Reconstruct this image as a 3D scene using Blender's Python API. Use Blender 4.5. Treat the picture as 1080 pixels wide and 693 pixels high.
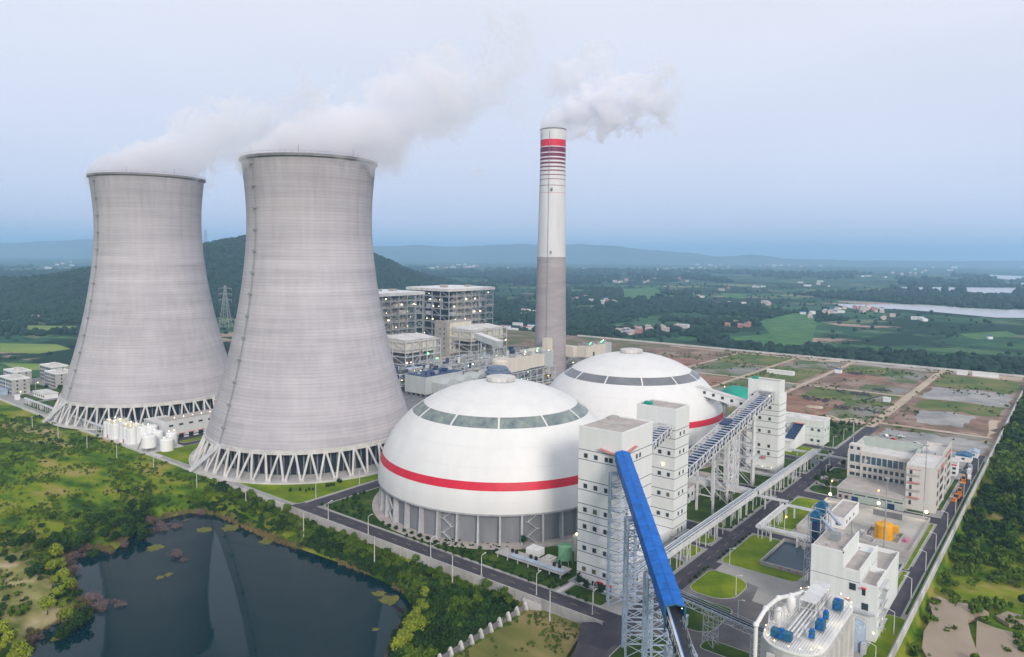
import bpy, bmesh, math, random
import numpy as np
from math import sin, cos, pi, radians
from mathutils import Vector, Matrix, noise

for o in list(bpy.data.objects):
    bpy.data.objects.remove(o)
scene = bpy.context.scene
COL = scene.collection
random.seed(7)

# ------------------------------------------------------------------ camera (site frame: X runs along the roads, Y along the front wall)
HEAD, TILT, ROLL, CAMZ = 38.2, math.atan(53 / 770), 0.010, 120.0
cd = bpy.data.cameras.new('camera')
cam = bpy.data.objects.new('camera', cd)
COL.objects.link(cam)
cd.sensor_width = 36
cd.lens = 770 / 1080 * 36
cd.shift_y = -26.5 / 1080
cd.clip_start = 1
cd.clip_end = 80000
cam.matrix_world = (Matrix.Translation((0, 0, CAMZ)) @ Matrix.Rotation(radians(HEAD - 90), 4, 'Z')
                    @ Matrix.Rotation(pi / 2 - TILT, 4, 'X') @ Matrix.Rotation(ROLL, 4, 'Z'))
scene.camera = cam
R3 = cam.matrix_world.to_3x3()


def at(px, py, z=0.0):
    """The point of height z that the photograph (1080 x 693) shows at px, py."""
    d = R3 @ Vector(((px - 540) / 770, -(py - 320) / 770, -1))
    t = (z - CAMZ) / d.z
    return Vector((d.x * t, d.y * t, z))


# ------------------------------------------------------------------ world, sun, exposure
SUN_EL, SUN_AZ = 24.0, math.atan2(-0.80, -0.60)     # azimuth of the sun, counter-clockwise from X
w = bpy.data.worlds.new('World')
scene.world = w
w.use_nodes = True
nt = w.node_tree
nt.nodes.clear()
N = nt.nodes.new
sky = N('ShaderNodeTexSky')
sky.sky_type = 'NISHITA'
sky.sun_disc = False
sky.sun_elevation = radians(SUN_EL)
sky.sun_rotation = pi / 2 - SUN_AZ
sky.dust_density = 4
sky.ozone_density = 2.0
bg1 = N('ShaderNodeBackground')
bg1.inputs[1].default_value = 0.07
nt.links.new(sky.outputs[0], bg1.inputs[0])
# the thin, even overcast of the evening: paler towards the zenith
tc = N('ShaderNodeTexCoord')
sp = N('ShaderNodeSeparateXYZ')
nt.links.new(tc.outputs['Generated'], sp.inputs[0])
ramp = N('ShaderNodeValToRGB')
ramp.color_ramp.elements[0].position = 0.0
ramp.color_ramp.elements[0].color = (0.70, 0.74, 0.90, 1)
ramp.color_ramp.elements[1].position = 1.0
ramp.color_ramp.elements[1].color = (0.90, 0.885, 0.89, 1)
for p, c in ((0.06, (0.67, 0.725, 0.91)), (0.16, (0.72, 0.76, 0.91)), (0.34, (0.80, 0.825, 0.91))):
    e = ramp.color_ramp.elements.new(p)
    e.color = (*c, 1)
nt.links.new(sp.outputs[2], ramp.inputs[0])
cn = N('ShaderNodeTexNoise')
cn.inputs['Scale'].default_value = 2.2
cn.inputs['Detail'].default_value = 4
mp = N('ShaderNodeMapping')
mp.inputs['Scale'].default_value = (1, 1, 4)
nt.links.new(tc.outputs['Generated'], mp.inputs[0])
nt.links.new(mp.outputs[0], cn.inputs['Vector'])
cm = N('ShaderNodeMapRange')
cm.inputs[1].default_value = 0.3
cm.inputs[2].default_value = 0.7
cm.inputs[3].default_value = 0.97
cm.inputs[4].default_value = 1.03
nt.links.new(cn.outputs[0], cm.inputs[0])
vm = N('ShaderNodeVectorMath')
vm.operation = 'SCALE'
nt.links.new(ramp.outputs[0], vm.inputs[0])
nt.links.new(cm.outputs[0], vm.inputs['Scale'])
bg2 = N('ShaderNodeBackground')
bg2.inputs[1].default_value = 0.92
nt.links.new(vm.outputs[0], bg2.inputs[0])
mx = N('ShaderNodeMixShader')
mx.inputs[0].default_value = 0.9
nt.links.new(bg1.outputs[0], mx.inputs[1])
nt.links.new(bg2.outputs[0], mx.inputs[2])
wo = N('ShaderNodeOutputWorld')
nt.links.new(mx.outputs[0], wo.inputs[0])

sd = bpy.data.lights.new('sun', 'SUN')
sd.energy = 2.4
sd.angle = radians(14)
sd.color = (1.0, 0.90, 0.80)
so = bpy.data.objects.new('sun', sd)
COL.objects.link(so)
sdir = Vector((cos(radians(SUN_EL)) * cos(SUN_AZ), cos(radians(SUN_EL)) * sin(SUN_AZ), sin(radians(SUN_EL))))
so.rotation_euler = sdir.to_track_quat('Z', 'Y').to_euler()
so.location = (0, 0, 300)

scene.view_settings.view_transform = 'Standard'
scene.view_settings.look = 'None'
scene.view_settings.exposure = 0.30
scene.view_settings.gamma = 1.0
scene.render.engine = 'CYCLES'
cy = scene.cycles
cy.use_denoising = True
cy.max_bounces = 12
cy.diffuse_bounces = 3
cy.glossy_bounces = 3
cy.volume_bounces = 10
cy.transparent_max_bounces = 8
cy.volume_step_rate = 1.0
cy.volume_max_steps = 256
cy.caustics_reflective = False
cy.caustics_refractive = False


# ------------------------------------------------------------------ materials
def new_mat(name):
    m = bpy.data.materials.new(name)
    m.use_nodes = True
    b = m.node_tree.nodes['Principled BSDF']
    return m, m.node_tree, b


def mat(name, col, rough=0.7, var=0.12, scale=0.3, metal=0.0, spec=0.3, stretch=(1, 1, 1), col2=None, bump=0.0, detail=4):
    """Base colour with procedural wear: two octaves of noise between the colour and a darker (or second) one."""
    m, t, b = new_mat(name)
    tc = t.nodes.new('ShaderNodeTexCoord')
    mp = t.nodes.new('ShaderNodeMapping')
    mp.inputs['Scale'].default_value = stretch
    n = t.nodes.new('ShaderNodeTexNoise')
    n.inputs['Scale'].default_value = scale
    n.inputs['Detail'].default_value = detail
    n.inputs['Roughness'].default_value = 0.65
    r = t.nodes.new('ShaderNodeValToRGB')
    c2 = col2 or tuple(c * (1 - var * 2) for c in col)
    c1 = col if col2 else tuple(min(1, c * (1 + var * 0.6)) for c in col)
    r.color_ramp.elements[0].position = 0.32
    r.color_ramp.elements[1].position = 0.68
    r.color_ramp.elements[0].color = (*c2, 1)
    r.color_ramp.elements[1].color = (*c1, 1)
    t.links.new(tc.outputs['Object'], mp.inputs[0])
    t.links.new(mp.outputs[0], n.inputs['Vector'])
    t.links.new(n.outputs[0], r.inputs[0])
    t.links.new(r.outputs[0], b.inputs['Base Color'])
    b.inputs['Roughness'].default_value = rough
    b.inputs['Metallic'].default_value = metal
    b.inputs['Specular IOR Level'].default_value = spec
    if bump:
        bp = t.nodes.new('ShaderNodeBump')
        bp.inputs['Strength'].default_value = bump
        bp.inputs['Distance'].default_value = 0.3
        t.links.new(n.outputs[0], bp.inputs['Height'])
        t.links.new(bp.outputs[0], b.inputs['Normal'])
    return m


def ramp_mat(name, stops, scale=0.1, rough=0.9, detail=6, stretch=(1, 1, 1), rough_n=0.6, bump=0.0, coord='Object'):
    m, t, b = new_mat(name)
    tc = t.nodes.new('ShaderNodeTexCoord')
    mp = t.nodes.new('ShaderNodeMapping')
    mp.inputs['Scale'].default_value = stretch
    n = t.nodes.new('ShaderNodeTexNoise')
    n.inputs['Scale'].default_value = scale
    n.inputs['Detail'].default_value = detail
    n.inputs['Roughness'].default_value = rough_n
    r = t.nodes.new('ShaderNodeValToRGB')
    els = r.color_ramp.elements
    els[0].position, els[0].color = stops[0][0], (*stops[0][1], 1)
    els[1].position, els[1].color = stops[-1][0], (*stops[-1][1], 1)
    for p, c in stops[1:-1]:
        e = els.new(p)
        e.color = (*c, 1)
    t.links.new(tc.outputs[coord], mp.inputs[0])
    t.links.new(mp.outputs[0], n.inputs['Vector'])
    t.links.new(n.outputs[0], r.inputs[0])
    t.links.new(r.outputs[0], b.inputs['Base Color'])
    b.inputs['Roughness'].default_value = rough
    b.inputs['Specular IOR Level'].default_value = 0.2
    if bump:
        bp = t.nodes.new('ShaderNodeBump')
        bp.inputs['Strength'].default_value = bump
        bp.inputs['Distance'].default_value = 1.0
        t.links.new(n.outputs[0], bp.inputs['Height'])
        t.links.new(bp.outputs[0], b.inputs['Normal'])
    return m


def leaf_mat(name, dark, light, rough=0.7):
    """Leaves: every leaf clump takes its own tone between two greens."""
    m, t, b = new_mat(name)
    g = t.nodes.new('ShaderNodeNewGeometry')
    r = t.nodes.new('ShaderNodeValToRGB')
    r.color_ramp.elements[0].color = (*dark, 1)
    r.color_ramp.elements[1].color = (*light, 1)
    n = t.nodes.new('ShaderNodeTexNoise')
    n.inputs['Scale'].default_value = 0.12
    n.inputs['Detail'].default_value = 3
    tc = t.nodes.new('ShaderNodeTexCoord')
    oi = t.nodes.new('ShaderNodeObjectInfo')
    ad = t.nodes.new('ShaderNodeVectorMath')
    ad.operation = 'ADD'
    t.links.new(g.outputs['Position'], ad.inputs[0])
    t.links.new(oi.outputs['Location'], ad.inputs[1])
    t.links.new(ad.outputs[0], n.inputs['Vector'])
    mth = t.nodes.new('ShaderNodeMath')
    mth.operation = 'MULTIPLY_ADD'
    mth.inputs[1].default_value = 0.45
    mth.inputs[2].default_value = 0.0
    t.links.new(g.outputs['Random Per Island'], mth.inputs[0])
    m2 = t.nodes.new('ShaderNodeMath')
    m2.operation = 'MULTIPLY_ADD'
    m2.inputs[1].default_value = 1.6
    m2.inputs[2].default_value = -0.5
    t.links.new(n.outputs[0], m2.inputs[0])
    m3 = t.nodes.new('ShaderNodeMath')
    m3.operation = 'ADD'
    t.links.new(mth.outputs[0], m3.inputs[0])
    t.links.new(m2.outputs[0], m3.inputs[1])
    t.links.new(m3.outputs[0], r.inputs[0])
    t.links.new(r.outputs[0], b.inputs['Base Color'])
    b.inputs['Roughness'].default_value = rough
    b.inputs['Specular IOR Level'].default_value = 0.15
    return m


def glow_mat(name, col, strength):
    m, t, b = new_mat(name)
    b.inputs['Base Color'].default_value = (*col, 1)
    b.inputs['Emission Color'].default_value = (*col, 1)
    b.inputs['Emission Strength'].default_value = strength
    m.cycles.emission_sampling = 'NONE'
    return m


def wall_mat(name, col, lines, linecol=(0.03, 0.05, 0.09), panel=0.0, streak=0.12, rough=0.6):
    """Clad or rendered wall: thin painted lines at given heights, faint vertical panel joints, rain streaks."""
    m, t, b = new_mat(name)
    L = t.links.new
    tc = t.nodes.new('ShaderNodeTexCoord')
    mp = t.nodes.new('ShaderNodeMapping')
    mp.inputs['Scale'].default_value = (0.5, 0.5, 0.04)
    n = t.nodes.new('ShaderNodeTexNoise')
    n.inputs['Scale'].default_value = 1.0
    n.inputs['Detail'].default_value = 5
    L(tc.outputs['Object'], mp.inputs[0])
    L(mp.outputs[0], n.inputs['Vector'])
    r = t.nodes.new('ShaderNodeValToRGB')
    r.color_ramp.elements[0].position = 0.3
    r.color_ramp.elements[1].position = 0.7
    r.color_ramp.elements[0].color = (*[c * (1 - streak) for c in col], 1)
    r.color_ramp.elements[1].color = (*col, 1)
    L(n.outputs[0], r.inputs[0])
    s = t.nodes.new('ShaderNodeSeparateXYZ')
    L(tc.outputs['Object'], s.inputs[0])
    fac = None
    for z, hw in lines:
        c = t.nodes.new('ShaderNodeMath')
        c.operation = 'COMPARE'
        c.inputs[1].default_value = z
        c.inputs[2].default_value = hw
        L(s.outputs[2], c.inputs[0])
        if fac is None:
            fac = c.outputs[0]
        else:
            a = t.nodes.new('ShaderNodeMath')
            a.operation = 'MAXIMUM'
            L(fac, a.inputs[0])
            L(c.outputs[0], a.inputs[1])
            fac = a.outputs[0]
    out = r.outputs[0]
    if panel:
        for ax in (0, 1):
            p = t.nodes.new('ShaderNodeMath')
            p.operation = 'PINGPONG'
            p.inputs[1].default_value = panel / 2
            L(s.outputs[ax], p.inputs[0])
            c = t.nodes.new('ShaderNodeMath')
            c.operation = 'LESS_THAN'
            c.inputs[1].default_value = 0.06
            L(p.outputs[0], c.inputs[0])
            sc = t.nodes.new('ShaderNodeMath')
            sc.operation = 'MULTIPLY'
            sc.inputs[1].default_value = 0.16
            L(c.outputs[0], sc.inputs[0])
            mxx = t.nodes.new('ShaderNodeMixRGB')
            mxx.inputs[2].default_value = (*[c_ * 0.5 for c_ in col], 1)
            L(sc.outputs[0], mxx.inputs[0])
            L(out, mxx.inputs[1])
            out = mxx.outputs[0]
    if fac is not None:
        mxx = t.nodes.new('ShaderNodeMixRGB')
        mxx.inputs[2].default_value = (*linecol, 1)
        L(fac, mxx.inputs[0])
        L(out, mxx.inputs[1])
        out = mxx.outputs[0]
    L(out, b.inputs['Base Color'])
    b.inputs['Roughness'].default_value = rough
    b.inputs['Specular IOR Level'].default_value = 0.3
    return m


M = {}
M['white'] = mat('white_paint', (0.76, 0.77, 0.78), 0.55, 0.06, 0.15, stretch=(1, 1, 0.3))
M['white_steel'] = mat('white_steel', (0.62, 0.63, 0.64), 0.5, 0.1, 0.4)
M['grey_steel'] = mat('grey_steel', (0.34, 0.35, 0.37), 0.55, 0.15, 0.3)
M['pale_steel'] = mat('pale_steel', (0.50, 0.52, 0.55), 0.5, 0.12, 0.3)
M['blue_steel'] = mat('blue_grey_steel', (0.36, 0.44, 0.56), 0.5, 0.12, 0.3)
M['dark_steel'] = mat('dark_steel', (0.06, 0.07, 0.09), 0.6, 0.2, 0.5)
M['beige'] = mat('beige_cladding', (0.60, 0.56, 0.48), 0.6, 0.07, 0.2, stretch=(1, 1, 0.2))
M['beige_dark'] = mat('beige_dark', (0.36, 0.33, 0.30), 0.7, 0.12, 0.3)
M['grey_clad'] = mat('grey_cladding', (0.44, 0.47, 0.47), 0.6, 0.08, 0.1, stretch=(1, 1, 0.2))
M['grey_dark'] = mat('grey_cladding_dark', (0.26, 0.29, 0.30), 0.6, 0.08, 0.1)
M['concrete'] = mat('concrete', (0.42, 0.41, 0.40), 0.85, 0.12, 0.12)
M['concrete_pale'] = mat('concrete_pale', (0.56, 0.55, 0.54), 0.85, 0.12, 0.15)
M['concrete_dark'] = mat('concrete_dark', (0.20, 0.20, 0.21), 0.9, 0.2, 0.1)
M['roof_grey'] = mat('roof_screed', (0.44, 0.40, 0.38), 0.9, 0.12, 0.25)
M['roof_pale'] = mat('roof_pale', (0.60, 0.59, 0.58), 0.85, 0.1, 0.2)
M['glass'] = mat('window_glass', (0.03, 0.045, 0.06), 0.12, 0.1, 0.4, spec=0.6)
M['glass_blue'] = mat('tinted_glass', (0.05, 0.10, 0.15), 0.1, 0.2, 0.3, spec=0.7)
M['dark'] = mat('dark_opening', (0.010, 0.013, 0.018), 0.9, 0.1, 0.5)
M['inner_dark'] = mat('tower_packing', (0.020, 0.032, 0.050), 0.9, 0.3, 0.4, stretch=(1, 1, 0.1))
M['red'] = mat('red_paint', (0.60, 0.015, 0.045), 0.5, 0.08, 0.3)
M['purple'] = mat('dark_red_paint', (0.17, 0.02, 0.07), 0.5, 0.1, 0.3)
M['salmon'] = mat('salmon_paint', (0.52, 0.22, 0.20), 0.6, 0.1, 0.3)
M['blue'] = mat('blue_sheet', (0.002, 0.125, 0.50), 0.5, 0.16, 0.35, spec=0.3, stretch=(1, 1, 1))
M['blue_side'] = M['blue']
M['royal'] = mat('blue_machine', (0.02, 0.12, 0.24), 0.5, 0.2, 0.8)
M['navy'] = mat('navy_steel', (0.02, 0.05, 0.13), 0.5, 0.2, 0.5)
M['teal'] = mat('teal_membrane', (0.01, 0.30, 0.22), 0.5, 0.1, 0.1)
M['yellow'] = mat('yellow_tank', (0.75, 0.36, 0.015), 0.5, 0.12, 0.5, stretch=(1, 1, 0.3))
M['orange'] = mat('orange_machine', (0.62, 0.20, 0.02), 0.5, 0.12, 0.6)
M['green_tank'] = mat('green_tank', (0.22, 0.46, 0.27), 0.5, 0.1, 0.5)
M['pink'] = mat('pink_cover', (0.60, 0.20, 0.35), 0.6, 0.1, 0.5)
M['rubber'] = mat('rubber', (0.02, 0.02, 0.022), 0.8, 0.2, 0.8)
M['slate_steel'] = mat('slate_steel', (0.12, 0.17, 0.25), 0.5, 0.15, 0.4)
M['cream'] = mat('cream_paint', (0.72, 0.68, 0.54), 0.6, 0.1, 0.4)
M['belt_blue'] = mat('belt_blue', (0.03, 0.08, 0.22), 0.5, 0.25, 0.5)
M['white_concrete'] = mat('white_concrete', (0.66, 0.65, 0.63), 0.8, 0.08, 0.2)
M['belt'] = mat('belt', (0.03, 0.033, 0.04), 0.7, 0.2, 0.6)
M['asphalt'] = ramp_mat('asphalt', [(0.3, (0.038, 0.036, 0.050)), (0.55, (0.062, 0.058, 0.074)), (0.72, (0.105, 0.095, 0.10))], 0.09, 0.85, 6)
M['asphalt_old'] = ramp_mat('asphalt_worn', [(0.3, (0.065, 0.062, 0.075)), (0.5, (0.13, 0.125, 0.13)), (0.68, (0.27, 0.26, 0.25))], 0.03, 0.85, 6)
M['pave'] = ramp_mat('paving', [(0.3, (0.25, 0.25, 0.25)), (0.7, (0.36, 0.35, 0.34))], 0.06, 0.85, 6)
M['yard'] = ramp_mat('yard_concrete', [(0.3, (0.28, 0.27, 0.25)), (0.5, (0.42, 0.40, 0.37)), (0.72, (0.50, 0.47, 0.43))], 0.06, 0.9, 6)
M['kerb'] = mat('kerb_stone', (0.45, 0.45, 0.44), 0.85, 0.15, 0.6)
M['lawn'] = ramp_mat('lawn', [(0.28, (0.050, 0.105, 0.003)), (0.48, (0.115, 0.180, 0.002)), (0.64, (0.200, 0.250, 0.004)), (0.8, (0.27, 0.25, 0.04))], 0.07, 0.95, 7, bump=0.2)
M['lawn_deep'] = ramp_mat('lawn_deep', [(0.28, (0.010, 0.028, 0.004)), (0.5, (0.035, 0.075, 0.004)), (0.74, (0.11, 0.15, 0.008))], 0.09, 0.95, 7, bump=0.3)
M['dirt'] = ramp_mat('dirt', [(0.28, (0.085, 0.095, 0.045)), (0.42, (0.15, 0.105, 0.075)), (0.52, (0.24, 0.155, 0.115)), (0.63, (0.31, 0.245, 0.20)), (0.75, (0.12, 0.15, 0.06))], 0.035, 0.95, 9)
M['dirt_red'] = ramp_mat('red_dirt', [(0.28, (0.13, 0.075, 0.05)), (0.46, (0.225, 0.115, 0.08)), (0.6, (0.30, 0.185, 0.135)), (0.74, (0.13, 0.135, 0.06))], 0.035, 0.95, 9)
M['dirt_grey'] = ramp_mat('grey_rubble', [(0.28, (0.12, 0.13, 0.13)), (0.45, (0.25, 0.25, 0.25)), (0.6, (0.38, 0.37, 0.36)), (0.75, (0.50, 0.49, 0.48))], 0.03, 0.95, 10, rough_n=0.75)
M['dirt_pale'] = ramp_mat('pale_sand', [(0.28, (0.30, 0.24, 0.18)), (0.5, (0.44, 0.36, 0.28)), (0.75, (0.54, 0.46, 0.37))], 0.03, 0.95, 8)
M['scrub'] = ramp_mat('scrub', [(0.25, (0.03, 0.06, 0.015)), (0.42, (0.07, 0.12, 0.025)), (0.56, (0.13, 0.155, 0.045)), (0.70, (0.24, 0.19, 0.11))], 0.03, 0.95, 9)
M['drygrass'] = ramp_mat('dry_grass', [(0.28, (0.06, 0.085, 0.015)), (0.46, (0.13, 0.135, 0.035)), (0.6, (0.22, 0.18, 0.07)), (0.78, (0.34, 0.27, 0.15))], 0.05, 0.95, 9, stretch=(1, 0.4, 1))
M['mud'] = ramp_mat('muddy_water', [(0.3, (0.26, 0.20, 0.14)), (0.7, (0.34, 0.27, 0.20))], 0.05, 0.35, 5)
M['lily'] = ramp_mat('water_weed', [(0.3, (0.07, 0.09, 0.02)), (0.7, (0.17, 0.16, 0.035))], 0.5, 0.9, 5)
M['leaf_dark'] = leaf_mat('leaf_dark', (0.003, 0.012, 0.003), (0.030, 0.080, 0.010))
M['leaf_mid'] = leaf_mat('leaf_mid', (0.012, 0.042, 0.003), (0.110, 0.175, 0.010))
M['leaf_lime'] = leaf_mat('leaf_lime', (0.07, 0.13, 0.006), (0.30, 0.34, 0.03))
M['leaf_far'] = leaf_mat('leaf_far', (0.003, 0.016, 0.014), (0.018, 0.052, 0.030))  # the blue in these greens imitates distance haze
M['reed'] = leaf_mat('reed', (0.06, 0.06, 0.02), (0.30, 0.22, 0.11))
M['twig'] = leaf_mat('twig', (0.07, 0.045, 0.045), (0.25, 0.17, 0.165))
M['bark'] = mat('bark', (0.10, 0.075, 0.055), 0.9, 0.2, 1.5)
M['bulb'] = glow_mat('lamp_warm', (1.0, 0.86, 0.42), 3.0)
M['bulb_white'] = glow_mat('lamp_white', (1.0, 0.95, 0.66), 2.2)
M['bulb_green'] = glow_mat('lamp_green', (0.10, 1.0, 0.30), 5)
M['bulb_orange'] = glow_mat('lamp_orange', (1.0, 0.45, 0.08), 6)


# ------------------------------------------------------------------ mesh building
ORG = {}


class MB:
    def __init__(s):
        s.v, s.f, s.m = [], [], []

    def add(s, vs, fs, mi=0):
        k = len(s.v)
        s.v += [tuple(q) for q in vs]
        s.f += [tuple(i + k for i in f) for f in fs]
        s.m += [mi] * len(fs)
        return s

    def box(s, x0, x1, y0, y1, z0, z1, mi=0):
        if x0 > x1: x0, x1 = x1, x0
        if y0 > y1: y0, y1 = y1, y0
        return s.add([(x0, y0, z0), (x1, y0, z0), (x1, y1, z0), (x0, y1, z0), (x0, y0, z1), (x1, y0, z1), (x1, y1, z1), (x0, y1, z1)],
                     [(0, 3, 2, 1), (4, 5, 6, 7), (0, 1, 5, 4), (1, 2, 6, 5), (2, 3, 7, 6), (3, 0, 4, 7)], mi)

    def beam(s, p, q, wd, ht=None, mi=0):
        p, q = Vector(p), Vector(q)
        d = (q - p)
        if d.length < 1e-6: return s
        d.normalize()
        up = Vector((0, 0, 1)) if abs(d.z) < 0.95 else Vector((1, 0, 0))
        a = d.cross(up).normalized() * wd / 2
        b = a.cross(d).normalized() * (ht or wd) / 2
        vs = [p - a - b, p + a - b, p + a + b, p - a + b, q - a - b, q + a - b, q + a + b, q - a + b]
        return s.add(vs, [(0, 3, 2, 1), (4, 5, 6, 7), (0, 1, 5, 4), (1, 2, 6, 5), (2, 3, 7, 6), (3, 0, 4, 7)], mi)

    def tube(s, p, q, r, r2=None, n=8, mi=0):
        p, q = Vector(p), Vector(q)
        r2 = r if r2 is None else r2
        d = (q - p).normalized()
        up = Vector((0, 0, 1)) if abs(d.z) < 0.95 else Vector((1, 0, 0))
        a = d.cross(up).normalized()
        b = a.cross(d).normalized()
        vs = []
        for c, rr in ((p, r), (q, r2)):
            for i in range(n):
                t = 2 * pi * i / n
                vs.append(c + a * cos(t) * rr + b * sin(t) * rr)
        fs = [(i, (i + 1) % n, n + (i + 1) % n, n + i) for i in range(n)]
        fs += [tuple(range(n - 1, -1, -1)), tuple(range(n, 2 * n))]
        return s.add(vs, fs, mi)

    def lathe(s, c, prof, n=64, mi=0, close=False, a0=0.0, a1=2 * pi):
        """prof: list of (r, z); revolve about the vertical through c."""
        full = abs(a1 - a0 - 2 * pi) < 1e-6
        m = n if full else n + 1
        vs, fs = [], []
        for r, z in prof:
            for i in range(m):
                t = a0 + (a1 - a0) * i / n
                vs.append((c[0] + r * cos(t), c[1] + r * sin(t), z))
        k = len(prof)
        for j in range(k - 1):
            for i in range(n):
                i2 = (i + 1) % m
                fs.append((j * m + i, j * m + i2, (j + 1) * m + i2, (j + 1) * m + i))
        if close:
            fs.append(tuple((k - 1) * m + i for i in range(m)))
        return s.add(vs, fs, mi)

    def poly(s, pts, z0, z1, mi=0, mi_side=None):
        n = len(pts)
        ar = sum(pts[i][0] * pts[(i + 1) % n][1] - pts[(i + 1) % n][0] * pts[i][1] for i in range(n))
        if ar < 0: pts = pts[::-1]
        s.add([(x, y, z0) for x, y in pts] + [(x, y, z1) for x, y in pts], [tuple(range(n, 2 * n))], mi)
        k = len(s.v) - 2 * n
        for i in range(n):
            j = (i + 1) % n
            s.f.append((k + i, k + j, k + n + j, k + n + i))
            s.m.append(mi if mi_side is None else mi_side)
        return s

    def build(s, name, m, parent=None, smooth=False, origin=None):
        me = bpy.data.meshes.new(name)
        if origin is None:
            if parent is not None:
                origin = ORG.get(parent.name, Vector((0, 0, 0)))
            else:
                xs = [q[0] for q in s.v]; ys = [q[1] for q in s.v]; zs = [q[2] for q in s.v]
                origin = Vector(((min(xs) + max(xs)) / 2, (min(ys) + max(ys)) / 2, min(zs)))
        o_ = Vector(origin)
        me.from_pydata([(q[0] - o_.x, q[1] - o_.y, q[2] - o_.z) for q in s.v], [], s.f)
        for mm in (m if isinstance(m, (list, tuple)) else [m]):
            me.materials.append(mm)
        if isinstance(m, (list, tuple)):
            me.polygons.foreach_set('material_index', s.m)
        if smooth:
            me.polygons.foreach_set('use_smooth', [True] * len(me.polygons))
        me.update()
        ob = bpy.data.objects.new(name, me)
        COL.objects.link(ob)
        if parent is not None:
            ob.parent = parent
        else:
            ob.location = o_
        ORG[ob.name] = o_
        return ob


def np_mesh(name, V, F, m, smooth=False, parent=None, loc=(0, 0, 0)):
    V = np.asarray(V, dtype=np.float32)
    F = np.asarray(F, dtype=np.int32)
    me = bpy.data.meshes.new(name)
    me.vertices.add(len(V))
    me.vertices.foreach_set('co', V.ravel())
    k = F.shape[1]
    me.loops.add(F.size)
    me.loops.foreach_set('vertex_index', F.ravel())
    me.polygons.add(len(F))
    me.polygons.foreach_set('loop_start', np.arange(0, F.size, k, dtype=np.int32))
    me.polygons.foreach_set('loop_total', np.full(len(F), k, dtype=np.int32))
    if smooth:
        me.polygons.foreach_set('use_smooth', np.ones(len(F), dtype=bool))
    me.materials.append(m)
    me.update(calc_edges=True)
    ob = bpy.data.objects.new(name, me)
    COL.objects.link(ob)
    ob.location = loc
    if parent: ob.parent = parent
    return ob


def tag(o, label, cat, group=None, kind=None):
    if label: o['label'] = label
    if cat: o['category'] = cat
    if group: o['group'] = group
    if kind: o['kind'] = kind
    return o


def thing(name, label, cat, loc, group=None):
    o = bpy.data.objects.new(name, None)
    o.empty_display_size = 2
    COL.objects.link(o)
    o.location = loc
    ORG[o.name] = Vector(loc)
    return tag(o, label, cat, group)


def struct(o):
    o['kind'] = 'structure'
    return o


ORD = ('first second third fourth fifth sixth seventh eighth ninth tenth eleventh twelfth thirteenth fourteenth fifteenth sixteenth seventeenth eighteenth nineteenth twentieth').split()
TENS = ['', '', 'twenty', 'thirty', 'forty', 'fifty', 'sixty', 'seventy', 'eighty', 'ninety']


def nth(i):
    """1 -> first, 23 -> twenty-third."""
    if i <= 20: return ORD[i - 1]
    if i % 10 == 0: return TENS[i // 10][:-1] + 'ieth'
    return TENS[i // 10] + '-' + ORD[i % 10 - 1]


def plant_row(proto, pts, z, text, rz=None, smin=1.0, smax=1.0, ordered=True):
    """Copies of proto at pts; text holds one {} for the place in the row."""
    pts = list(pts)
    for i, p in enumerate(pts):
        lab = text.format(nth(i + 1))
        a = random.uniform(0, 6.28) if rz is None else rz
        s = random.uniform(smin, smax)
        if i == 0:
            proto.location = (p[0], p[1], z if len(p) < 3 else p[2])
            proto.rotation_euler = (0, 0, a)
            proto['label'] = lab
        else:
            copy_tree(proto, (p[0], p[1], z if len(p) < 3 else p[2]), a, lab, scale=s)


def copy_tree(o, loc, rz=0.0, label=None, parent=None, scale=None):
    c = o.copy()
    COL.objects.link(c)
    if parent is None:
        c.location = loc
        c.rotation_euler = (0, 0, rz)
        if scale: c.scale = (scale, scale, scale)
        if label: c['label'] = label
    else:
        c.parent = parent
        if 'label' in c: pass
    for ch in list(o.children):
        copy_tree(ch, None, parent=c)
    return c


def rrect(x0, x1, y0, y1, r, n=6):
    """Rounded rectangle; r one radius or four (x0y0, x1y0, x1y1, x0y1)."""
    rs = [r] * 4 if not isinstance(r, (list, tuple)) else r
    pts = []
    for (cx, cy, a), q in zip(((x0, y0, pi), (x1, y0, 1.5 * pi), (x1, y1, 0), (x0, y1, 0.5 * pi)), rs):
        q = max(q, 0.01)
        ox = cx + q if cx == x0 else cx - q
        oy = cy + q if cy == y0 else cy - q
        for i in range(n + 1):
            t = a + pi / 2 * i / n
            pts.append((ox + q * cos(t), oy + q * sin(t)))
    return pts


def inset(pts, d):
    """Shrink a convex-ish polygon by d."""
    n = len(pts)
    ar = sum(pts[i][0] * pts[(i + 1) % n][1] - pts[(i + 1) % n][0] * pts[i][1] for i in range(n))
    s = 1 if ar > 0 else -1
    out = []
    for i in range(n):
        p0, p1, p2 = Vector(pts[i - 1]), Vector(pts[i]), Vector(pts[(i + 1) % n])
        e1, e2 = (p1 - p0), (p2 - p1)
        if e1.length < 1e-5 or e2.length < 1e-5:
            out.append(tuple(p1)); continue
        e1.normalize(); e2.normalize()
        n1 = Vector((-e1.y, e1.x)) * s
        n2 = Vector((-e2.y, e2.x)) * s
        nn = (n1 + n2)
        if nn.length < 1e-3: nn = n1
        nn.normalize()
        out.append(tuple(p1 + nn * d / max(0.5, nn.dot(n1))))
    return out


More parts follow.
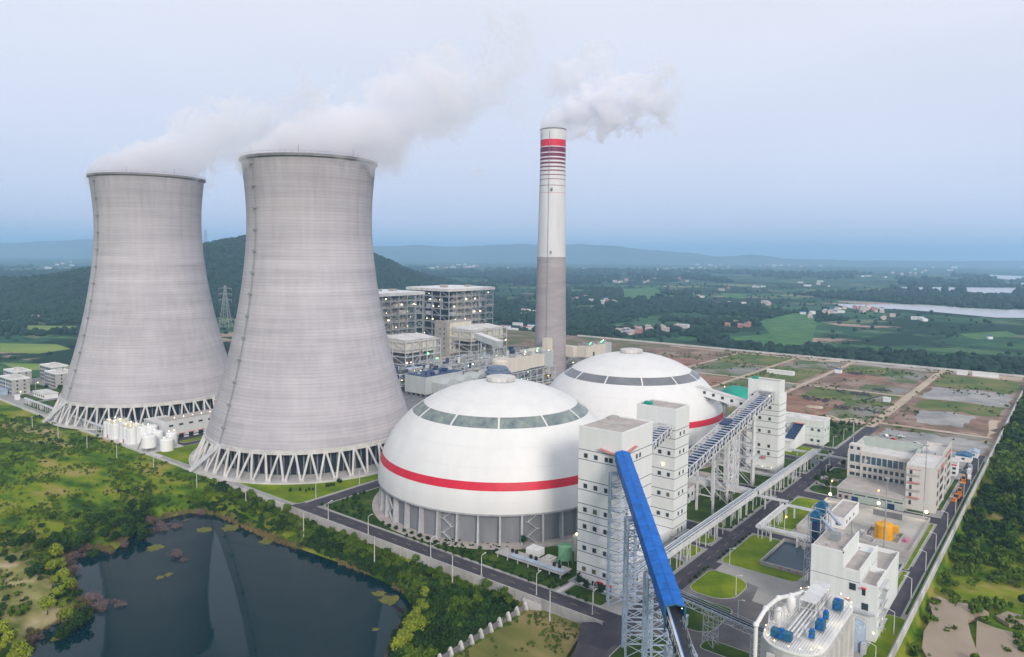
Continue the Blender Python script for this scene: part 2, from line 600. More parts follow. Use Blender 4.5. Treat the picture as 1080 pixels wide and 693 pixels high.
def window(parent, face, u, z, wd, ht, pos, frame=None, pane=None, sub=False):
    """A framed window set in a wall. face '-x' or '-y' etc.; u runs along the wall, pos is the wall's plane."""
    sgn = -1 if face[0] == '-' else 1
    fr = frame or M['grey_dark']
    pn = pane or M['glass']
    mb = MB()
    t = 0.10

    def bx(u0, u1, z0, z1, d0, d1, mi):
        p0, p1 = pos + sgn * d0, pos + sgn * d1
        if face[1] == 'x': mb.box(p0, p1, u0, u1, z0, z1, mi)
        else: mb.box(u0, u1, p0, p1, z0, z1, mi)
    bx(u - wd / 2, u + wd / 2, z - ht / 2, z + ht / 2, 0.02, 0.05, 1)
    for a0, a1, b0, b1 in ((u - wd / 2 - t, u - wd / 2, z - ht / 2 - t, z + ht / 2 + t), (u + wd / 2, u + wd / 2 + t, z - ht / 2 - t, z + ht / 2 + t),
                           (u - wd / 2, u + wd / 2, z - ht / 2 - t, z - ht / 2), (u - wd / 2, u + wd / 2, z + ht / 2, z + ht / 2 + t)):
        bx(a0, a1, b0, b1, 0.01, 0.14, 0)
    return mb.build('window', [fr, pn], parent)


def parapet(mb, x0, x1, y0, y1, z, h=0.9, t=0.35, mi=0):
    mb.box(x0, x1, y0, y0 + t, z, z + h, mi)
    mb.box(x0, x1, y1 - t, y1, z, z + h, mi)
    mb.box(x0, x0 + t, y0 + t, y1 - t, z, z + h, mi)
    mb.box(x1 - t, x1, y0 + t, y1 - t, z, z + h, mi)


def truss(mb, p, q, h, w_, n, t=0.18, deck=False, mi=0):
    """A lattice girder between two points: two side frames h high, w_ apart, n bays."""
    p, q = Vector(p), Vector(q)
    d = q - p
    side = Vector((-d.y, d.x, 0)).normalized() * w_ / 2
    up = Vector((0, 0, h))
    for s in (-1, 1):
        a, b = p + side * s, q + side * s
        mb.beam(a, b, t, mi=mi)
        mb.beam(a + up, b + up, t, mi=mi)
        for i in range(n + 1):
            c = a.lerp(b, i / n)
            mb.beam(c, c + up, t * 0.8, mi=mi)
            if i < n:
                c2 = a.lerp(b, (i + 1) / n)
                if i % 2: mb.beam(c, c2 + up, t * 0.7, mi=mi)
                else: mb.beam(c + up, c2, t * 0.7, mi=mi)
    for i in range(n + 1):
        c = p.lerp(q, i / n)
        mb.beam(c - side, c + side, t * 0.8, mi=mi)


def frame_grid(mb, x0, x1, y0, y1, zs, nx, ny, t=0.5, inner=False, brace=True, mi=0, faces='xy'):
    """Open steel structure: columns, ring beams at the heights zs, cross braces on the outer bays."""
    xs = [x0 + (x1 - x0) * i / nx for i in range(nx + 1)]
    ys = [y0 + (y1 - y0) * i / ny for i in range(ny + 1)]
    for i, x in enumerate(xs):
        for j, y in enumerate(ys):
            if not inner and 0 < i < nx and 0 < j < ny: continue
            mb.beam((x, y, zs[0]), (x, y, zs[-1]), t, mi=mi)
    for z in zs[1:]:
        for y in (ys if inner else (ys[0], ys[-1])): mb.beam((x0, y, z), (x1, y, z), t * 0.9, mi=mi)
        for x in (xs if inner else (xs[0], xs[-1])): mb.beam((x, y0, z), (x, y1, z), t * 0.9, mi=mi)
    if brace:
        for k in range(len(zs) - 1):
            for y in (ys[0], ys[-1]):
                for i in range(nx):
                    if (i + k) % 2: mb.beam((xs[i], y, zs[k]), (xs[i + 1], y, zs[k + 1]), t * 0.5, mi=mi)
            for x in (xs[0], xs[-1]):
                for j in range(ny):
                    if (j + k) % 2 == 0: mb.beam((x, ys[j], zs[k]), (x, ys[j + 1], zs[k + 1]), t * 0.5, mi=mi)


def bulb(parent, p, r=0.5, m='bulb', name='lamp'):
    mb = MB()
    n = 8
    mb.lathe((p[0], p[1]), [(0.01, p[2] - r), (r * 0.7, p[2] - r * 0.7), (r, p[2]), (r * 0.7, p[2] + r * 0.7), (0.01, p[2] + r)], n)
    return mb.build(name, M[m], parent, smooth=True)


def stairs(mb, c, r, z, mi=0):
    pass


def trestle(mb, c, w_, dpt, z, ang, nb, t=0.45, mi=0, taper=1.15):
    """Four-legged lattice trestle under a conveyor; ang = direction across which w_ is measured."""
    u = Vector((cos(ang), sin(ang), 0))
    v = Vector((-sin(ang), cos(ang), 0))
    c = Vector(c)
    def leg(i, j, zz):
        k = taper + (1 - taper) * zz / z
        return c + u * (i * w_ / 2 * k) + v * (j * dpt / 2 * k) + Vector((0, 0, zz))
    hs = [z * i / nb for i in range(nb + 1)]
    for i in (-1, 1):
        for j in (-1, 1):
            mb.beam(leg(i, j, 0), leg(i, j, z), t, mi=mi)
    for k in range(nb + 1):
        zz = hs[k]
        if k:
            for i in (-1, 1): mb.beam(leg(i, -1, zz), leg(i, 1, zz), t * 0.6, mi=mi)
            for j in (-1, 1): mb.beam(leg(-1, j, zz), leg(1, j, zz), t * 0.6, mi=mi)
        if k < nb:
            z2 = hs[k + 1]
            for j in (-1, 1):
                mb.beam(leg(-1, j, zz), leg(1, j, z2), t * 0.35, mi=mi)
                mb.beam(leg(1, j, zz), leg(-1, j, z2), t * 0.35, mi=mi)
            for i in (-1, 1):
                mb.beam(leg(i, -1, zz), leg(i, 1, z2), t * 0.35, mi=mi)


# ------------------------------------------------------------------ terrain
POND = [(79, 251), (86, 266), (93, 269), (105, 274), (107, 291), (119, 328), (128, 325), (131, 314), (149, 331), (162, 337), (176, 334),
        (181, 325), (182, 310), (181, 277), (185, 229), (184, 197), (176, 181), (163, 175), (150, 165), (120, 140), (40, 150), (30, 240), (60, 250)]
HILL_D, HILL_H = 2250, 176
FWD = Vector((cos(radians(HEAD)), sin(radians(HEAD))))
RGT = Vector((FWD.y, -FWD.x))
HC = FWD * HILL_D + RGT * (-(540 - 300) / 770 * HILL_D)


def river_poly(pts, z=-3.0):
    return [tuple(at(x, y, z).xy) for x, y in pts]


RIVERS = [
    river_poly([(879, 320.5), (905, 321), (955, 321), (985, 322), (1020, 325), (1060, 326.5), (1120, 327), (1250, 329), (1250, 342), (1100, 335.5), (1050, 335), (1024, 332.5), (985, 329), (955, 326.5), (930, 325.5), (900, 326)]),
    river_poly([(948, 302.8), (1000, 303), (1080, 303.5), (1250, 304), (1250, 311), (1080, 308.5), (1030, 310), (1000, 308.5), (965, 306)]),
    river_poly([(1010, 288.5), (1040, 289.5), (1080, 291.5), (1200, 294), (1200, 300), (1080, 296.5), (1045, 293)]),
    river_poly([(1060, 298.2), (1150, 298.5), (1150, 301), (1065, 300.4)]),
]
FIELDS = [
    [(655, 305), (690, 303.5), (702, 312), (690, 318), (658, 316.5)],
    [(800, 339), (838, 330), (856, 331), (862, 342), (858, 352), (856, 365), (822, 367), (775, 362), (768, 356), (812, 352), (806, 345)],
    [(28, 343), (80, 344), (92, 347), (60, 350), (30, 349)],
    [(0, 362), (60, 363), (75, 368), (40, 373), (0, 371)],
    [(2, 383), (70, 384), (80, 388), (20, 391)],
    [(690, 309), (720, 313), (710, 316), (692, 315)],
    [(760, 309), (790, 310), (785, 315), (765, 314)],
    [(600, 305), (625, 306), (622, 310), (603, 310)],
    [(1010, 352), (1062, 349), (1075, 354), (1030, 358)],
]


def seg_dist(P, poly):
    """Signed distance (positive outside) of the points P (n x 2) to a polygon."""
    P = np.asarray(P, float)
    d = np.full(len(P), 1e9)
    ins = np.zeros(len(P), bool)
    n = len(poly)
    for i in range(n):
        a, b = np.array(poly[i]), np.array(poly[(i + 1) % n])
        ab = b - a
        t = np.clip(((P - a) @ ab) / max(ab @ ab, 1e-9), 0, 1)
        q = a + t[:, None] * ab
        d = np.minimum(d, np.hypot(*(P - q).T))
        c = ((a[1] > P[:, 1]) != (b[1] > P[:, 1]))
        with np.errstate(divide='ignore', invalid='ignore'):
            xi = (b[0] - a[0]) * (P[:, 1] - a[1]) / (b[1] - a[1] + 1e-12) + a[0]
        ins ^= c & (P[:, 0] < xi)
    return np.where(ins, -d, d)


def vnoise(X, Y, s, seed=0):
    """Value noise on a lattice of pitch s, vectorised."""
    x, y = X / s + seed * 17.3, Y / s - seed * 9.1
    xi, yi = np.floor(x).astype(np.int64), np.floor(y).astype(np.int64)
    fx, fy = x - xi, y - yi
    fx, fy = fx * fx * (3 - 2 * fx), fy * fy * (3 - 2 * fy)

    def hsh(i, j):
        h = (i * 374761393 + j * 668265263 + seed * 1442695) & 0x7fffffff
        h = ((h ^ (h >> 13)) * 1274126177) & 0x7fffffff
        return ((h ^ (h >> 16)) & 0xffff) / 65535.0
    return (hsh(xi, yi) * (1 - fx) + hsh(xi + 1, yi) * fx) * (1 - fy) + (hsh(xi, yi + 1) * (1 - fx) + hsh(xi + 1, yi + 1) * fx) * fy


def fbm(X, Y, s, seed=0, o=4):
    r, a, t = 0, 1.0, 0
    for k in range(o):
        r = r + a * vnoise(X, Y, s / 2 ** k, seed + k)
        t += a
        a *= 0.55
    return r / t


def sst(a, b, x):
    t = np.clip((x - a) / (b - a), 0, 1)
    return t * t * (3 - 2 * t)


def hill(X, Y):
    u = (X - HC.x) * RGT.x + (Y - HC.y) * RGT.y
    v = (X - HC.x) * FWD.x + (Y - HC.y) * FWD.y
    g = np.where(u > 0, np.exp(-(np.abs(u) / 372) ** 2.4), np.exp(-(np.abs(u) / 470) ** 1.9))
    f = np.exp(-(np.abs(v) / 640) ** 2.2)
    h = HILL_H * g * f
    u2, v2 = u + 900, v + 420
    h2 = 44 * np.exp(-(np.abs(u2) / 620) ** 2.4) * np.exp(-(np.abs(v2) / 330) ** 2.2)
    return np.maximum(0, (np.maximum(h, h2) + 0.3 * np.minimum(h, h2)) * (0.80 + 0.4 * fbm(X, Y, 260, 5)) - 8)


def terrain_h(X, Y):
    d = seg_dist(np.stack([X, Y], 1), POND) if len(X) < 4e5 else None
    n1 = fbm(X, Y, 22, 1)
    n2 = fbm(X, Y, 90, 2)
    # left of the front wall
    meadow = -0.9 + 2.0 * (n1 - 0.5) + 2.5 * (n2 - 0.5)
    low = -4.0 + 1.0 * (n1 - 0.5)
    t = sst(265, 340, Y + (199 - X) * 0.15)
    left = low * (1 - t) + meadow * t
    right = -3.6 + 2.0 * (n1 - 0.5) - 3.0 * sst(20, -160, Y) + 3 * (n2 - 0.5)
    far = -3.0 + hill(X, Y)
    inside = np.full_like(X, -0.15)
    wl = sst(199.6, 198.6, X) * sst(760, 800, Y + 0 * X) + sst(199.6, 198.6, X) * (1 - sst(760, 800, Y))
    h = inside * (1 - wl) + left * wl
    wr = sst(40.2, 38.8, Y)
    h = h * (1 - wr) + right * wr
    wf = np.maximum(sst(893, 900, X), sst(760, 800, Y) * sst(100, 210, X + Y * 0))
    h = h * (1 - wf) + far * wf
    far_l = sst(700, 900, Y) * (1 - sst(100, 210, X))
    h = h * (1 - far_l) + far * far_l
    if d is not None:
        bank = np.where(d > 0, -6.5 + 0.42 * d, -6.5 + 0.5 * d)
        m = (d < 22) & (X < 199)
        h = np.where(m, np.minimum(h, np.maximum(bank, -8.5)), h)
    return h


def axis(lo, hi, step, far_lo, far_hi, g=1.07):
    c = list(np.arange(lo, hi, step))
    s = step
    x = hi
    while x < far_hi:
        c.append(x); s *= g; x += s
    c.append(far_hi)
    s = step
    x = lo
    pre = []
    while x > far_lo:
        s *= g; x -= s; pre.append(max(x, far_lo))
    return np.array(pre[::-1] + c)


ax = axis(40, 960, 4, -3000, 31000)
ay = axis(-80, 860, 4, -3000, 31000)
# refine exactly at the walls
ax = np.unique(np.concatenate([ax, [198.4, 199.0, 199.7, 895, 897]]))
ay = np.unique(np.concatenate([ay, [38.6, 39.4, 40.3]]))
GX, GY = np.meshgrid(ax, ay, indexing='ij')
X, Y = GX.ravel(), GY.ravel()
Z = terrain_h(X, Y)
for rv in RIVERS:
    dd = seg_dist(np.stack([X, Y], 1), rv)
    Z = np.where(dd < 0, np.minimum(Z, -5), Z)
nx_, ny_ = len(ax), len(ay)
idx = np.arange(nx_ * ny_).reshape(nx_, ny_)
F = np.stack([idx[:-1, :-1].ravel(), idx[1:, :-1].ravel(), idx[1:, 1:].ravel(), idx[:-1, 1:].ravel()], 1)


def country_mat():
    """Countryside: a patchwork of fields with bare plots and dark groves, rough scrub near the plant."""
    m, t, b = new_mat('countryside')
    L = t.links.new
    g = t.nodes.new('ShaderNodeNewGeometry')
    vo = t.nodes.new('ShaderNodeTexVoronoi')
    vo.inputs['Scale'].default_value = 0.017
    mp = t.nodes.new('ShaderNodeMapping')
    mp.inputs['Scale'].default_value = (1.0, 0.55, 0)
    mp.inputs['Rotation'].default_value = (0, 0, 0.5)
    nz = t.nodes.new('ShaderNodeTexNoise')
    nz.inputs['Scale'].default_value = 0.006
    nz.inputs['Detail'].default_value = 5
    mix = t.nodes.new('ShaderNodeVectorMath')
    mix.operation = 'MULTIPLY_ADD'
    mix.inputs[1].default_value = (70, 70, 0)
    L(nz.outputs['Color'], mix.inputs[0])
    L(g.outputs['Position'], mix.inputs[2])
    L(mix.outputs[0], mp.inputs[0])
    L(mp.outputs[0], vo.inputs['Vector'])
    sr = t.nodes.new('ShaderNodeSeparateColor')
    L(vo.outputs['Color'], sr.inputs[0])
    r = t.nodes.new('ShaderNodeValToRGB')
    r.color_ramp.interpolation = 'CONSTANT'
    cols = [(0.0, (0.020, 0.062, 0.032)), (0.22, (0.035, 0.095, 0.038)), (0.42, (0.022, 0.070, 0.038)), (0.55, (0.060, 0.12, 0.05)), (0.68, (0.032, 0.085, 0.042)), (0.82, (0.11, 0.135, 0.07)), (0.90, (0.030, 0.080, 0.036)), (0.96, (0.28, 0.21, 0.17))]
    r.color_ramp.elements[0].position, r.color_ramp.elements[0].color = 0, (*cols[0][1], 1)
    r.color_ramp.elements[1].position, r.color_ramp.elements[1].color = cols[-1][0], (*cols[-1][1], 1)
    for p, c in cols[1:-1]:
        e = r.color_ramp.elements.new(p); e.color = (*c, 1)
    L(sr.outputs[0], r.inputs[0])
    # groves
    n2 = t.nodes.new('ShaderNodeTexNoise')
    n2.inputs['Scale'].default_value = 0.0035
    n2.inputs['Detail'].default_value = 8
    n2.inputs['Roughness'].default_value = 0.62
    L(g.outputs['Position'], n2.inputs['Vector'])
    r2 = t.nodes.new('ShaderNodeMapRange')
    r2.inputs[1].default_value = 0.50
    r2.inputs[2].default_value = 0.53
    L(n2.outputs[0], r2.inputs[0])
    m1 = t.nodes.new('ShaderNodeMixRGB')
    m1.inputs[2].default_value = (0.008, 0.030, 0.016, 1)
    L(r2.outputs[0], m1.inputs[0])
    L(r.outputs[0], m1.inputs[1])
    # fine mottling
    n3 = t.nodes.new('ShaderNodeTexNoise')
    n3.inputs['Scale'].default_value = 0.07
    n3.inputs['Detail'].default_value = 7
    n3.inputs['Roughness'].default_value = 0.7
    L(g.outputs['Position'], n3.inputs['Vector'])
    r3 = t.nodes.new('ShaderNodeMapRange')
    r3.inputs[3].default_value = 0.35
    r3.inputs[4].default_value = 2.0
    L(n3.outputs[0], r3.inputs[0])
    vm = t.nodes.new('ShaderNodeVectorMath')
    vm.operation = 'SCALE'
    L(m1.outputs[0], vm.inputs[0])
    L(r3.outputs[0], vm.inputs['Scale'])
    # near scrub
    n4 = t.nodes.new('ShaderNodeTexNoise')
    n4.inputs['Scale'].default_value = 0.035
    n4.inputs['Detail'].default_value = 9
    n4.inputs['Roughness'].default_value = 0.62
    mp4 = t.nodes.new('ShaderNodeMapping')
    mp4.inputs['Rotation'].default_value = (0, 0, 0.75)
    mp4.inputs['Scale'].default_value = (1.5, 0.7, 1)
    L(g.outputs['Position'], mp4.inputs[0])
    L(mp4.outputs[0], n4.inputs['Vector'])
    r4 = t.nodes.new('ShaderNodeValToRGB')
    els = r4.color_ramp.elements
    els[0].position, els[0].color = 0.32, (0.014, 0.038, 0.004, 1)
    els[1].position, els[1].color = 0.80, (0.40, 0.31, 0.19, 1)
    for p, c in ((0.40, (0.035, 0.090, 0.005)), (0.47, (0.090, 0.160, 0.006)), (0.54, (0.17, 0.215, 0.012)), (0.62, (0.27, 0.235, 0.06))):
        e = els.new(p); e.color = (*c, 1)
    L(n4.outputs[0], r4.inputs[0])
    at_ = t.nodes.new('ShaderNodeAttribute')
    at_.attribute_name = 'near'
    m2 = t.nodes.new('ShaderNodeMixRGB')
    L(at_.outputs['Fac'], m2.inputs[0])
    L(vm.outputs[0], m2.inputs[1])
    L(r4.outputs[0], m2.inputs[2])
    # dry grass where the ground is sandy
    r5 = t.nodes.new('ShaderNodeValToRGB')
    e5 = r5.color_ramp.elements
    e5[0].position, e5[0].color = 0.30, (0.13, 0.15, 0.035, 1)
    e5[1].position, e5[1].color = 0.72, (0.46, 0.38, 0.25, 1)
    e = e5.new(0.48); e.color = (0.27, 0.245, 0.10, 1)
    n5 = t.nodes.new('ShaderNodeTexNoise')
    n5.inputs['Scale'].default_value = 0.11
    n5.inputs['Detail'].default_value = 9
    L(g.outputs['Position'], n5.inputs['Vector'])
    L(n5.outputs[0], r5.inputs[0])
    dr = t.nodes.new('ShaderNodeAttribute')
    dr.attribute_name = 'dry'
    m3 = t.nodes.new('ShaderNodeMixRGB')
    L(dr.outputs['Fac'], m3.inputs[0])
    L(m2.outputs[0], m3.inputs[1])
    L(r5.outputs[0], m3.inputs[2])
    L(m3.outputs[0], b.inputs['Base Color'])
    b.inputs['Roughness'].default_value = 0.95
    b.inputs['Specular IOR Level'].default_value = 0.1
    bp = t.nodes.new('ShaderNodeBump')
    bp.inputs['Strength'].default_value = 0.5
    bp.inputs['Distance'].default_value = 1.5
    L(n4.outputs[0], bp.inputs['Height'])
    L(bp.outputs[0], b.inputs['Normal'])
    return m


M['drygrass2'] = ramp_mat('dry_grass_pale', [(0.28, (0.16, 0.17, 0.05)), (0.5, (0.30, 0.27, 0.12)), (0.72, (0.46, 0.39, 0.26))], 0.06, 0.95, 9)
M['country'] = country_mat()
ter = np_mesh('terrain', np.stack([X, Y, Z], 1), F, M['country'], smooth=True)
near = np.clip(1 - sst(880, 960, X), 0, 1) * (1 - sst(640, 800, Y))
near = np.maximum(near, (Y < 45) * (1 - sst(1000, 1200, X)))
a_ = ter.data.attributes.new('near', 'FLOAT', 'POINT')
a_.data.foreach_set('value', near.astype(np.float32))
DRY = [tuple(at(x_, y_, -4).xy) for x_, y_ in ((-60, 590), (0, 594), (30, 594), (56, 592), (66, 606), (60, 622), (68, 640), (56, 652), (44, 662), (24, 672), (0, 680), (-60, 700))]
dry_ = sst(3.0, -3.0, seg_dist(np.stack([X, Y], 1), DRY) + 6 * (fbm(X, Y, 10, 66) - 0.5))
DRY2 = [tuple(at(x_, y_, -0.5).xy) for x_, y_ in ((10, 446), (60, 452), (70, 458), (30, 456))]
DRY3 = [tuple(at(x_, y_, -0.5).xy) for x_, y_ in ((44, 460), (66, 462), (76, 470), (56, 470))]
for q_ in (DRY2, DRY3): dry_ = np.maximum(dry_, sst(3.0, -3.0, seg_dist(np.stack([X, Y], 1), q_) + 6 * (fbm(X, Y, 8, 67) - 0.5)))
a_ = ter.data.attributes.new('dry', 'FLOAT', 'POINT')
a_.data.foreach_set('value', dry_.astype(np.float32))
struct(ter)


def water_mat(name, col, rough=0.06, bump=0.05, scale=0.35, spec=0.5):
    m, t, b = new_mat(name)
    n = t.nodes.new('ShaderNodeTexNoise')
    n.inputs['Scale'].default_value = scale
    n.inputs['Detail'].default_value = 4
    tc = t.nodes.new('ShaderNodeTexCoord')
    t.links.new(tc.outputs['Object'], n.inputs['Vector'])
    bp = t.nodes.new('ShaderNodeBump')
    bp.inputs['Strength'].default_value = bump
    bp.inputs['Distance'].default_value = 0.2
    t.links.new(n.outputs[0], bp.inputs['Height'])
    t.links.new(bp.outputs[0], b.inputs['Normal'])
    b.inputs['Base Color'].default_value = (*col, 1)
    b.inputs['Roughness'].default_value = rough
    b.inputs['Specular IOR Level'].default_value = spec
    b.inputs['IOR'].default_value = 1.33
    return m


M['water'] = water_mat('pond_water', (0.000, 0.017, 0.025), 0.03, 0.05, 0.35, 0.26)
M['river'] = water_mat('river_water', (0.50, 0.50, 0.54), 0.25, 0.1, 0.05)  # pale base colour carries part of the sky's reflection
M['pool'] = water_mat('basin_water', (0.020, 0.045, 0.075), 0.35, 0.4, 0.8)


def sheet(name, pts, z, m, thick=0.0):
    mb = MB()
    n = len(pts)
    ar = sum(pts[i][0] * pts[(i + 1) % n][1] - pts[(i + 1) % n][0] * pts[i][1] for i in range(n))
    if ar < 0: pts = pts[::-1]
    if thick: mb.poly(pts, z - thick, z)
    else: mb.add([(x, y, z) for x, y in pts], [tuple(range(n))])
    return struct(mb.build(name, m))


sheet('pond_water', [(x, y) for x, y in [(20, 130), (188, 130), (188, 345), (20, 345)]], -6.5, M['water'])
for rv in RIVERS:
    sheet('river_water', rv, -2.95, M['river'])
M['paddy'] = ramp_mat('paddy', [(0.35, (0.035, 0.105, 0.040)), (0.5, (0.055, 0.150, 0.045)), (0.65, (0.085, 0.19, 0.055))], 0.03, 0.95, 6)
M['paddy2'] = ramp_mat('paddy_yellow', [(0.3, (0.12, 0.20, 0.045)), (0.7, (0.22, 0.29, 0.07))], 0.012, 0.95, 6)
for i, f in enumerate(FIELDS):
    pts = river_poly(f, -2.8)
    sheet('field', pts, -2.85, M['paddy2'] if i in (2, 3, 4) else M['paddy'])

# ------------------------------------------------------------------ the plant's ground: paving, roads, kerbs, lawns
sheet('site_ground', [(199.5, 40.5), (894, 40.5), (894, 760), (199.5, 760)], 0.0, M['pave'])
sheet('plant_ground', [(345, 260), (600, 260), (600, 640), (345, 640)], 0.012, M['concrete_dark'])


M['weeds0'] = ramp_mat('weedy_ground', [(0.32, (0.05, 0.09, 0.03)), (0.47, (0.11, 0.12, 0.05)), (0.56, (0.20, 0.14, 0.10)), (0.7, (0.24, 0.22, 0.20))], 0.025, 0.95, 9)
sheet('plant_ground', [(600.2, 430.5), (893, 430.5), (893, 759), (600.2, 759)], 0.010, M['weeds0'])
sheet('plant_ground', [(345, 640.3), (600, 640.3), (600, 759), (345, 759)], 0.010, M['scrub'])


def road(name, x0, x1, y0, y1, r=0.01, z=0.03, m='asphalt'):
    return sheet(name, rrect(x0, x1, y0, y1, r), z, M[m])


road('road', 201, 208, 110, 290)
road('road', 200.2, 202.8, 290, 720, m='pave')
road('road', 208, 345, 279.5, 287.5, z=0.032)
road('road', 186, 470, 108.6, 116.2, z=0.034)
road('road', 470, 562, 109.6, 117.4, z=0.034)
sheet('road', [(198, 105), (201, 105), (201, 118), (196, 124), (180, 116), (160, 110), (140, 104), (140, 96), (170, 102)], 0.030, M['asphalt'], thick=3.0)
road('road', 262, 470, 43.3, 47.4, z=0.033)
road('road', 470, 520, 43.0, 50.0, z=0.033)
road('road', 371.5, 381, 47.4, 108.6, z=0.031)
road('road', 308, 313.5, 47.4, 108.6, z=0.029)
road('road', 262.5, 269, 60, 108.6, z=0.028)
road('road', 279.5, 282.5, 116, 150, z=0.028)
road('road', 294.5, 303.5, 116, 205, z=0.028)
road('road', 364, 371, 116, 205, z=0.028)
road('road', 404.5, 411.5, 116, 152, z=0.028)
road('road', 437, 444, 60, 270, z=0.028)
road('road', 472, 478.5, 47, 270, z=0.028)
road('road', 243, 303, 198, 205, z=0.026)
road('road', 208, 330, 430, 450, z=0.03)
road('road', 340, 348, 270, 640, z=0.027)
# concrete apron by the silo, worn by lorries
sheet('apron', [(190, 48), (262, 48), (266, 70), (268, 108.5), (200, 108.5), (188, 100), (150, 96), (150, 60)], 0.020, M['asphalt_old'])
sheet('apron', [(244, 60), (271, 62), (272, 106), (262, 106), (258, 88), (246, 86)], 0.040, M['pave'])
sheet('silo_pad', [(200, 416), (222, 422), (224, 492), (200, 492)], 0.05, M['concrete_pale'])
sheet('path', [(208.3, 141), (218, 141), (218, 143), (208.3, 143)], 0.15, M['concrete_pale'])
# centre line
mbm = MB()
for k in range(18):
    mbm.box(204.4, 204.6, 122 + k * 9, 125 + k * 9, 0.036, 0.04)
for k in range(30):
    mbm.box(215 + k * 9, 218.5 + k * 9, 112.3, 112.45, 0.038, 0.042)
M['mark'] = mat('road_paint', (0.42, 0.30, 0.20), 0.8, 0.2, 1)
struct(mbm.build('road_markings', M['mark']))

LAWNS = [
    # x0, x1, y0, y1, radii, material, label
    (209, 339.5, 205, 278.6, [1, 1, 1, 8], 'lawn_deep'),
    (209, 242, 144, 205, 1, 'lawn_deep'),
    (209, 217.5, 124.5, 140.6, 1, 'lawn_deep'),
    (203.6, 339.5, 289, 429, [3, 1, 1, 1], 'lawn'),
    (203.6, 230, 500, 640, [3, 1, 1, 1], 'lawn_deep'),
    (224, 339.5, 455, 640, 1, 'lawn'),
    (225, 300, 436, 443, 3, 'lawn'),
    (212, 221, 644, 683, 2, 'lawn_deep'),
    (233.5, 253, 644, 690, 2, 'lawn_deep'),
    (256, 339.5, 644, 688, 2, 'lawn_deep'),
    (270, 339.5, 692, 758, 2, 'lawn'),
    (226, 244, 693, 726, 2, 'lawn_deep'),
    (243.5, 262, 117.4, 131.5, [1, 4, 1, 1], 'lawn_deep'),
    (266, 278.6, 117.4, 131.0, [4, 4, 1, 1], 'lawn'),
    (283.5, 293.6, 117.4, 124.0, [3, 3, 1, 1], 'lawn'),
    (304.5, 363.2, 117.4, 204, [4, 4, 1, 1], 'lawn_deep'),
    (372, 399, 117.4, 127, [4, 2, 1, 1], 'lawn_deep'),
    (372, 399, 128.2, 204, 2, 'lawn_deep'),
    (412.4, 436, 117.6, 150, [4, 4, 1, 1], 'lawn_deep'),
    (445, 471.2, 118.2, 124.2, [3, 3, 1, 1], 'lawn_deep'),
    (445, 471.2, 126, 148, 2, 'lawn'),
    (480, 556, 119, 150, 3, 'lawn_deep'),
    (239.5, 261.5, 91, 107.8, [8, 8, 3, 5], 'lawn'),
    (270, 307, 78, 107.8, [3, 1, 3, 4], 'lawn'),
    (314.4, 322, 95.5, 107.8, [1, 1, 1, 4], 'lawn'),
    (322, 370.5, 95.5, 107.8, [1, 3, 5, 1], 'lawn'),
    (382, 396, 93.5, 107.8, [3, 3, 4, 6], 'lawn_deep'),
    (399, 409, 95.5, 107.8, [2, 2, 4, 5], 'lawn_deep'),
    (413, 436, 96.5, 107.8, [2, 2, 4, 5], 'lawn_deep'),
    (445, 471, 96.5, 108.6, [2, 2, 4, 5], 'lawn_deep'),
    (309, 370.5, 48.2, 50.2, 0.8, 'lawn'),
    (273, 307, 47.9, 50.0, 0.8, 'lawn'),
    (188, 266, 41.2, 47.5, [1, 2, 2, 1], 'lawn'),
    (269, 505, 41.3, 42.9, 0.5, 'lawn_deep'),
    (382, 385.6, 52, 62, 1, 'lawn_deep'),
    (392, 455, 48.6, 51.2, 1, 'lawn_deep'),
    (382, 384, 64, 90, 1, 'lawn_deep'),
    (214, 236, 88, 107.4, [6, 3, 3, 4], 'lawn_deep'),
    (205.5, 212.6, 50, 88, [2, 3, 3, 2], 'lawn_deep'),
]
for x0, x1, y0, y1, r, m in LAWNS:
    pts = rrect(x0, x1, y0, y1, r)
    sheet('kerb', pts, 0.12, M['kerb'], thick=0.12)
    sheet('lawn', rrect(x0 + 0.3, x1 - 0.3, y0 + 0.3, y1 - 0.3, [max(0.05, q - 0.3) for q in (r if isinstance(r, list) else [r] * 4)]), 0.15, M[m])
pts = [(176, 100.5), (184, 106.6), (199, 107.5), (205, 103), (205, 95), (196, 89), (184, 90)]
sheet('kerb', pts, 0.12, M['kerb'], thick=3.0)
sheet('lawn', inset(pts, 0.35), 0.15, M['lawn_deep'])

# ------------------------------------------------------------------ the unbuilt lot: plots of bare earth, rubble and weeds
sheet('lot_ground', [(520, 42), (893, 42), (893, 430), (590, 430), (590, 300), (480, 300), (480, 150), (556, 150), (556, 118), (520, 118)], 0.012, M['dirt'])
G_ = 0.03


def plot(x0, x1, y0, y1, m, seed, wob=5, z=None):
    global G_
    rr = random.Random(seed)
    pts = []
    for (ax_, ay_), (bx_, by_) in (((x0, y0), (x1, y0)), ((x1, y0), (x1, y1)), ((x1, y1), (x0, y1)), ((x0, y1), (x0, y0))):
        for k in range(7):
            t = k / 7
            pts.append((ax_ + (bx_ - ax_) * t + rr.uniform(-wob, wob), ay_ + (by_ - ay_) * t + rr.uniform(-wob, wob) * 0.6))
    G_ += 0.004
    return sheet('plot', pts, z or G_, M[m])


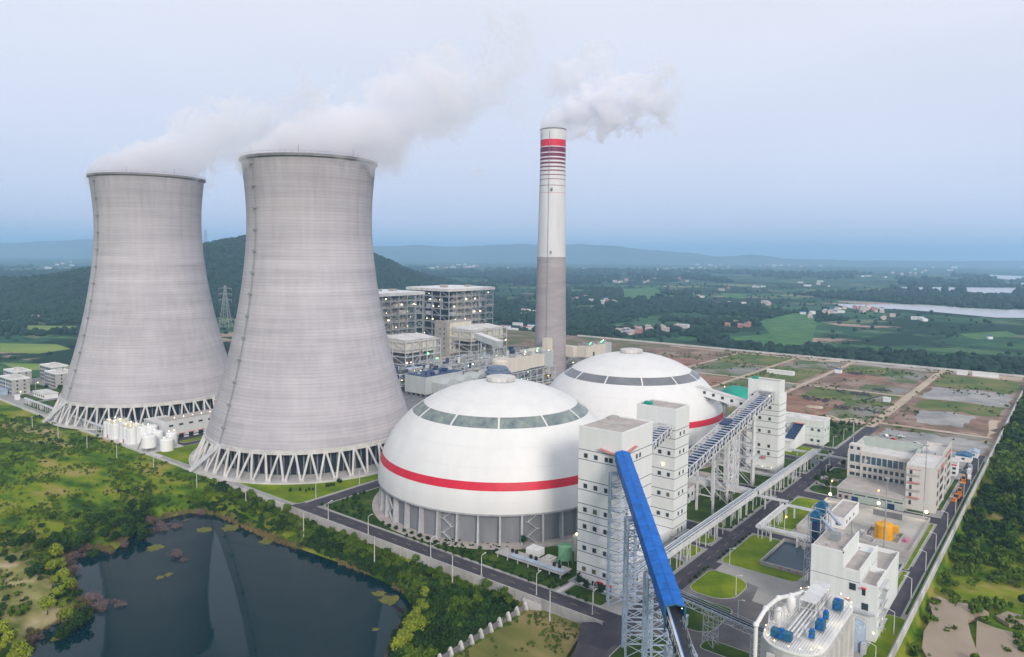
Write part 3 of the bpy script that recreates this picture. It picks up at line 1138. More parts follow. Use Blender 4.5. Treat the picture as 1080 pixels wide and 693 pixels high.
M['weeds'] = ramp_mat('weeds', [(0.30, (0.04, 0.08, 0.02)), (0.47, (0.09, 0.13, 0.03)), (0.58, (0.15, 0.16, 0.05)), (0.68, (0.22, 0.18, 0.11)), (0.78, (0.12, 0.13, 0.12))], 0.03, 0.95, 9)
M['weeds2'] = ramp_mat('weeds_on_gravel', [(0.34, (0.05, 0.09, 0.025)), (0.46, (0.10, 0.13, 0.05)), (0.54, (0.20, 0.19, 0.15)), (0.66, (0.26, 0.26, 0.26)), (0.78, (0.17, 0.18, 0.19))], 0.022, 0.95, 9)
for a in [
    (523, 562, 45, 106, 'dirt_grey', 1), (563, 572, 44, 108, 'weeds2', 2), (578, 640, 46, 80, 'dirt_pale', 3), (580, 700, 50, 108, 'dirt', 4), (598, 650, 62, 95, 'dirt_grey', 5),
    (655, 700, 46, 104, 'weeds', 6), (703, 772, 46, 108, 'dirt_grey', 7), (778, 862, 45, 110, 'weeds', 8), (866, 890, 46, 112, 'dirt_pale', 9),
    (560, 606, 122, 150, 'dirt_pale', 10), (575, 640, 121, 165, 'weeds2', 11), (608, 640, 150, 196, 'dirt_red', 12), (482, 606, 152, 198, 'dirt_red', 13), (640, 695, 122, 190, 'weeds', 14),
    (655, 690, 130, 150, 'weeds2', 15), (702, 745, 122, 160, 'weeds2', 16), (702, 770, 160, 196, 'dirt', 17), (775, 862, 124, 160, 'weeds2', 18), (770, 800, 150, 192, 'dirt_red', 19), (806, 866, 160, 200, 'weeds', 20), (868, 889, 124, 200, 'dirt_grey', 21),
    (484, 610, 207, 250, 'weeds', 22), (615, 700, 209, 262, 'weeds2', 23), (704, 800, 210, 262, 'weeds', 24), (804, 885, 210, 255, 'weeds2', 25), (870, 888, 214, 262, 'dirt_pale', 26),
    (600, 690, 268, 330, 'dirt_red', 27), (694, 790, 266, 325, 'weeds2', 28), (796, 880, 262, 330, 'weeds', 29), (610, 700, 336, 420, 'dirt_red', 30), (706, 790, 332, 424, 'dirt_red', 31), (796, 885, 336, 424, 'dirt', 32), (484, 580, 256, 298, 'dirt', 33),
]:
    plot(*a)
for x0, x1, y0, y1 in ((556, 889, 112.5, 118.5), (696, 702, 119, 424), (874, 880, 45, 424), (600, 889, 201.5, 206), (590, 889, 262, 265.5), (590, 885, 330, 333), (572, 577, 45, 119)):
    G_ += 0.004
    sheet('dirt_road', [(x0, y0), ((x0 + x1) / 2, y0 - 0.5), (x1, y0), (x1, y1), ((x0 + x1) / 2, y1 + 0.5), (x0, y1)], 0.2 + G_ * 0.1, M['dirt_pale'])
sheet('dry_field', [(152, 145), (196, 145), (198.4, 141), (198.4, 124), (178, 118.5), (150, 112), (120, 110), (120, 145)], -2.6, M['drygrass'], thick=2.5)


# ------------------------------------------------------------------ cooling towers
def cspline(zs, rs):
    n = len(zs)
    h = np.diff(zs)
    A_ = np.zeros((n, n)); b_ = np.zeros(n)
    A_[0, 0] = A_[-1, -1] = 1
    for i in range(1, n - 1):
        A_[i, i - 1] = h[i - 1]; A_[i, i] = 2 * (h[i - 1] + h[i]); A_[i, i + 1] = h[i]
        b_[i] = 3 * ((rs[i + 1] - rs[i]) / h[i] - (rs[i] - rs[i - 1]) / h[i - 1])
    c = np.linalg.solve(A_, b_)

    def f(z):
        k = int(np.clip(np.searchsorted(zs, z) - 1, 0, n - 2))
        d = z - zs[k]
        B_ = (rs[k + 1] - rs[k]) / h[k] - h[k] * (2 * c[k] + c[k + 1]) / 3
        return float(rs[k] + B_ * d + c[k] * d * d + (c[k + 1] - c[k]) / (3 * h[k]) * d ** 3)
    return f


TR = cspline(np.array([13.8, 45, 80, 115, 145, 172.7]), np.array([60.1, 50.7, 42.5, 37.2, 36.0, 38.4]))


def shell_mat():
    m, t, b = new_mat('tower_concrete')
    L = t.links.new
    tc = t.nodes.new('ShaderNodeTexCoord')

    def nz(scale, sx, sz, det, rough=0.6):
        mp = t.nodes.new('ShaderNodeMapping')
        mp.inputs['Scale'].default_value = (sx, sx, sz)
        n = t.nodes.new('ShaderNodeTexNoise')
        n.inputs['Scale'].default_value = scale
        n.inputs['Detail'].default_value = det
        n.inputs['Roughness'].default_value = rough
        L(tc.outputs['Object'], mp.inputs[0])
        L(mp.outputs[0], n.inputs['Vector'])
        return n.outputs[0]
    bands = nz(1.0, 0.008, 0.16, 6, 0.7)
    fine = nz(1.0, 0.02, 0.9, 3)
    blot = nz(0.03, 1, 0.6, 5)
    streak = nz(1.0, 0.25, 0.015, 4)
    r = t.nodes.new('ShaderNodeValToRGB')
    r.color_ramp.elements[0].position = 0.30
    r.color_ramp.elements[1].position = 0.70
    r.color_ramp.elements[0].color = (0.305, 0.292, 0.322, 1)
    r.color_ramp.elements[1].color = (0.525, 0.503, 0.532, 1)
    def ma(a, k, c):
        q = t.nodes.new('ShaderNodeMath'); q.operation = 'MULTIPLY_ADD'
        L(a, q.inputs[0]); q.inputs[1].default_value = k
        if isinstance(c, float): q.inputs[2].default_value = c
        else: L(c, q.inputs[2])
        return q.outputs[0]
    s = ma(bands, 0.60, 0.0)
    s = ma(fine, 0.22, s)
    s = ma(blot, 0.35, s)
    s = ma(streak, 0.26, s)
    s = ma(s, 1.0, -0.215)
    L(s, r.inputs[0])
    # lift joints; sooty run-off under the rim
    sp_ = t.nodes.new('ShaderNodeSeparateXYZ')
    L(tc.outputs['Object'], sp_.inputs[0])
    pp = t.nodes.new('ShaderNodeMath'); pp.operation = 'PINGPONG'; pp.inputs[1].default_value = 0.9
    L(sp_.outputs[2], pp.inputs[0])
    lt = t.nodes.new('ShaderNodeMath'); lt.operation = 'LESS_THAN'; lt.inputs[1].default_value = 0.12
    L(pp.outputs[0], lt.inputs[0])
    sc = t.nodes.new('ShaderNodeMath'); sc.operation = 'MULTIPLY'; sc.inputs[1].default_value = 0.35
    L(lt.outputs[0], sc.inputs[0])
    mx_ = t.nodes.new('ShaderNodeMixRGB')
    mx_.inputs[2].default_value = (0.24, 0.22, 0.23, 1)
    L(sc.outputs[0], mx_.inputs[0])
    L(r.outputs[0], mx_.inputs[1])
    rim = t.nodes.new('ShaderNodeMapRange')
    rim.inputs[1].default_value = 118
    rim.inputs[2].default_value = 172
    L(sp_.outputs[2], rim.inputs[0])
    run = nz(1.0, 0.35, 0.02, 4, 0.7)
    k1 = t.nodes.new('ShaderNodeMath'); k1.operation = 'MULTIPLY'
    L(rim.outputs[0], k1.inputs[0]); L(run, k1.inputs[1])
    k2 = t.nodes.new('ShaderNodeMath'); k2.operation = 'MULTIPLY'; k2.inputs[1].default_value = 0.85
    L(k1.outputs[0], k2.inputs[0])
    dk = t.nodes.new('ShaderNodeMixRGB')
    dk.inputs[2].default_value = (0.20, 0.185, 0.20, 1)
    L(k2.outputs[0], dk.inputs[0])
    L(mx_.outputs[0], dk.inputs[1])
    L(dk.outputs[0], b.inputs['Base Color'])
    b.inputs['Roughness'].default_value = 0.9
    b.inputs['Specular IOR Level'].default_value = 0.2
    return m


M['shell'] = shell_mat()


def cooling_tower(cx, cy, az, label):
    t = thing('cooling_tower', label, 'cooling tower', (cx, cy, 0))
    mb = MB()
    zs = [13.8 + (172.7 - 13.8) * i / 60 for i in range(61)]
    mb.lathe((cx, cy), [(TR(13.8) - 1.2, 13.8)] + [(TR(z), z) for z in zs] + [(TR(172.7) - 0.9, 172.7)] + [(TR(z) - 0.9, z) for z in zs[::-1]], 144)
    mb.build('shell', M['shell'], t, smooth=True)
    mb = MB()
    R = TR(172.7)
    mb.lathe((cx, cy), [(R, 171.2), (R + 1.1, 171.4), (R + 1.1, 172.4), (R + 0.9, 172.9), (R - 1.6, 172.9), (R - 1.6, 171.5), (R - 0.9, 171.2)], 144)
    mb.build('rim', M['concrete_dark'], t)
    mb = MB()
    for k in range(72):
        a = 2 * pi * k / 72
        p = (cx + (R + 1.0) * cos(a), cy + (R + 1.0) * sin(a))
        q = (cx + (R + 1.0) * cos(a + 2 * pi / 72), cy + (R + 1.0) * sin(a + 2 * pi / 72))
        mb.beam((*p, 172.9), (*p, 174.1), 0.12)
        mb.beam((*p, 174.1), (*q, 174.1), 0.12)
        if k % 9 == 0: mb.beam((*p, 173), (*p, 177), 0.18)
    mb.build('railing', M['grey_steel'], t)
    mb = MB()
    mb.lathe((cx, cy), [(TR(14) + 0.35, 13.2), (TR(14) + 0.35, 15.4), (TR(15.4) - 0.2, 15.5)], 144)
    mb.build('ring_beam', M['concrete_pale'], t)
    n = 48
    for k in range(n):
        a = 2 * pi * (k + 0.5) / n
        mb = MB()
        foot = Vector((cx + 66.2 * cos(a), cy + 66.2 * sin(a), 0.9))
        for s in (-1, 1):
            b_ = a + s * pi / n * 0.93
            f2 = foot + Vector((-sin(a), cos(a), 0)) * s * 0.5
            top = Vector((cx + 59.9 * cos(b_), cy + 59.9 * sin(b_), 14.2))
            mb.tube(f2, top, 0.62, n=8)
        mb.box(foot.x - 1.1, foot.x + 1.1, foot.y - 1.1, foot.y + 1.1, 0, 1.5)
        mb.build('leg', M['concrete_pale'], t)
    mb = MB()
    mb.lathe((cx, cy), [(68.8, 0), (68.8, 0.9), (68.2, 0.9), (68.2, 0.5), (67.5, 0.4), (52, 0.4)], 144)
    mb.build('basin', M['concrete_pale'], t)
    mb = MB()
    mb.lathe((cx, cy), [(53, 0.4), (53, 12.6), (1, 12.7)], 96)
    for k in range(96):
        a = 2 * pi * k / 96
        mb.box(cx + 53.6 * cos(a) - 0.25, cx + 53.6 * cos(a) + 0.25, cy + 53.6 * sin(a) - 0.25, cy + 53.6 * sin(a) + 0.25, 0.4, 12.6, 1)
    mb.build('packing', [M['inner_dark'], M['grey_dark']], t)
    # the stair that climbs the shell, with its rest platforms
    mb = MB()
    pts = []
    for z in [15 + (171 - 15) * i / 52 for i in range(53)]:
        r = TR(z) + 0.7
        pts.append(Vector((cx + r * cos(az), cy + r * sin(az), z)))
    tg = Vector((-sin(az), cos(az), 0))
    for p, q in zip(pts, pts[1:]):
        for s in (-0.45, 0.45): mb.beam(p + tg * s, q + tg * s, 0.16)
        mb.beam(p - tg * 0.45, p + tg * 0.45, 0.12)
    for p in pts[3::4]:
        o_ = Vector((cos(az), sin(az), 0))
        mb.beam(p - tg * 1.0 + o_ * 0.5, p + tg * 1.0 + o_ * 0.5, 1.2, 0.9)
    mb.build('ladder', M['grey_dark'], t)
    mb = MB()
    a2 = az - 0.17
    for s in (-1, 1):
        mb.beam(pts[0] + tg * (s * 0.9), Vector((cx + 72 * cos(a2), cy + 72 * sin(a2), 0.5)) + Vector((-sin(a2), cos(a2), 0)) * s * 0.9, 0.3, 1.4)
    mb.beam(pts[0], Vector((cx + 72 * cos(a2), cy + 72 * sin(a2), 0.2)), 1.1, 0.3)
    mb.build('stair', M['pale_steel'], t)
    return t


cooling_tower(268.5, 364.4, radians(180), 'grey concrete cooling tower nearest the striped domes, standing on bright lawn')
cooling_tower(261.5, 550.1, radians(182), 'grey concrete cooling tower farther off, behind the white chemical tanks')


# ------------------------------------------------------------------ coal storage domes
def dome_r(z): return 58.6 * math.sqrt(max(0.0, 1 - ((z - 14) / 44.8) ** 2))


M['dome'] = mat('dome_sheeting', (0.68, 0.685, 0.685), 0.5, 0.04, 0.12, spec=0.35, stretch=(1, 1, 0.15), detail=6)
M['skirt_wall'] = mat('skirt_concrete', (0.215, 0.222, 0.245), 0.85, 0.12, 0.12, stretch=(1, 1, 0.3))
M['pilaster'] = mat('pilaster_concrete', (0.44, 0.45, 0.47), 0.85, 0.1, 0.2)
M['skylight'] = mat('skylight_sheet', (0.25, 0.29, 0.27), 0.3, 0.25, 0.25, spec=0.5, stretch=(1, 1, 0.3), col2=(0.09, 0.13, 0.145))
M['skylight2'] = mat('skylight_sheet_grey', (0.17, 0.18, 0.20), 0.35, 0.12, 0.12, spec=0.5)
M['joint'] = mat('sheet_joint', (0.66, 0.665, 0.675), 0.6, 0.05, 0.3)


def coal_dome(cx, cy, label, sky, rot=0.0):
    t = thing('coal_dome', label, 'dome', (cx, cy, 0))

    def band(z0, z1, k, name, m, off=0.0, smooth=True):
        mb = MB()
        mb.lathe((cx, cy), [(dome_r(z0 + (z1 - z0) * i / k) + off, z0 + (z1 - z0) * i / k) for i in range(k + 1)], 144)
        return mb.build(name, M[m], t, smooth=smooth)
    band(13.4, 22.9, 6, 'lower_shell', 'dome')
    band(22.9, 26.2, 3, 'stripe', 'red', 0.03)
    band(26.2, 45.1, 12, 'middle_shell', 'dome')
    mb = MB()
    zt = [48.8 + (58.5 - 48.8) * (1 - (1 - i / 12) ** 2) for i in range(13)]
    mb.lathe((cx, cy), [(dome_r(z), z) for z in zt], 144)
    mb.build('top_shell', M['dome'], t, smooth=True)
    # the ring of translucent sheets in twelve fields between white ribs
    for k in range(12):
        a0 = 2 * pi * k / 12 + rot + 0.006
        a1 = 2 * pi * (k + 1) / 12 + rot - 0.006
        mb = MB()
        mb.lathe((cx, cy), [(dome_r(z) - 0.1, z) for z in (45.1, 46.4, 47.6, 48.8)], 12, a0=a0, a1=a1)
        mb.build('skylight', M[sky], t, smooth=True)
        mb = MB()
        a = 2 * pi * k / 12 + rot
        for z0, z1 in ((45.0, 46.3), (46.3, 47.6), (47.6, 48.9)):
            mb.beam((cx + dome_r(z0) * cos(a), cy + dome_r(z0) * sin(a), z0), (cx + dome_r(z1) * cos(a), cy + dome_r(z1) * sin(a), z1), 0.75, 0.3)
        mb.build('rib', M['dome'], t)
    # sheet joints: fine raised seams
    mb = MB()
    for k in range(12):
        a = 2 * pi * k / 12 + rot
        for i in range(12):
            z0, z1 = zt[i], zt[i + 1]
            r0, r1 = dome_r(z0), dome_r(z1)
            mb.beam((cx + r0 * cos(a), cy + r0 * sin(a), z0), (cx + r1 * cos(a), cy + r1 * sin(a), z1), 0.14, 0.06)
    for k in range(36):
        a = 2 * pi * k / 36 + rot
        for z0, z1 in ((14, 18), (18, 22.8), (26.3, 31), (31, 36), (36, 41), (41, 45)):
            mb.beam((cx + dome_r(z0) * cos(a), cy + dome_r(z0) * sin(a), z0), (cx + dome_r(z1) * cos(a), cy + dome_r(z1) * sin(a), z1), 0.07, 0.05)
    for z in (18.4, 31.5, 38.5, 53.0):
        mb.lathe((cx, cy), [(dome_r(z - 0.12) + 0.03, z - 0.12), (dome_r(z) + 0.045, z), (dome_r(z + 0.12) + 0.03, z + 0.12)], 144)
    mb.build('seams', M['joint'], t)
    # cap
    mb = MB()
    mb.lathe((cx, cy), [(5.9, 57.6), (6.2, 58.6), (6.6, 58.7)], 40)
    mb.build('cap_base', M['grey_dark'], t)
    mb = MB()
    mb.lathe((cx, cy), [(6.6, 58.6), (6.9, 60.2), (6.9, 60.6), (4.0, 61.1), (0.1, 61.3)], 40)
    for k in range(16):
        a = 2 * pi * k / 16
        mb.beam((cx + 6.85 * cos(a), cy + 6.85 * sin(a), 58.7), (cx + 6.95 * cos(a), cy + 6.95 * sin(a), 60.4), 0.25)
    mb.build('cap', M['roof_pale'], t)
    # underside lip, skirt wall, buttresses, footing
    mb = MB()
    mb.lathe((cx, cy), [(58.62, 13.6), (58.7, 12.9), (55.0, 12.9)], 144)
    mb.build('eave', M['grey_steel'], t)
    mb = MB()
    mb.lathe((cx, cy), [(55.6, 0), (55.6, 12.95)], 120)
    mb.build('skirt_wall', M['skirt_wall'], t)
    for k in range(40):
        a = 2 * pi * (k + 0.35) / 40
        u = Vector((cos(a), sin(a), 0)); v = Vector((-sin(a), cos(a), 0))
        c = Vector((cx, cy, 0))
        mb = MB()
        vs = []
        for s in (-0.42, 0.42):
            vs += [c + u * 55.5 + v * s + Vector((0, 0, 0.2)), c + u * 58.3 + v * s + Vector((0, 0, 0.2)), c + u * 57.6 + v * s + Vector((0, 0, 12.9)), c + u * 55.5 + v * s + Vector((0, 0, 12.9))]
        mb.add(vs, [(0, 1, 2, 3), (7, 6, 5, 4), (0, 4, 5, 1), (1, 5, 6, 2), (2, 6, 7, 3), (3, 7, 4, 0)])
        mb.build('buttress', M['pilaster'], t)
    mb = MB()
    mb.lathe((cx, cy), [(61.4, 0), (61.3, 0.5), (55.5, 0.7)], 120)
    mb.build('footing', M['roof_grey'], t)
    # zigzag escape stairs between buttresses
    for k in (21.5, 25.5, 17.5):
        a = 2 * pi * (k + 0.35) / 40
        u = Vector((cos(a), sin(a), 0)); v = Vector((-sin(a), cos(a), 0))
        c = Vector((cx, cy, 0)) + u * 57.0
        mb = MB()
        for j in range(4):
            s = 1 if j % 2 else -1
            z0, z1 = 0.7 + j * 3, 0.7 + (j + 1) * 3
            mb.beam(c - v * 1.9 * s + Vector((0, 0, z0)), c + v * 1.9 * s + Vector((0, 0, z1)), 0.7, 0.25)
            mb.beam(c - v * 1.9 * s + Vector((0, 0, z0 + 1)), c + v * 1.9 * s + Vector((0, 0, z1 + 1)), 0.1)
            mb.beam(c + v * 1.5 * s + Vector((0, 0, z1)), c + v * 3.0 * s + Vector((0, 0, z1)), 1.0, 0.2)
        mb.build('stair', M['pale_steel'], t)
    return t


coal_dome(271.5, 220.0, 'white dome with red stripe and green-tinted skylight ring, nearest the pond', 'skylight', radians(8))
coal_dome(404.2, 222.3, 'white dome with red stripe behind the tall transfer towers', 'skylight2', radians(8))

# ------------------------------------------------------------------ chimney
ch = thing('chimney', 'tall round chimney, bare concrete below and white with red bands above', 'chimney', (584.4, 411.4, 0))
CX, CY = 584.4, 411.4


def chr_(z): return 15.9 + (12.3 - 15.9) * min(1, z / 205.0)


def ring(z0, z1, name, m, off=0.0):
    mb = MB()
    k = max(1, int((z1 - z0) / 12))
    mb.lathe((CX, CY), [(chr_(z0 + (z1 - z0) * i / k) + off, z0 + (z1 - z0) * i / k) for i in range(k + 1)], 64)
    return mb.build(name, M[m], ch, smooth=True)


M['chimney'] = mat('chimney_concrete', (0.34, 0.31, 0.315), 0.85, 0.1, 0.12, stretch=(0.3, 0.3, 1.2))
M['chimney_white'] = mat('chimney_paint', (0.60, 0.60, 0.61), 0.6, 0.06, 0.1, stretch=(1, 1, 0.2))
ring(0, 116.7, 'lower_shaft', 'chimney')
bands = [(228.7, 222.2, 'red'), (221.4, 216.7, 'purple'), (215.7, 212.5, 'purple'), (211.2, 209.1, 'purple'), (207.3, 205.5, 'purple'), (203.4, 202.1, 'purple'),
         (199.7, 198.6, 'purple'), (195.5, 194.7, 'purple'), (191.3, 190.7, 'purple'), (185.3, 184.8, 'purple'), (178.4, 178.0, 'salmon')]
z = 116.7
for hi, lo, m in bands[::-1]:
    ring(z, lo, 'upper_shaft', 'chimney_white')
    ring(lo, hi, 'band', m)
    z = hi
ring(z, 238.9, 'upper_shaft', 'chimney_white')
mb = MB()
mb.lathe((CX, CY), [(12.3, 238.4), (12.8, 238.5), (12.8, 239.3), (11.0, 239.3), (11.0, 225)], 64)
mb.build('rim', M['concrete_dark'], ch)
mb = MB()
mb.lathe((CX, CY), [(11.1, 238.2), (0.1, 238.2)], 48)
mb.build('flue_cover', M['dark'], ch)
mb = MB()
for z in (120, 180):
    a = radians(212)
    mb.box(CX + 13.6 * cos(a) - 0.8, CX + 13.6 * cos(a) + 0.8, CY + 13.6 * sin(a) - 0.8, CY + 13.6 * sin(a) + 0.8, z, z + 2.4)
a = radians(200)
for s in (-0.3, 0.3):
    mb.beam((CX + 16.3 * cos(a + s * .03), CY + 16.3 * sin(a + s * .03), 3), (CX + 12.7 * cos(a + s * .03), CY + 12.7 * sin(a + s * .03), 236), 0.14)
mb.build('hatches', M['grey_dark'], ch)


# ------------------------------------------------------------------ transfer towers
def tower_lines(rows):
    out = []
    for z in rows:
        out += [(z + 2.0, 0.12), (z - 1.6, 0.12)]
    return out


T1ROWS = [47.9, 36.8, 28.1, 21.9, 14.0, 6.2, 1.9]
M['tw1'] = wall_mat('tower_wall_large', (0.77, 0.78, 0.78), tower_lines(T1ROWS[:6]) + [(1.0, 0.1)], panel=6.0, streak=0.07)
T2ROWS = [44.5, 36.6, 27.4, 18.8, 10.0, 2.6]
M['tw2'] = wall_mat('tower_wall_middle', (0.76, 0.78, 0.77), tower_lines(T2ROWS), panel=6.0, streak=0.07)
T3ROWS = [42.3, 36.6, 30.3, 23.2, 15.1, 10.9, 2.7]
M['tw3'] = wall_mat('tower_wall_far', (0.76, 0.78, 0.76), tower_lines([36.6, 30.3, 23.2, 10.9]), panel=6.0, streak=0.07)


def transfer_tower(name, label, x0, x1, y0, y1, H, wall, rows, us_x, us_y, roofm='roof_grey'):
    t = thing(name, label, 'industrial building', (x0, y0, 0))
    mb = MB()
    mb.box(x0, x1, y0, y1, 0, H)
    mb.build('wall', wall, t)
    mb = MB()
    mb.box(x0 + 0.35, x1 - 0.35, y0 + 0.35, y1 - 0.35, H + 0.004, H + 0.15)
    rf = mb.build('roof', M[roofm], t)
    mb = MB()
    parapet(mb, x0 - 0.05, x1 + 0.05, y0 - 0.05, y1 + 0.05, H - 0.002, 0.55, 0.35)
    mb.build('parapet', M['white'], t)
    n = 0
    rr = random.Random(int(H * 10))
    for z in rows:
        for u, wd in us_x:
            window(t, '-x', u, z, wd, 1.5, x0, pane=M['glass'] if rr.random() < 0.85 else M['lit_glass'])
        for u, wd in us_y:
            window(t, '-y', u, z, wd, 1.5, y0)
    return t


M['lit_glass'] = mat('window_glass_lit', (0.16, 0.14, 0.07), 0.3, 0.2, 0.8)  # yellowish pane colour stands for lamplight behind the window
t1 = transfer_tower('transfer_tower', 'tallest white transfer tower, where the blue gallery ends under a red canopy', 219, 242, 123.5, 141, 57.9, M['tw1'], T1ROWS,
                    [(137.9, 1.4), (133.7, 1.4), (129.4, 1.2), (127.6, 1.4)], [(223.5, 1.2), (230.0, 1.1), (232.4, 1.1)])
mb = MB()
for k in range(11):   # canopy: a thin curved red eave wrapping the corner
    pass
mb.beam((218.1, 131.6, 51.6), (217.6, 122.6, 50.2), 1.5, 0.3)
mb.beam((217.8, 122.6, 50.2), (228.5, 122.9, 52.0), 1.3, 0.3)
mb.build('canopy', M['salmon'], t1)
mb = MB()
mb.box(218.85, 218.99, 123.6, 125.4, 48.2, 50.4)
mb.box(219.1, 222.2, 123.35, 123.49, 48.2, 50.4)
mb.build('opening', M['dark'], t1)
for y, m in ((131.0, 'red'), (127.2, 'red')):
    mb = MB()
    mb.box(217.6, 219, y - 1.2, y + 1.2, 3.0, 3.25)
    mb.build('door_canopy', M[m], t1)
    mb = MB()
    mb.box(218.93, 219.0, y - 0.8, y + 0.8, 0.2, 2.9)
    mb.build('door', M['dark'], t1)
mb = MB()
mb.box(230, 230.9, 128, 140, 58.06, 58.4); mb.box(236, 239, 136, 139, 58.06, 59.2)
mb.build('roof_plant', M['concrete'], t1)

t2 = transfer_tower('transfer_tower', 'slimmer white transfer tower between the tallest one and the long conveyor, with a lit lamp', 279, 292.3, 131.9, 150.2, 55.2, M['tw2'], T2ROWS,
                    [(138.8, 1.4), (134.6, 1.2), (144.5, 1.3)], [(283.6, 1.0), (287.2, 1.0)])
bulb(t2, (278.6, 137.2, 31.5), 0.55, 'bulb')
mb = MB()
mb.box(281, 283.6, 145, 148, 55.36, 56.6)
mb.build('roof_unit', M['teal'], t2)
mb = MB()
mb.box(270, 279, 133, 148, 0.15, 4.2)
mb.box(269.7, 279, 132.7, 148.3, 4.2, 4.5)
mb.build('annex', M['white'], t2)
for y in (136, 140, 144):
    window(t2, '-x', y, 2.4, 1.4, 1.6, 270)

t3 = transfer_tower('transfer_tower', 'white transfer tower at the top of the long truss conveyor, beside the small white annex', 400, 408.6, 128.6, 146, 50.9, M['tw3'], T3ROWS,
                    [(143.2, 1.3), (138.8, 1.3), (133.4, 1.2)], [])
mb = MB()
mb.box(401.5, 410.2, 128.05, 128.55, 0.1, 44.0)
mb.box(408.62, 411.5, 128.3, 145.5, 0.1, 44.0)
mb.build('wing', M['tw3'], t3)
mb = MB()
mb.box(403, 405, 142, 145, 51.06, 52.3)
mb.build('roof_unit', M['teal'], t3)
mb = MB()
mb.box(393, 400, 127, 147.5, 0.15, 1.0)
mb.box(396, 400, 130, 144, 3.0, 3.3)
mb.build('plinth', M['concrete_pale'], t3)
for y in (131.4, 136.2, 141.0): bulb(t3, (399.3, y, 3.2), 0.28, 'bulb_white')
window(t3, '-x', 136, 8.6, 2.6, 1.2, 399.0, pane=M['salmon'])

# ------------------------------------------------------------------ blue gallery and its belt
D = Vector((-0.775, -0.632, 0)).normalized()
S = Vector((-D.y, D.x, 0))
P0 = Vector((217.5, 122.3, 48.9))
P1 = Vector((157.3, 73.3, 32.8))
g = thing('conveyor_gallery', 'bright blue covered conveyor gallery sloping down from the tallest white tower', 'conveyor', (P0.x, P0.y, 0))


def gsec(c, wd, h, mi=0):
    """Cross-section: two sides and a shallow pitched roof."""
    a = c - S * wd / 2; b = c + S * wd / 2
    return [a, a + Vector((0, 0, h)), c + Vector((0, 0, h + 0.55)), b + Vector((0, 0, h)), b]


NS = 26
for part, ids, mm in (('roof', ((1, 2), (2, 3)), 'blue'), ('side', ((0, 1),), 'blue_side'), ('side', ((3, 4),), 'blue_side')):
    mb = MB()
    for k in range(NS):
        ov = 0.03 * (k % 2)
        c0, c1 = P0.lerp(P1, k / NS), P0.lerp(P1, (k + 1.02) / NS)
        # the head dips to meet the tower
        s0, s1 = gsec(c0, 4.9 + ov, 3.4 + ov), gsec(c1, 4.9 + ov, 3.4 + ov)
        for i, j in ids:
            mb.add([s0[i], s0[j], s1[j], s1[i]], [(0, 1, 2, 3)])
            q = [v + Vector((0, 0, -0.12)) if part == 'roof' else v - S * (0.1 if i == 3 else -0.1) for v in (s0[i], s0[j], s1[j], s1[i])]
            mb.add(q, [(3, 2, 1, 0)])
    mb.build(part, M[mm], g)
mb = MB()
mb.beam(P0 + Vector((0, 0, 4.0)), P1 + Vector((0, 0, 4.0)), 0.35, 0.14)
mb.build('ridge', M['blue'], g)
mb = MB()
for k in range(1, 40):
    c = P0.lerp(P1, k / 40)
    s0 = gsec(c, 4.95, 3.42)
    for i_, j_ in ((0, 1), (1, 2), (2, 3), (3, 4)): mb.beam(s0[i_], s0[j_], 0.05)
mb.build('sheet_joints', M['blue'], g)
mb = MB()
mb.beam(P0 + Vector((0, 0, 0.1)), P1 + Vector((0, 0, 0.1)), 4.6, 0.25)
mb.build('floor', M['dark_steel'], g)
mb = MB()
truss(mb, P0 - Vector((0, 0, 2.0)), P1 - Vector((0, 0, 2.0)), 1.9, 3.6, 22, 0.22)
mb.build('girder', M['dark_steel'], g)
mb = MB()
e = gsec(P1, 4.9, 3.4)
for p_, q_ in zip(e, e[1:]): mb.beam(p_, q_, 0.3)
for s in (-1, 1): mb.beam(P1 + S * s * 2.4 + Vector((0, 0, 3.4)), P1 + S * s * 2.4 - Vector((0, 0, 2.6)), 0.35)
mb.build('end_frame', M['royal'], g)
bulb(g, tuple(P1 + S * 1.6 + Vector((0, 0, 3.1)) + D * 0.3), 0.13, 'bulb')
# open belt running on below
P2 = Vector((120.0, 43.0, 21.5))
ob_ = thing('belt_conveyor', 'open belt conveyor with blue edge tube coming out of the blue gallery', 'conveyor', (P1.x, P1.y, 0))
B0 = P0.lerp(P1, 0.93) + Vector((0, 0, 0.9))
mb = MB()
mb.beam(B0 + S * 0.2, P2 + S * 0.2, 1.7, 0.2)
mb.build('belt', M['belt'], ob_)
mb = MB()
mb.beam(B0 - S * 1.15 + Vector((0, 0, 0.2)), P2 - S * 1.15 + Vector((0, 0, 0.2)), 0.55, 0.45)
mb.build('edge_tube', M['pale_steel'], ob_)
mb = MB()
mb.beam(B0 - S * 0.75 + Vector((0, 0, 0.2)), P2 - S * 0.75 + Vector((0, 0, 0.2)), 0.28, 0.35)
mb.build('side_rail', M['blue'], ob_)
mb = MB()
truss(mb, P1 - Vector((0, 0, 2.0)), P2 - Vector((0, 0, 2.0)), 1.9, 3.2, 18, 0.2)
mb.build('girder', M['dark_steel'], ob_)
mb = MB()
for s in (-1.9, 1.9):
    mb.beam(P1 + S * s + Vector((0, 0, 1.1)), P2 + S * s + Vector((0, 0, 1.1)), 0.1)
    for k in range(20):
        c = P1.lerp(P2, k / 19) + S * s
        mb.beam(c - Vector((0, 0, 0.5)), c + Vector((0, 0, 1.1)), 0.08)
mb.build('railing', M['grey_steel'], ob_)

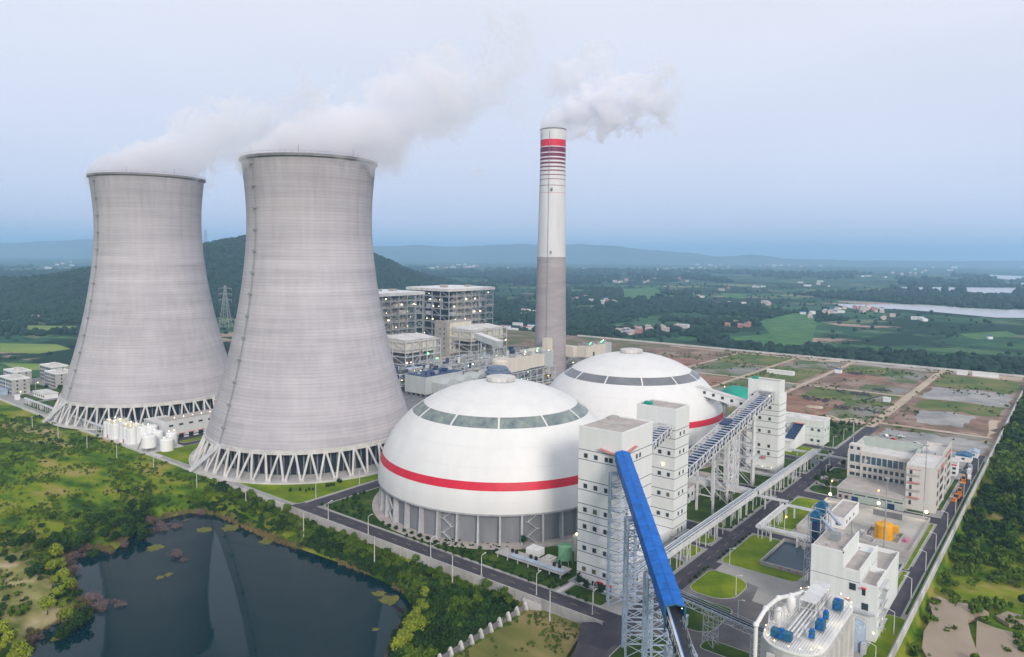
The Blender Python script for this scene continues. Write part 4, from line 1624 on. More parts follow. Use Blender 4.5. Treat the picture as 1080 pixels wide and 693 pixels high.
ANG = math.atan2(S.y, S.x)
for c, h, w_, dp, nb, lab in (((215.6, 120.6, 0), 45.6, 9.0, 3.0, 11, 'slim blue-grey lattice trestle close against the corner of the tallest white tower'),
                              ((191.2, 101.2, 0), 41.0, 7.6, 5.2, 10, 'tall blue-grey lattice trestle standing on the kerbed lawn by the road'),
                              ((171.5, 84.8, 0), 35.6, 6.6, 4.6, 8, 'lower blue-grey lattice trestle near the open end of the blue gallery'),
                              ((152.5, 69.4, 0), 29.0, 6.2, 4.0, 7, 'blue-grey lattice trestle under the open belt conveyor')):
    mb = MB()
    trestle(mb, c, w_, dp, h, ANG, nb, 0.50, taper=1.02)
    if h > 40:
        mb.beam(Vector(c) + S * w_ / 2 + Vector((0, 0, h)), Vector(c) - S * w_ / 2 + Vector((0, 0, h)), 1.0, 0.8)
    tag(mb.build('trestle', M['blue_steel']), lab, 'trestle')

# ------------------------------------------------------------------ long truss conveyor between the towers


def truss_conveyor(label, p, q, w_, hh, nb, name='truss_conveyor', loc=None):
    p, q = Vector(p), Vector(q)
    t = thing(name, label, 'conveyor', (p.x, p.y, 0))
    mb = MB()
    truss(mb, p, q, hh, w_, nb, 0.34)
    mb.build('side_truss', M['white_steel'], t)
    d = (q - p).normalized()
    side = Vector((-d.y, d.x, 0)).normalized()
    mb = MB()
    mb.beam(p + Vector((0, 0, 0.2)), q + Vector((0, 0, 0.2)), w_ - 0.5, 0.3)
    mb.build('deck', M['dark_steel'], t)
    mb = MB()
    for s in (-1, 1):
        mb.beam(p + side * s * w_ * 0.22 + Vector((0, 0, 2.0)), q + side * s * w_ * 0.22 + Vector((0, 0, 2.0)), 2.5, 0.25)
    mb.build('belt', M['belt_blue'], t)
    mb = MB()
    for s in (-1, 0, 1):
        mb.beam(p + side * s * w_ * 0.40 + Vector((0, 0, 1.2)), q + side * s * w_ * 0.40 + Vector((0, 0, 1.2)), 0.5, 0.15)
    mb.build('walkway', M['pale_steel'], t)
    mb = MB()
    n = int(nb * 1.2)
    for i in range(n + 1):
        c = p.lerp(q, i / n) + Vector((0, 0, hh))
        mb.beam(c - side * w_ / 2, c + side * w_ / 2, 0.30)
    for i in range(nb):
        a, b = p.lerp(q, i / nb) + Vector((0, 0, hh)), p.lerp(q, (i + 1) / nb) + Vector((0, 0, hh))
        if i % 3 == 0: mb.beam(a - side * w_ / 2, b + side * w_ / 2, 0.15)
    mb.build('roof_bracing', M['white_steel'], t)
    return t


lc = truss_conveyor('long double-belt truss conveyor climbing to the far white transfer tower', (292.3, 135.2, 23.6), (400, 135.2, 41.4), 8.2, 4.4, 30)
mb = MB()
mb.box(396.5, 400, 131.1, 139.3, 45.85, 46.15)
mb.build('head_roof', M['roof_pale'], lc)
mb = MB()
pA, pB = Vector((343, 137.0, 35.6)), Vector((350, 137.0, 36.8))
mb.beam(pA + Vector((0, 0, 1.2)), pB + Vector((0, 0, 1.2)), 4.0, 1.4)
mb.build('drive_cover', M['navy'], lc)
bulb(lc, (392, 131.3, 44.6), 0.35, 'bulb')
truss_conveyor('short truss conveyor bridging the gap between the two nearer white towers', (242, 130.5, 42.8), (279, 136.5, 45.2), 6.5, 3.6, 10)
i = 0
for cx_, cy_, h, w_, dp in ((319, 135.2, 27.6, 7.4, 0.1), (339.5, 135.2, 31.0, 7.6, 6.0), (355.6, 137.0, 33.6, 5.0, 5.0), (372.5, 136.4, 36.4, 8.6, 3.0)):
    lab = ('single-bay white steel bent under the low end of the long truss conveyor', 'deep white lattice trestle under the middle of the long truss conveyor',
           'narrow white trestle under the upper half of the long truss conveyor', 'tall white steel bent nearest the far transfer tower')[i]
    mb = MB()
    if i == 0:
        for y in (cy_ - 4, cy_ + 4): mb.beam((cx_, y, 0), (cx_, y, h), 0.9)
        for z in (8, 16, 24): mb.beam((cx_, cy_ - 4, z), (cx_, cy_ + 4, z), 0.45)
        mb.beam((cx_, cy_ - 4, 8), (cx_, cy_ + 4, 16), 0.3)
    else:
        trestle(mb, (cx_, cy_, 0), dp, w_, h, 0.0, 5, 0.85, taper=1.0)
    tag(mb.build('trestle', M['white_steel']), lab, 'trestle')
    i += 1
mb = MB()
mb.tube((371, 131.6, 0), (371, 131.6, 38), 0.8, n=10)
mb.box(366, 374, 129.5, 133, 15.5, 16.0)
for x in (366.3, 369, 371.5, 373.7): mb.beam((x, 129.6, 16), (x, 129.6, 17.1), 0.1)
mb.beam((366.3, 129.6, 17.1), (373.7, 129.6, 17.1), 0.1)
tag(mb.build('steel_column', M['white_steel']), 'thick white steel column with a small work platform below the truss conveyor head', 'column')

# enclosed galleries from the domes
dg = thing('enclosed_gallery', 'white enclosed gallery with small square windows leaving the far dome', 'conveyor', (402, 178, 0))
pA, pB = Vector((403.5, 181, 41.2)), Vector((403.5, 145.6, 35.4))
mb = MB()
mb.beam(pA, pB, 5.0, 4.2)
mb.build('wall', M['white'], dg)
mb = MB()
mb.beam(pA + Vector((0, 0, 2.25)), pB + Vector((0, 0, 2.25)), 5.5, 0.3)
mb.build('roof', M['roof_pale'], dg)
for k in range(6):
    c = pA.lerp(pB, 0.10 + k * 0.155)
    window(dg, '-x', c.y, c.z + 0.3, 1.5, 1.5, 401.0)
mb = MB()
truss(mb, pA - Vector((0, 0, 4.2)), pB - Vector((0, 0, 4.2)), 2.0, 4.2, 10, 0.22)
for y in (160, 150):
    zz = 41.2 + (35.4 - 41.2) * (181 - y) / 35.4 - 4.2
    for x in (401.5, 405.5): mb.beam((x, y, 0), (x, y, zz), 0.6)
    for z in (10, 20, 30): mb.beam((401.5, y, z), (405.5, y, z), 0.3)
mb.build('supports', M['grey_steel'], dg)



# ------------------------------------------------------------------ pipe racks along the main road
def pipe_gallery(label, p, q, w_, nleg, pipes=True, name='pipe_rack', side='white_steel', top='navy', h=2.4, leg_off=None):
    p, q = Vector(p), Vector(q)
    t = thing(name, label, 'pipe rack', (p.x, p.y, 0))
    d = (q - p); d.z = 0; d.normalize()
    s_ = Vector((-d.y, d.x, 0))
    mb = MB()
    for s in (-1, 1):
        mb.beam(p + s_ * s * w_ / 2 + Vector((0, 0, h / 2)), q + s_ * s * w_ / 2 + Vector((0, 0, h / 2)), 0.18, h)
    mb.build('side_panel', M[side], t)
    mb = MB()
    mb.beam(p + Vector((0, 0, 0.1)), q + Vector((0, 0, 0.1)), w_ - 0.3, 0.2)
    mb.build('deck', M[top], t)
    if pipes:
        for i, (o_, r, m) in enumerate(((-0.55, 0.32, 'pale_steel'), (0.15, 0.26, 'blue_steel'), (0.7, 0.2, 'white_steel'))):
            mb = MB()
            mb.tube(p + s_ * o_ * w_ * 0.5 + Vector((0, 0, h + 0.1)), q + s_ * o_ * w_ * 0.5 + Vector((0, 0, h + 0.1)), r, n=8)
            mb.build('pipe', M[m], t)
        mb = MB()
        n = int((q - p).length / 4)
        for k in range(n + 1):
            c = p.lerp(q, k / n)
            mb.beam(c - s_ * w_ / 2 + Vector((0, 0, h - 0.25)), c + s_ * w_ / 2 + Vector((0, 0, h - 0.25)), 0.25)
        mb.build('cross_beams', M['pale_steel'], t)
    for k in range(nleg):
        c = p.lerp(q, (k + 0.5) / nleg)
        mb = MB()
        wide = (k % 3 == 1)
        for s in (-1, 1):
            mb.beam((c + s_ * s * w_ * 0.4).xy.to_3d(), c + s_ * s * w_ * 0.4, 0.32)
            if wide:
                c2 = c + d * 3
                mb.beam((c2 + s_ * s * w_ * 0.4).xy.to_3d(), c2 + s_ * s * w_ * 0.4, 0.32)
                mb.beam((c + s_ * s * w_ * 0.4).xy.to_3d(), c2 + s_ * s * w_ * 0.4, 0.16)
                mb.beam((c2 + s_ * s * w_ * 0.4).xy.to_3d(), c + s_ * s * w_ * 0.4, 0.16)
        mb.beam(c - s_ * w_ * 0.5, c + s_ * w_ * 0.5, 0.35)
        mb.build('leg', M['white_steel'], t)
    return t


pipe_gallery('long white pipe rack crossing in front of the transfer towers, lower half', (222, 119.3, 6.6), (339, 119.3, 6.6), 3.4, 13)
pipe_gallery('long narrow white pipe rack running on past the far transfer tower', (341, 118.8, 6.0), (436, 118.8, 6.0), 2.6, 14)
pipe_gallery('thin pipe bridge over the road, nearest the green lawns', (341, 118, 5.6), (341, 103.8, 5.6), 1.6, 2, h=0.6)
pipe_gallery('thin pipe bridge from the lawn corner to the coal bunker yard', (337.5, 103.8, 5.2), (337.5, 88, 5.2), 1.5, 2, h=0.6)
pipe_gallery('low white covered duct stepping along the lawn beside the road', (301, 103.6, 5.4), (337, 103.6, 5.4), 2.2, 7, pipes=False, top='white_steel', h=1.0)
pipe_gallery('thin pipe bridge over the dark settling basin road', (303.5, 104.5, 5.0), (303.5, 72, 5.0), 1.8, 3, h=0.8)
pipe_gallery('thin pipe bridge over the road by the far transfer tower', (436, 133, 5.6), (436, 97, 5.6), 1.6, 4, h=0.6)
pipe_gallery('pipe rack between the middle road and the far dome', (340, 122, 6), (340, 165, 6), 3.0, 6)
# the low belt bridge to the silo
p, q = Vector((214, 108, 11.5)), Vector((203.5, 55, 11.5))
lb = thing('belt_bridge', 'low dark belt bridge on a white lattice girder running to the big silo', 'conveyor', (p.x, p.y, 0))
mb = MB(); truss(mb, p - Vector((0, 0, 2)), q - Vector((0, 0, 2)), 1.9, 2.6, 16, 0.2); mb.build('girder', M['pale_steel'], lb)
mb = MB(); mb.beam(p + Vector((0, 0, 0.3)), q + Vector((0, 0, 0.3)), 1.5, 0.3); mb.build('belt', M['belt'], lb)
mb = MB()
d_ = (q - p).normalized(); s_ = Vector((-d_.y, d_.x, 0))
for s in (-1, 1):
    mb.beam(p + s_ * s * 1.3 + Vector((0, 0, 0.9)), q + s_ * s * 1.3 + Vector((0, 0, 0.9)), 0.12)
    mb.beam(p + s_ * s * 1.3, q + s_ * s * 1.3, 0.3)
mb.build('railing', M['blue_steel'], lb)
for k, f in enumerate((0.12, 0.42, 0.72)):
    c = p.lerp(q, f)
    mb = MB()
    trestle(mb, (c.x, c.y, 0), 2.6, 3.4, 9.5, math.atan2(s_.y, s_.x), 3, 0.25, taper=1.1)
    mb.build('leg', M['pale_steel'], lb)
mb = MB(); mb.box(212, 216, 96, 99, 0.2, 3.4); mb.box(211.8, 216.2, 95.8, 99.2, 3.4, 3.6)
tag(mb.build('equipment_hut', M['white_steel']), 'small white equipment hut under the dark belt bridge', 'hut')


# ------------------------------------------------------------------ boiler houses
def boiler_house(label, x0, x1, y0, y1, H, seed):
    rr = random.Random(seed)
    t = thing('boiler_house', label, 'industrial building', (x0, y0, 0))
    mb = MB()
    mb.box(x0 - 2, x1 + 2, y0 - 2, y1 + 2, H - 3.2, H, 0)
    mb.box(x0 - 1, x1 + 1, y0 - 1, y1 + 1, H + 0.003, H + 0.3, 1)
    mb.build('roof', [M['roof_pale'], M['dome']], t)
    for k in range(3):
        x = x0 + (x1 - x0) * (0.25 + 0.25 * k); y = y0 + (y1 - y0) * rr.uniform(0.3, 0.7)
        mb = MB(); mb.box(x - 3, x + 3, y - 4, y + 4, H + 0.3, H + 2.6); mb.build('roof_vent', M['beige_dark'], t)
    mb = MB()
    zs = [0, 9, 18, 27, 36, 44, 52, 60, 67, H - 3.2]
    frame_grid(mb, x0, x1, y0, y1, zs, 6, 5, 1.0)
    mb.build('steel_frame', M['grey_steel'], t)
    mb = MB()
    for z in zs[2:-1]:
        mb.box(x0 + 1, x1 - 1, y0 + 1, y0 + 5, z - 0.2, z)
        mb.box(x0 + 1, x0 + 5, y0 + 5.1, y1 - 1, z - 0.2, z)
        for a0, a1, b0, b1 in ((x0, x1, y0, y0), (x0, x0, y0, y1)):
            mb.beam((a0, b0 + 0.0, z + 1.1), (a1, b1, z + 1.1), 0.18)
    mb.build('galleries', M['grey_dark'], t)
    mb = MB()
    mb.box(x0 + 14, x1 - 14, y0 + 8, y1 - 8, 26, H - 6)
    mb.build('boiler_casing', M['beige'], t)
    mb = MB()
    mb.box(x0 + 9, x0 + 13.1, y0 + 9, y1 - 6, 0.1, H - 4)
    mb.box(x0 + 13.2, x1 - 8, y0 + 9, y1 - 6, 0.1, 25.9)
    mb.build('interior_shade', M['dark_steel'], t)  # dark boxes added to stand for the shade inside the frame
    mb = MB()
    for k in range(5):
        x = x0 + 14 + (x1 - x0 - 28) * k / 4
        mb.box(x - 0.5, x + 0.5, y0 + 7.2, y0 + 8, 26, H - 6)
    for k in range(5):
        y = y0 + 8 + (y1 - y0 - 16) * k / 4
        mb.box(x0 + 13.2, x0 + 14, y - 0.5, y + 0.5, 26, H - 6)
    for z in (32, 38, 46, 54, 62):
        mb.box(x0 + 13.3, x1 - 13.3, y0 + 7.3, y0 + 8, z, z + 0.9)
        mb.box(x0 + 13.3, x0 + 14, y0 + 8, y1 - 8, z, z + 0.9)
    mb.build('stiffeners', M['beige_dark'], t)
    for k in range(9):
        # pipework and ducts hung in the frame
        x = x0 + rr.uniform(4, (x1 - x0) - 8); z = rr.choice(zs[2:8])
        mb = MB()
        if k % 3 == 0: mb.tube((x, y0 + 3, z + 1.5), (x + rr.uniform(10, 24), y0 + 3, z + 1.5), 1.2, n=10)
        elif k % 3 == 1: mb.box(x, x + rr.uniform(6, 12), y0 + 1.5, y0 + 6, z, z + rr.uniform(3, 6))
        else: mb.tube((x, y0 + 4, z), (x, y0 + 4, z + 16), 0.9, n=10)
        mb.build(('pipe', 'duct', 'pipe')[k % 3], M[rr.choice(['pale_steel', 'beige', 'grey_clad'])], t)
        y = y0 + rr.uniform(4, (y1 - y0) - 10)
        mb = MB()
        if k % 2: mb.box(x0 + 1.5, x0 + 6, y, y + rr.uniform(5, 12), z, z + rr.uniform(3, 6))
        else: mb.tube((x0 + 4, y, z), (x0 + 4, y, z + 14), 1.0, n=10)
        mb.build('duct', M[rr.choice(['pale_steel', 'beige', 'grey_clad'])], t)
    for k in range(34):
        z = rr.choice(zs[2:9]) + 3
        if k % 2: p_ = (x0 + rr.uniform(2, x1 - x0 - 2), y0 - 0.2, z)
        else: p_ = (x0 - 0.2, y0 + rr.uniform(2, y1 - y0 - 2), z)
        bulb(t, p_, rr.uniform(0.4, 0.95), rr.choice(['bulb', 'bulb', 'bulb_white']))
    return t


boiler_house('open-framed boiler house with pale roof partly hidden by the near cooling tower', 508, 580, 584, 650, 76.0, 3)
boiler_house('open-framed boiler house with pale roof nearer the striped chimney', 638, 720, 598, 668, 76.5, 8)


# ------------------------------------------------------------------ precipitator blocks between boilers and chimney
def precipitator(label, x0, x1, y0, y1, zt, seed, split=2):
    rr = random.Random(seed)
    t = thing('dust_filter', label, 'industrial building', (x0, y0, 0))
    wx = (x1 - x0 - 3 * (split - 1)) / split
    for k in range(split):
        a0 = x0 + k * (wx + 3)
        mb = MB()
        mb.box(a0, a0 + wx, y0, y1, zt - 12, zt)
        mb.build('casing', M['beige'], t)
        mb = MB()
        # shallow pitched roof
        vs = [(a0 - 0.6, y0 - 0.6, zt + 0.02), (a0 + wx + 0.6, y0 - 0.6, zt + 0.02), (a0 + wx + 0.6, y1 + 0.6, zt + 0.02), (a0 - 0.6, y1 + 0.6, zt + 0.02),
              (a0 - 0.6, (y0 + y1) / 2, zt + 2.4), (a0 + wx + 0.6, (y0 + y1) / 2, zt + 2.4)]
        mb.add(vs, [(0, 1, 5, 4), (2, 3, 4, 5), (0, 4, 3), (1, 2, 5), (0, 3, 2, 1)])
        mb.build('roof', M['roof_pale'], t)
        mb = MB()
        for j in range(3):
            b0 = y0 + 2 + j * (y1 - y0 - 4) / 3
            b1 = b0 + (y1 - y0 - 4) / 3 - 1
            cx_, cy_ = a0 + wx / 2, (b0 + b1) / 2
            vs = [(a0 + 1, b0, zt - 15), (a0 + wx - 1, b0, zt - 15), (a0 + wx - 1, b1, zt - 15), (a0 + 1, b1, zt - 15), (cx_ - 1, cy_ - 1, zt - 23), (cx_ + 1, cy_ - 1, zt - 23), (cx_ + 1, cy_ + 1, zt - 23), (cx_ - 1, cy_ + 1, zt - 23)]
            mb.add(vs, [(0, 1, 5, 4), (1, 2, 6, 5), (2, 3, 7, 6), (3, 0, 4, 7), (4, 5, 6, 7)])
        mb.build('hopper', M['beige_dark'], t)
    mb = MB()
    frame_grid(mb, x0 - 3, x1 + 3, y0 - 3, y1 + 3, [0, 8, zt - 22, zt - 15, zt - 8, zt - 1], 5, 3, 0.7)
    mb.build('steel_frame', M['pale_steel'], t)
    mb = MB()
    for z in (8, zt - 15):
        mb.box(x0 - 3, x1 + 3, y0 - 3, y0 - 1, z, z + 0.25)
        mb.beam((x0 - 3, y0 - 3, z + 1.3), (x1 + 3, y0 - 3, z + 1.3), 0.15)
    mb.build('walkway', M['pale_steel'], t)
    for k in range(10):
        bulb(t, (x0 - 3 + rr.uniform(0, x1 - x0 + 6), y0 - 3.4, rr.choice([9, 11, zt - 14, zt - 20])), rr.uniform(0.5, 1.0), rr.choice(['bulb', 'bulb_white', 'bulb', 'bulb_white', 'bulb_green']))
    return t


precipitator('pair of cream filter casings in front of the half-hidden boiler house', 462, 502, 487, 533, 39, 5)
precipitator('pair of cream filter casings in front of the boiler house nearer the chimney', 560, 612, 494, 536, 40.5, 6)

# stair block with the sloping gallery
sb = thing('stair_block', 'tall cream windowed block where the pale sloping gallery begins', 'industrial building', (548, 520, 0))
mb = MB(); mb.box(556, 590, 520, 534, 14, 47); mb.build('wall', M['beige'], sb)
mb = MB(); mb.box(552, 556, 519.8, 538, 0, 48.5); mb.box(555.5, 591, 519.5, 534.5, 47.003, 47.8); mb.build('stair_shaft', M['beige_dark'], sb)
mb = MB()
for x in (558, 568, 578, 588):
    for y in (521.5, 532.5): mb.box(x - 0.8, x + 0.8, y - 0.8, y + 0.8, 0, 14)
mb.build('columns', M['concrete'], sb)
for zi, z in enumerate((20, 25, 30, 35, 40)):
    for k in range(5):
        if (k + zi) % 2 or k < 1: window(sb, '-y', 560 + k * 7, z, 1.6, 1.8, 520)
    window(sb, '-x', 524, z, 1.6, 1.8, 552); window(sb, '-x', 530, z, 1.6, 1.8, 552)
sg = thing('sloping_gallery', 'pale blue-grey sloping gallery with ribbed roof in front of the boilers', 'conveyor', (566, 520, 0))
pA, pB = Vector((572, 522, 38.8)), Vector((566, 460, 28.5))
mb = MB(); mb.beam(pA, pB, 8.0, 6.0); mb.build('wall', M['grey_clad'], sg)
for k in range(10):
    a, b = pA.lerp(pB, k / 10), pA.lerp(pB, (k + 0.92) / 10)
    mb = MB(); mb.beam(a + Vector((0, 0, 3.2)), b + Vector((0, 0, 3.2)), 8.6, 0.5); mb.build('roof_panel', M['dome'], sg)
mb = MB()
for f in (0.3, 0.6, 0.9):
    c = pA.lerp(pB, f)
    for s in (-3, 3):
        mb.beam((c.x + s, c.y, 0), (c.x + s, c.y, c.z - 3), 0.8)
        mb.beam((c.x + s, c.y, 0), (c.x - s, c.y, c.z - 3), 0.3)
mb.build('supports', M['pale_steel'], sg)

# grey hall with ducted fans
gh = thing('fan_house', 'windowless grey-green hall with angular ducts beside the near cooling tower', 'industrial building', (425, 424, 0))
mb = MB(); mb.box(425, 470, 424, 449, 2.5, 17); mb.build('wall', M['grey_clad'], gh)
mb = MB(); mb.box(425.6, 470, 424.6, 448.4, 17.003, 17.5); mb.build('roof', M['navy'], gh)
mb = MB()
for x in np.arange(426, 470, 5.5):
    mb.box(x, x + 1, 424.6, 425.6, 0, 2.5)
for y in np.arange(425, 449, 5.5):
    mb.box(425.5, 426.5, y, y + 1, 0, 2.5)
mb.build('plinth_piers', M['concrete_dark'], gh)
rr = random.Random(4)
for k in range(44):
    x, y = rr.uniform(427, 520), rr.uniform(426, 470)
    if x > 470: zb = 6
    else: zb = 17.5
    mb = MB()
    if k % 3: mb.box(x, x + rr.uniform(1.5, 4), y, y + rr.uniform(1.5, 4), zb, zb + rr.uniform(1, 2.6))
    else: mb.tube((x, y, zb), (x, y, zb + rr.uniform(1.5, 4)), 0.6, n=8)
    mb.build('roof_machine', M[rr.choice(['navy', 'navy', 'blue_steel', 'grey_steel', 'white_steel'])], gh)
for k in range(5):
    x = 432 + k * 19
    fd = thing('fan_duct', ('first', 'second', 'third', 'fourth', 'fifth')[k] + ' angular grey duct counted from the grey hall corner', 'duct', (x, 418, 0))
    mb = MB()
    prof = [(0, 3), (0, 12), (4, 15.5), (11, 15.5), (14, 12), (14, 8), (9, 5), (9, 3)]
    vs = [(x + a, y, b) for y in (407, 423.8) for a, b in prof]
    n = len(prof)
    mb.add(vs, [tuple(range(n)), tuple(range(2 * n - 1, n - 1, -1))] + [(i, (i + 1) % n + 0, (i + 1) % n + n, i + n)[::-1] for i in range(n)])
    mb.build('duct_body', M['grey_clad'], fd)
    mb = MB(); mb.tube((x + 5, 403, 7), (x + 5, 407, 8), 3.4, 3.4, n=16); mb.build('fan_casing', M['grey_clad'], fd)
    mb = MB(); mb.box(x + 1, x + 12, 404, 422, 0, 3); mb.build('plinth', M['concrete_dark'], fd)
md = thing('flue_duct', 'long rounded pale duct curving in front of the angular fan ducts', 'duct', (470, 396, 0))
mb = MB()
for a, b in (((447, 402, 8), (466, 394, 9)), ((466, 394, 9), (500, 392, 12)), ((500, 392, 12), (520, 398, 12))): mb.tube(a, b, 3.6, n=14)
mb.build('duct_body', M['pale_steel'], md)
mb = MB()
for x in (452, 468, 484, 500): mb.box(x - 1, x + 1, 392, 396, 0, 7)
mb.build('supports', M['concrete'], md)

# mass of low steelwork between the units
for k, (x0, x1, y0, y1, h) in enumerate(((350, 418, 452, 500, 14), (425, 455, 455, 480, 16), (470, 540, 440, 478, 20), (545, 640, 442, 488, 16), (596, 660, 425, 440, 12), (480, 560, 408, 432, 10), (360, 420, 505, 560, 16), (480, 545, 378, 392, 18), (600, 640, 376, 388, 18))):
    t = thing('pipe_structure', ('open steel pipe structure crowded with pipes behind the near cooling tower', 'open steel pipe structure behind the grey hall roof', 'wide open pipe structure in front of the cream filter casings',
                                 'open pipe structure crossing below the sloping gallery', 'low open pipe structure at the chimney foot', 'pipe structure between cream flue and fan ducts', 'farthest open steel pipe structure behind the near cooling tower', 'open steel frame carrying the big cream flue', 'open steel frame carrying the smaller cream flue beyond the chimney')[k], 'steel structure', (x0, y0, 0))
    rr = random.Random(30 + k)
    mb = MB(); frame_grid(mb, x0, x1, y0, y1, [0, h * 0.34, h * 0.67, h], max(3, int((x1 - x0) / 9)), max(1, int((y1 - y0) / 10)), 0.55, inner=k < 7)
    mb.build('steel_frame', M['pale_steel'], t)
    for j in range(44 if k < 7 else 8):
        m = rr.choice(['pale_steel', 'beige', 'grey_dark', 'blue_steel', 'navy', 'dark_steel', 'dark_steel', 'beige_dark'])
        x = rr.uniform(x0, x1 - 8); y = rr.uniform(y0, max(y0 + 0.5, y1 - 5)); z = rr.choice([0.4, h * 0.34, h * 0.67, h]) + 0.4
        mb = MB()
        if j % 3 == 0: mb.tube((x, y, z + 0.8), (x + rr.uniform(6, 20), y, z + 0.8), rr.uniform(0.4, 1.1), n=8); nm = 'pipe'
        elif j % 3 == 1: mb.box(x, x + rr.uniform(3, 7), y, y + rr.uniform(2, 4), z, z + rr.uniform(2, 4)); nm = 'machine'
        else: mb.tube((x, y, z), (x, y, z + rr.uniform(3, 6)), rr.uniform(0.8, 1.8), n=12); nm = 'vessel'
        mb.build(nm, M[m], t)
    for j in range(8 if k < 7 else 4):
        bulb(t, (rr.uniform(x0, x1), y0 - 0.5, rr.uniform(2, h + 1)), rr.uniform(0.3, 0.6), rr.choice(['bulb', 'bulb_white', 'bulb', 'bulb_green']))

# flues into the chimney
fl = thing('main_flue', 'big cream flue with rounded end on a steel frame left of the chimney', 'duct', (480, 385, 0))
mb = MB()
mb.lathe((475, 385.5), [(0.1, 30.5), (6.5, 30.5), (7.5, 29), (7.5, 20.5), (6.5, 19.5), (0.1, 19.5)], 24)
mb.build('rounded_end', M['beige'], fl, smooth=False)
mb = MB(); mb.box(476, 506, 378.3, 392.8, 19.2, 30.8); mb.build('inlet', M['beige'], fl)
mb = MB(); mb.box(506, 530, 379, 392, 19.6, 30.2); mb.build('duct_body', M['beige'], fl)
mb = MB(); mb.box(530, 543, 378.5, 392.5, 18.6, 30.8); mb.build('damper_box', M['grey_clad'], fl)
mb = MB(); mb.box(536, 541, 392.5, 402, 19.6, 30); mb.box(536, 575, 402, 412, 19.6, 30); mb.build('crossover', M['beige'], fl)
mb = MB()
for k in range(26):
    rr = random.Random(200 + k)
    x, y = rr.uniform(486, 542), rr.uniform(379.5, 391)
    if k % 2: mb.tube((x, y, 30.9), (x, y, 31 + rr.uniform(1.5, 5)), 0.35, n=6)
    else: mb.box(x, x + rr.uniform(1, 3.5), y, y + 2, 30.9, 31 + rr.uniform(1, 3))
    mb.build('roof_machine', M['grey_steel'], fl); mb = MB()
mb.beam((486, 379, 32.2), (542, 379, 32.2), 0.15)
mb.build('railing', M['grey_steel'], fl)
for k in range(7): bulb(fl, (500 + k * 6, 379 + (k % 3) * 4, 32.8 + (k % 2) * 1.5), 0.45, ['bulb', 'bulb_green', 'bulb_white', 'bulb_green'][k % 4])
fr = thing('main_flue', 'smaller cream flue on a steel frame right of the chimney', 'duct', (598, 382, 0))
mb = MB(); mb.box(596, 632, 377, 388, 19.8, 29.8); mb.box(590, 600, 388, 404, 19.8, 29.8); mb.build('duct_body', M['beige'], fr)
mb = MB(); mb.box(632, 643, 376.5, 388.5, 18.6, 30.6); mb.build('damper_box', M['grey_clad'], fr)
mb = MB()
for k in range(22):
    rr = random.Random(300 + k)
    x, y = rr.uniform(598, 642), rr.uniform(377.5, 387)
    if k % 2: mb.tube((x, y, 30.0), (x, y, 30 + rr.uniform(1.5, 4)), 0.35, n=6)
    else: mb.box(x, x + rr.uniform(1, 3.5), y, y + 2, 29.9, 30.5 + rr.uniform(1, 3))
    mb.build('roof_machine', M['grey_steel'], fr); mb = MB()
for k in range(6): bulb(fr, (604 + k * 7, 378 + (k % 3) * 3, 32.5), 0.5, ['bulb_green', 'bulb_green', 'bulb'][k % 3])
# absorber vessel seen above the near dome
av = thing('absorber_vessel', 'blue-grey stepped round vessel rising behind the near dome cap', 'tank', (452, 371, 0))
mb = MB()
mb.lathe((455, 372), [(9.0, 0), (9.0, 22.5)], 32); mb.build('vessel', M['navy'], av, smooth=True)
mb = MB()
mb.lathe((455, 372), [(9.6, 22.4), (10.6, 22.8), (10.6, 24.0), (8.6, 25.2), (8.6, 26.4), (6.8, 28.2), (3.0, 28.9), (0.1, 29.0)], 32); mb.build('cover', M['slate_steel'], av)
mb = MB()
frame_grid(mb, 444, 466, 361, 383, [0, 6, 12, 18], 2, 2, 0.4)
mb.build('steel_frame', M['navy'], av)

# small elbow duct and door at the chimney foot
mb = MB(); mb.box(558, 566, 396, 402, 28, 40); mb.box(560, 570, 398, 403, 20, 28)
tag(mb.build('riser_duct', M['beige']), 'upright cream duct rising beside the chimney shaft', 'duct')
mb = MB(); mb.box(567.4, 568.6, 399, 403, 0, 5)
lo = mb.build('lit_doorway', M['dark']); tag(lo, 'dark lit doorway at the foot of the chimney', 'doorway')
bulb(lo, (566.9, 401, 3.2), 0.6, 'bulb_orange')

# green membrane dome
gd = thing('gas_holder', 'small green rounded gas holder behind the far transfer tower', 'tank', (575, 218, 0))
mb = MB()
mb.lathe((575, 219), [(13.5, 0), (14.2, 3), (14.0, 6), (12.2, 9.5), (9, 12.2), (4.6, 13.8), (0.1, 14.3)], 40)
mb.build('membrane', M['teal'], gd, smooth=True)
mb = MB(); mb.lathe((575, 219), [(15, 0), (15, 0.8), (13.4, 0.8)], 40); mb.build('footing', M['concrete_pale'], gd)

# unlit steel blocks between the far dome and T3: low service buildings
for x0, x1, y0, y1, h, lab in ((318, 332, 146, 156, 8, 'small white service block under the low end of the long conveyor'), (345, 362, 150, 160, 5, 'low pale service block among the conveyor trestles')):
    t = thing('service_block', lab, 'building', (x0, y0, 0))
    mb = MB(); mb.box(x0, x1, y0, y1, 0, h); mb.build('wall', M['white'], t)
    mb = MB(); mb.box(x0 - 0.3, x1 + 0.3, y0 - 0.3, y1 + 0.3, h + 0.003, h + 0.4); mb.build('roof', M['roof_grey'], t)
    for k in range(3): window(t, '-x', y0 + 2 + k * 3, h * 0.5, 1.3, 1.6, x0)
    for k in range(3): window(t, '-y', x0 + 3 + k * 4, h * 0.5, 1.3, 1.6, y0)


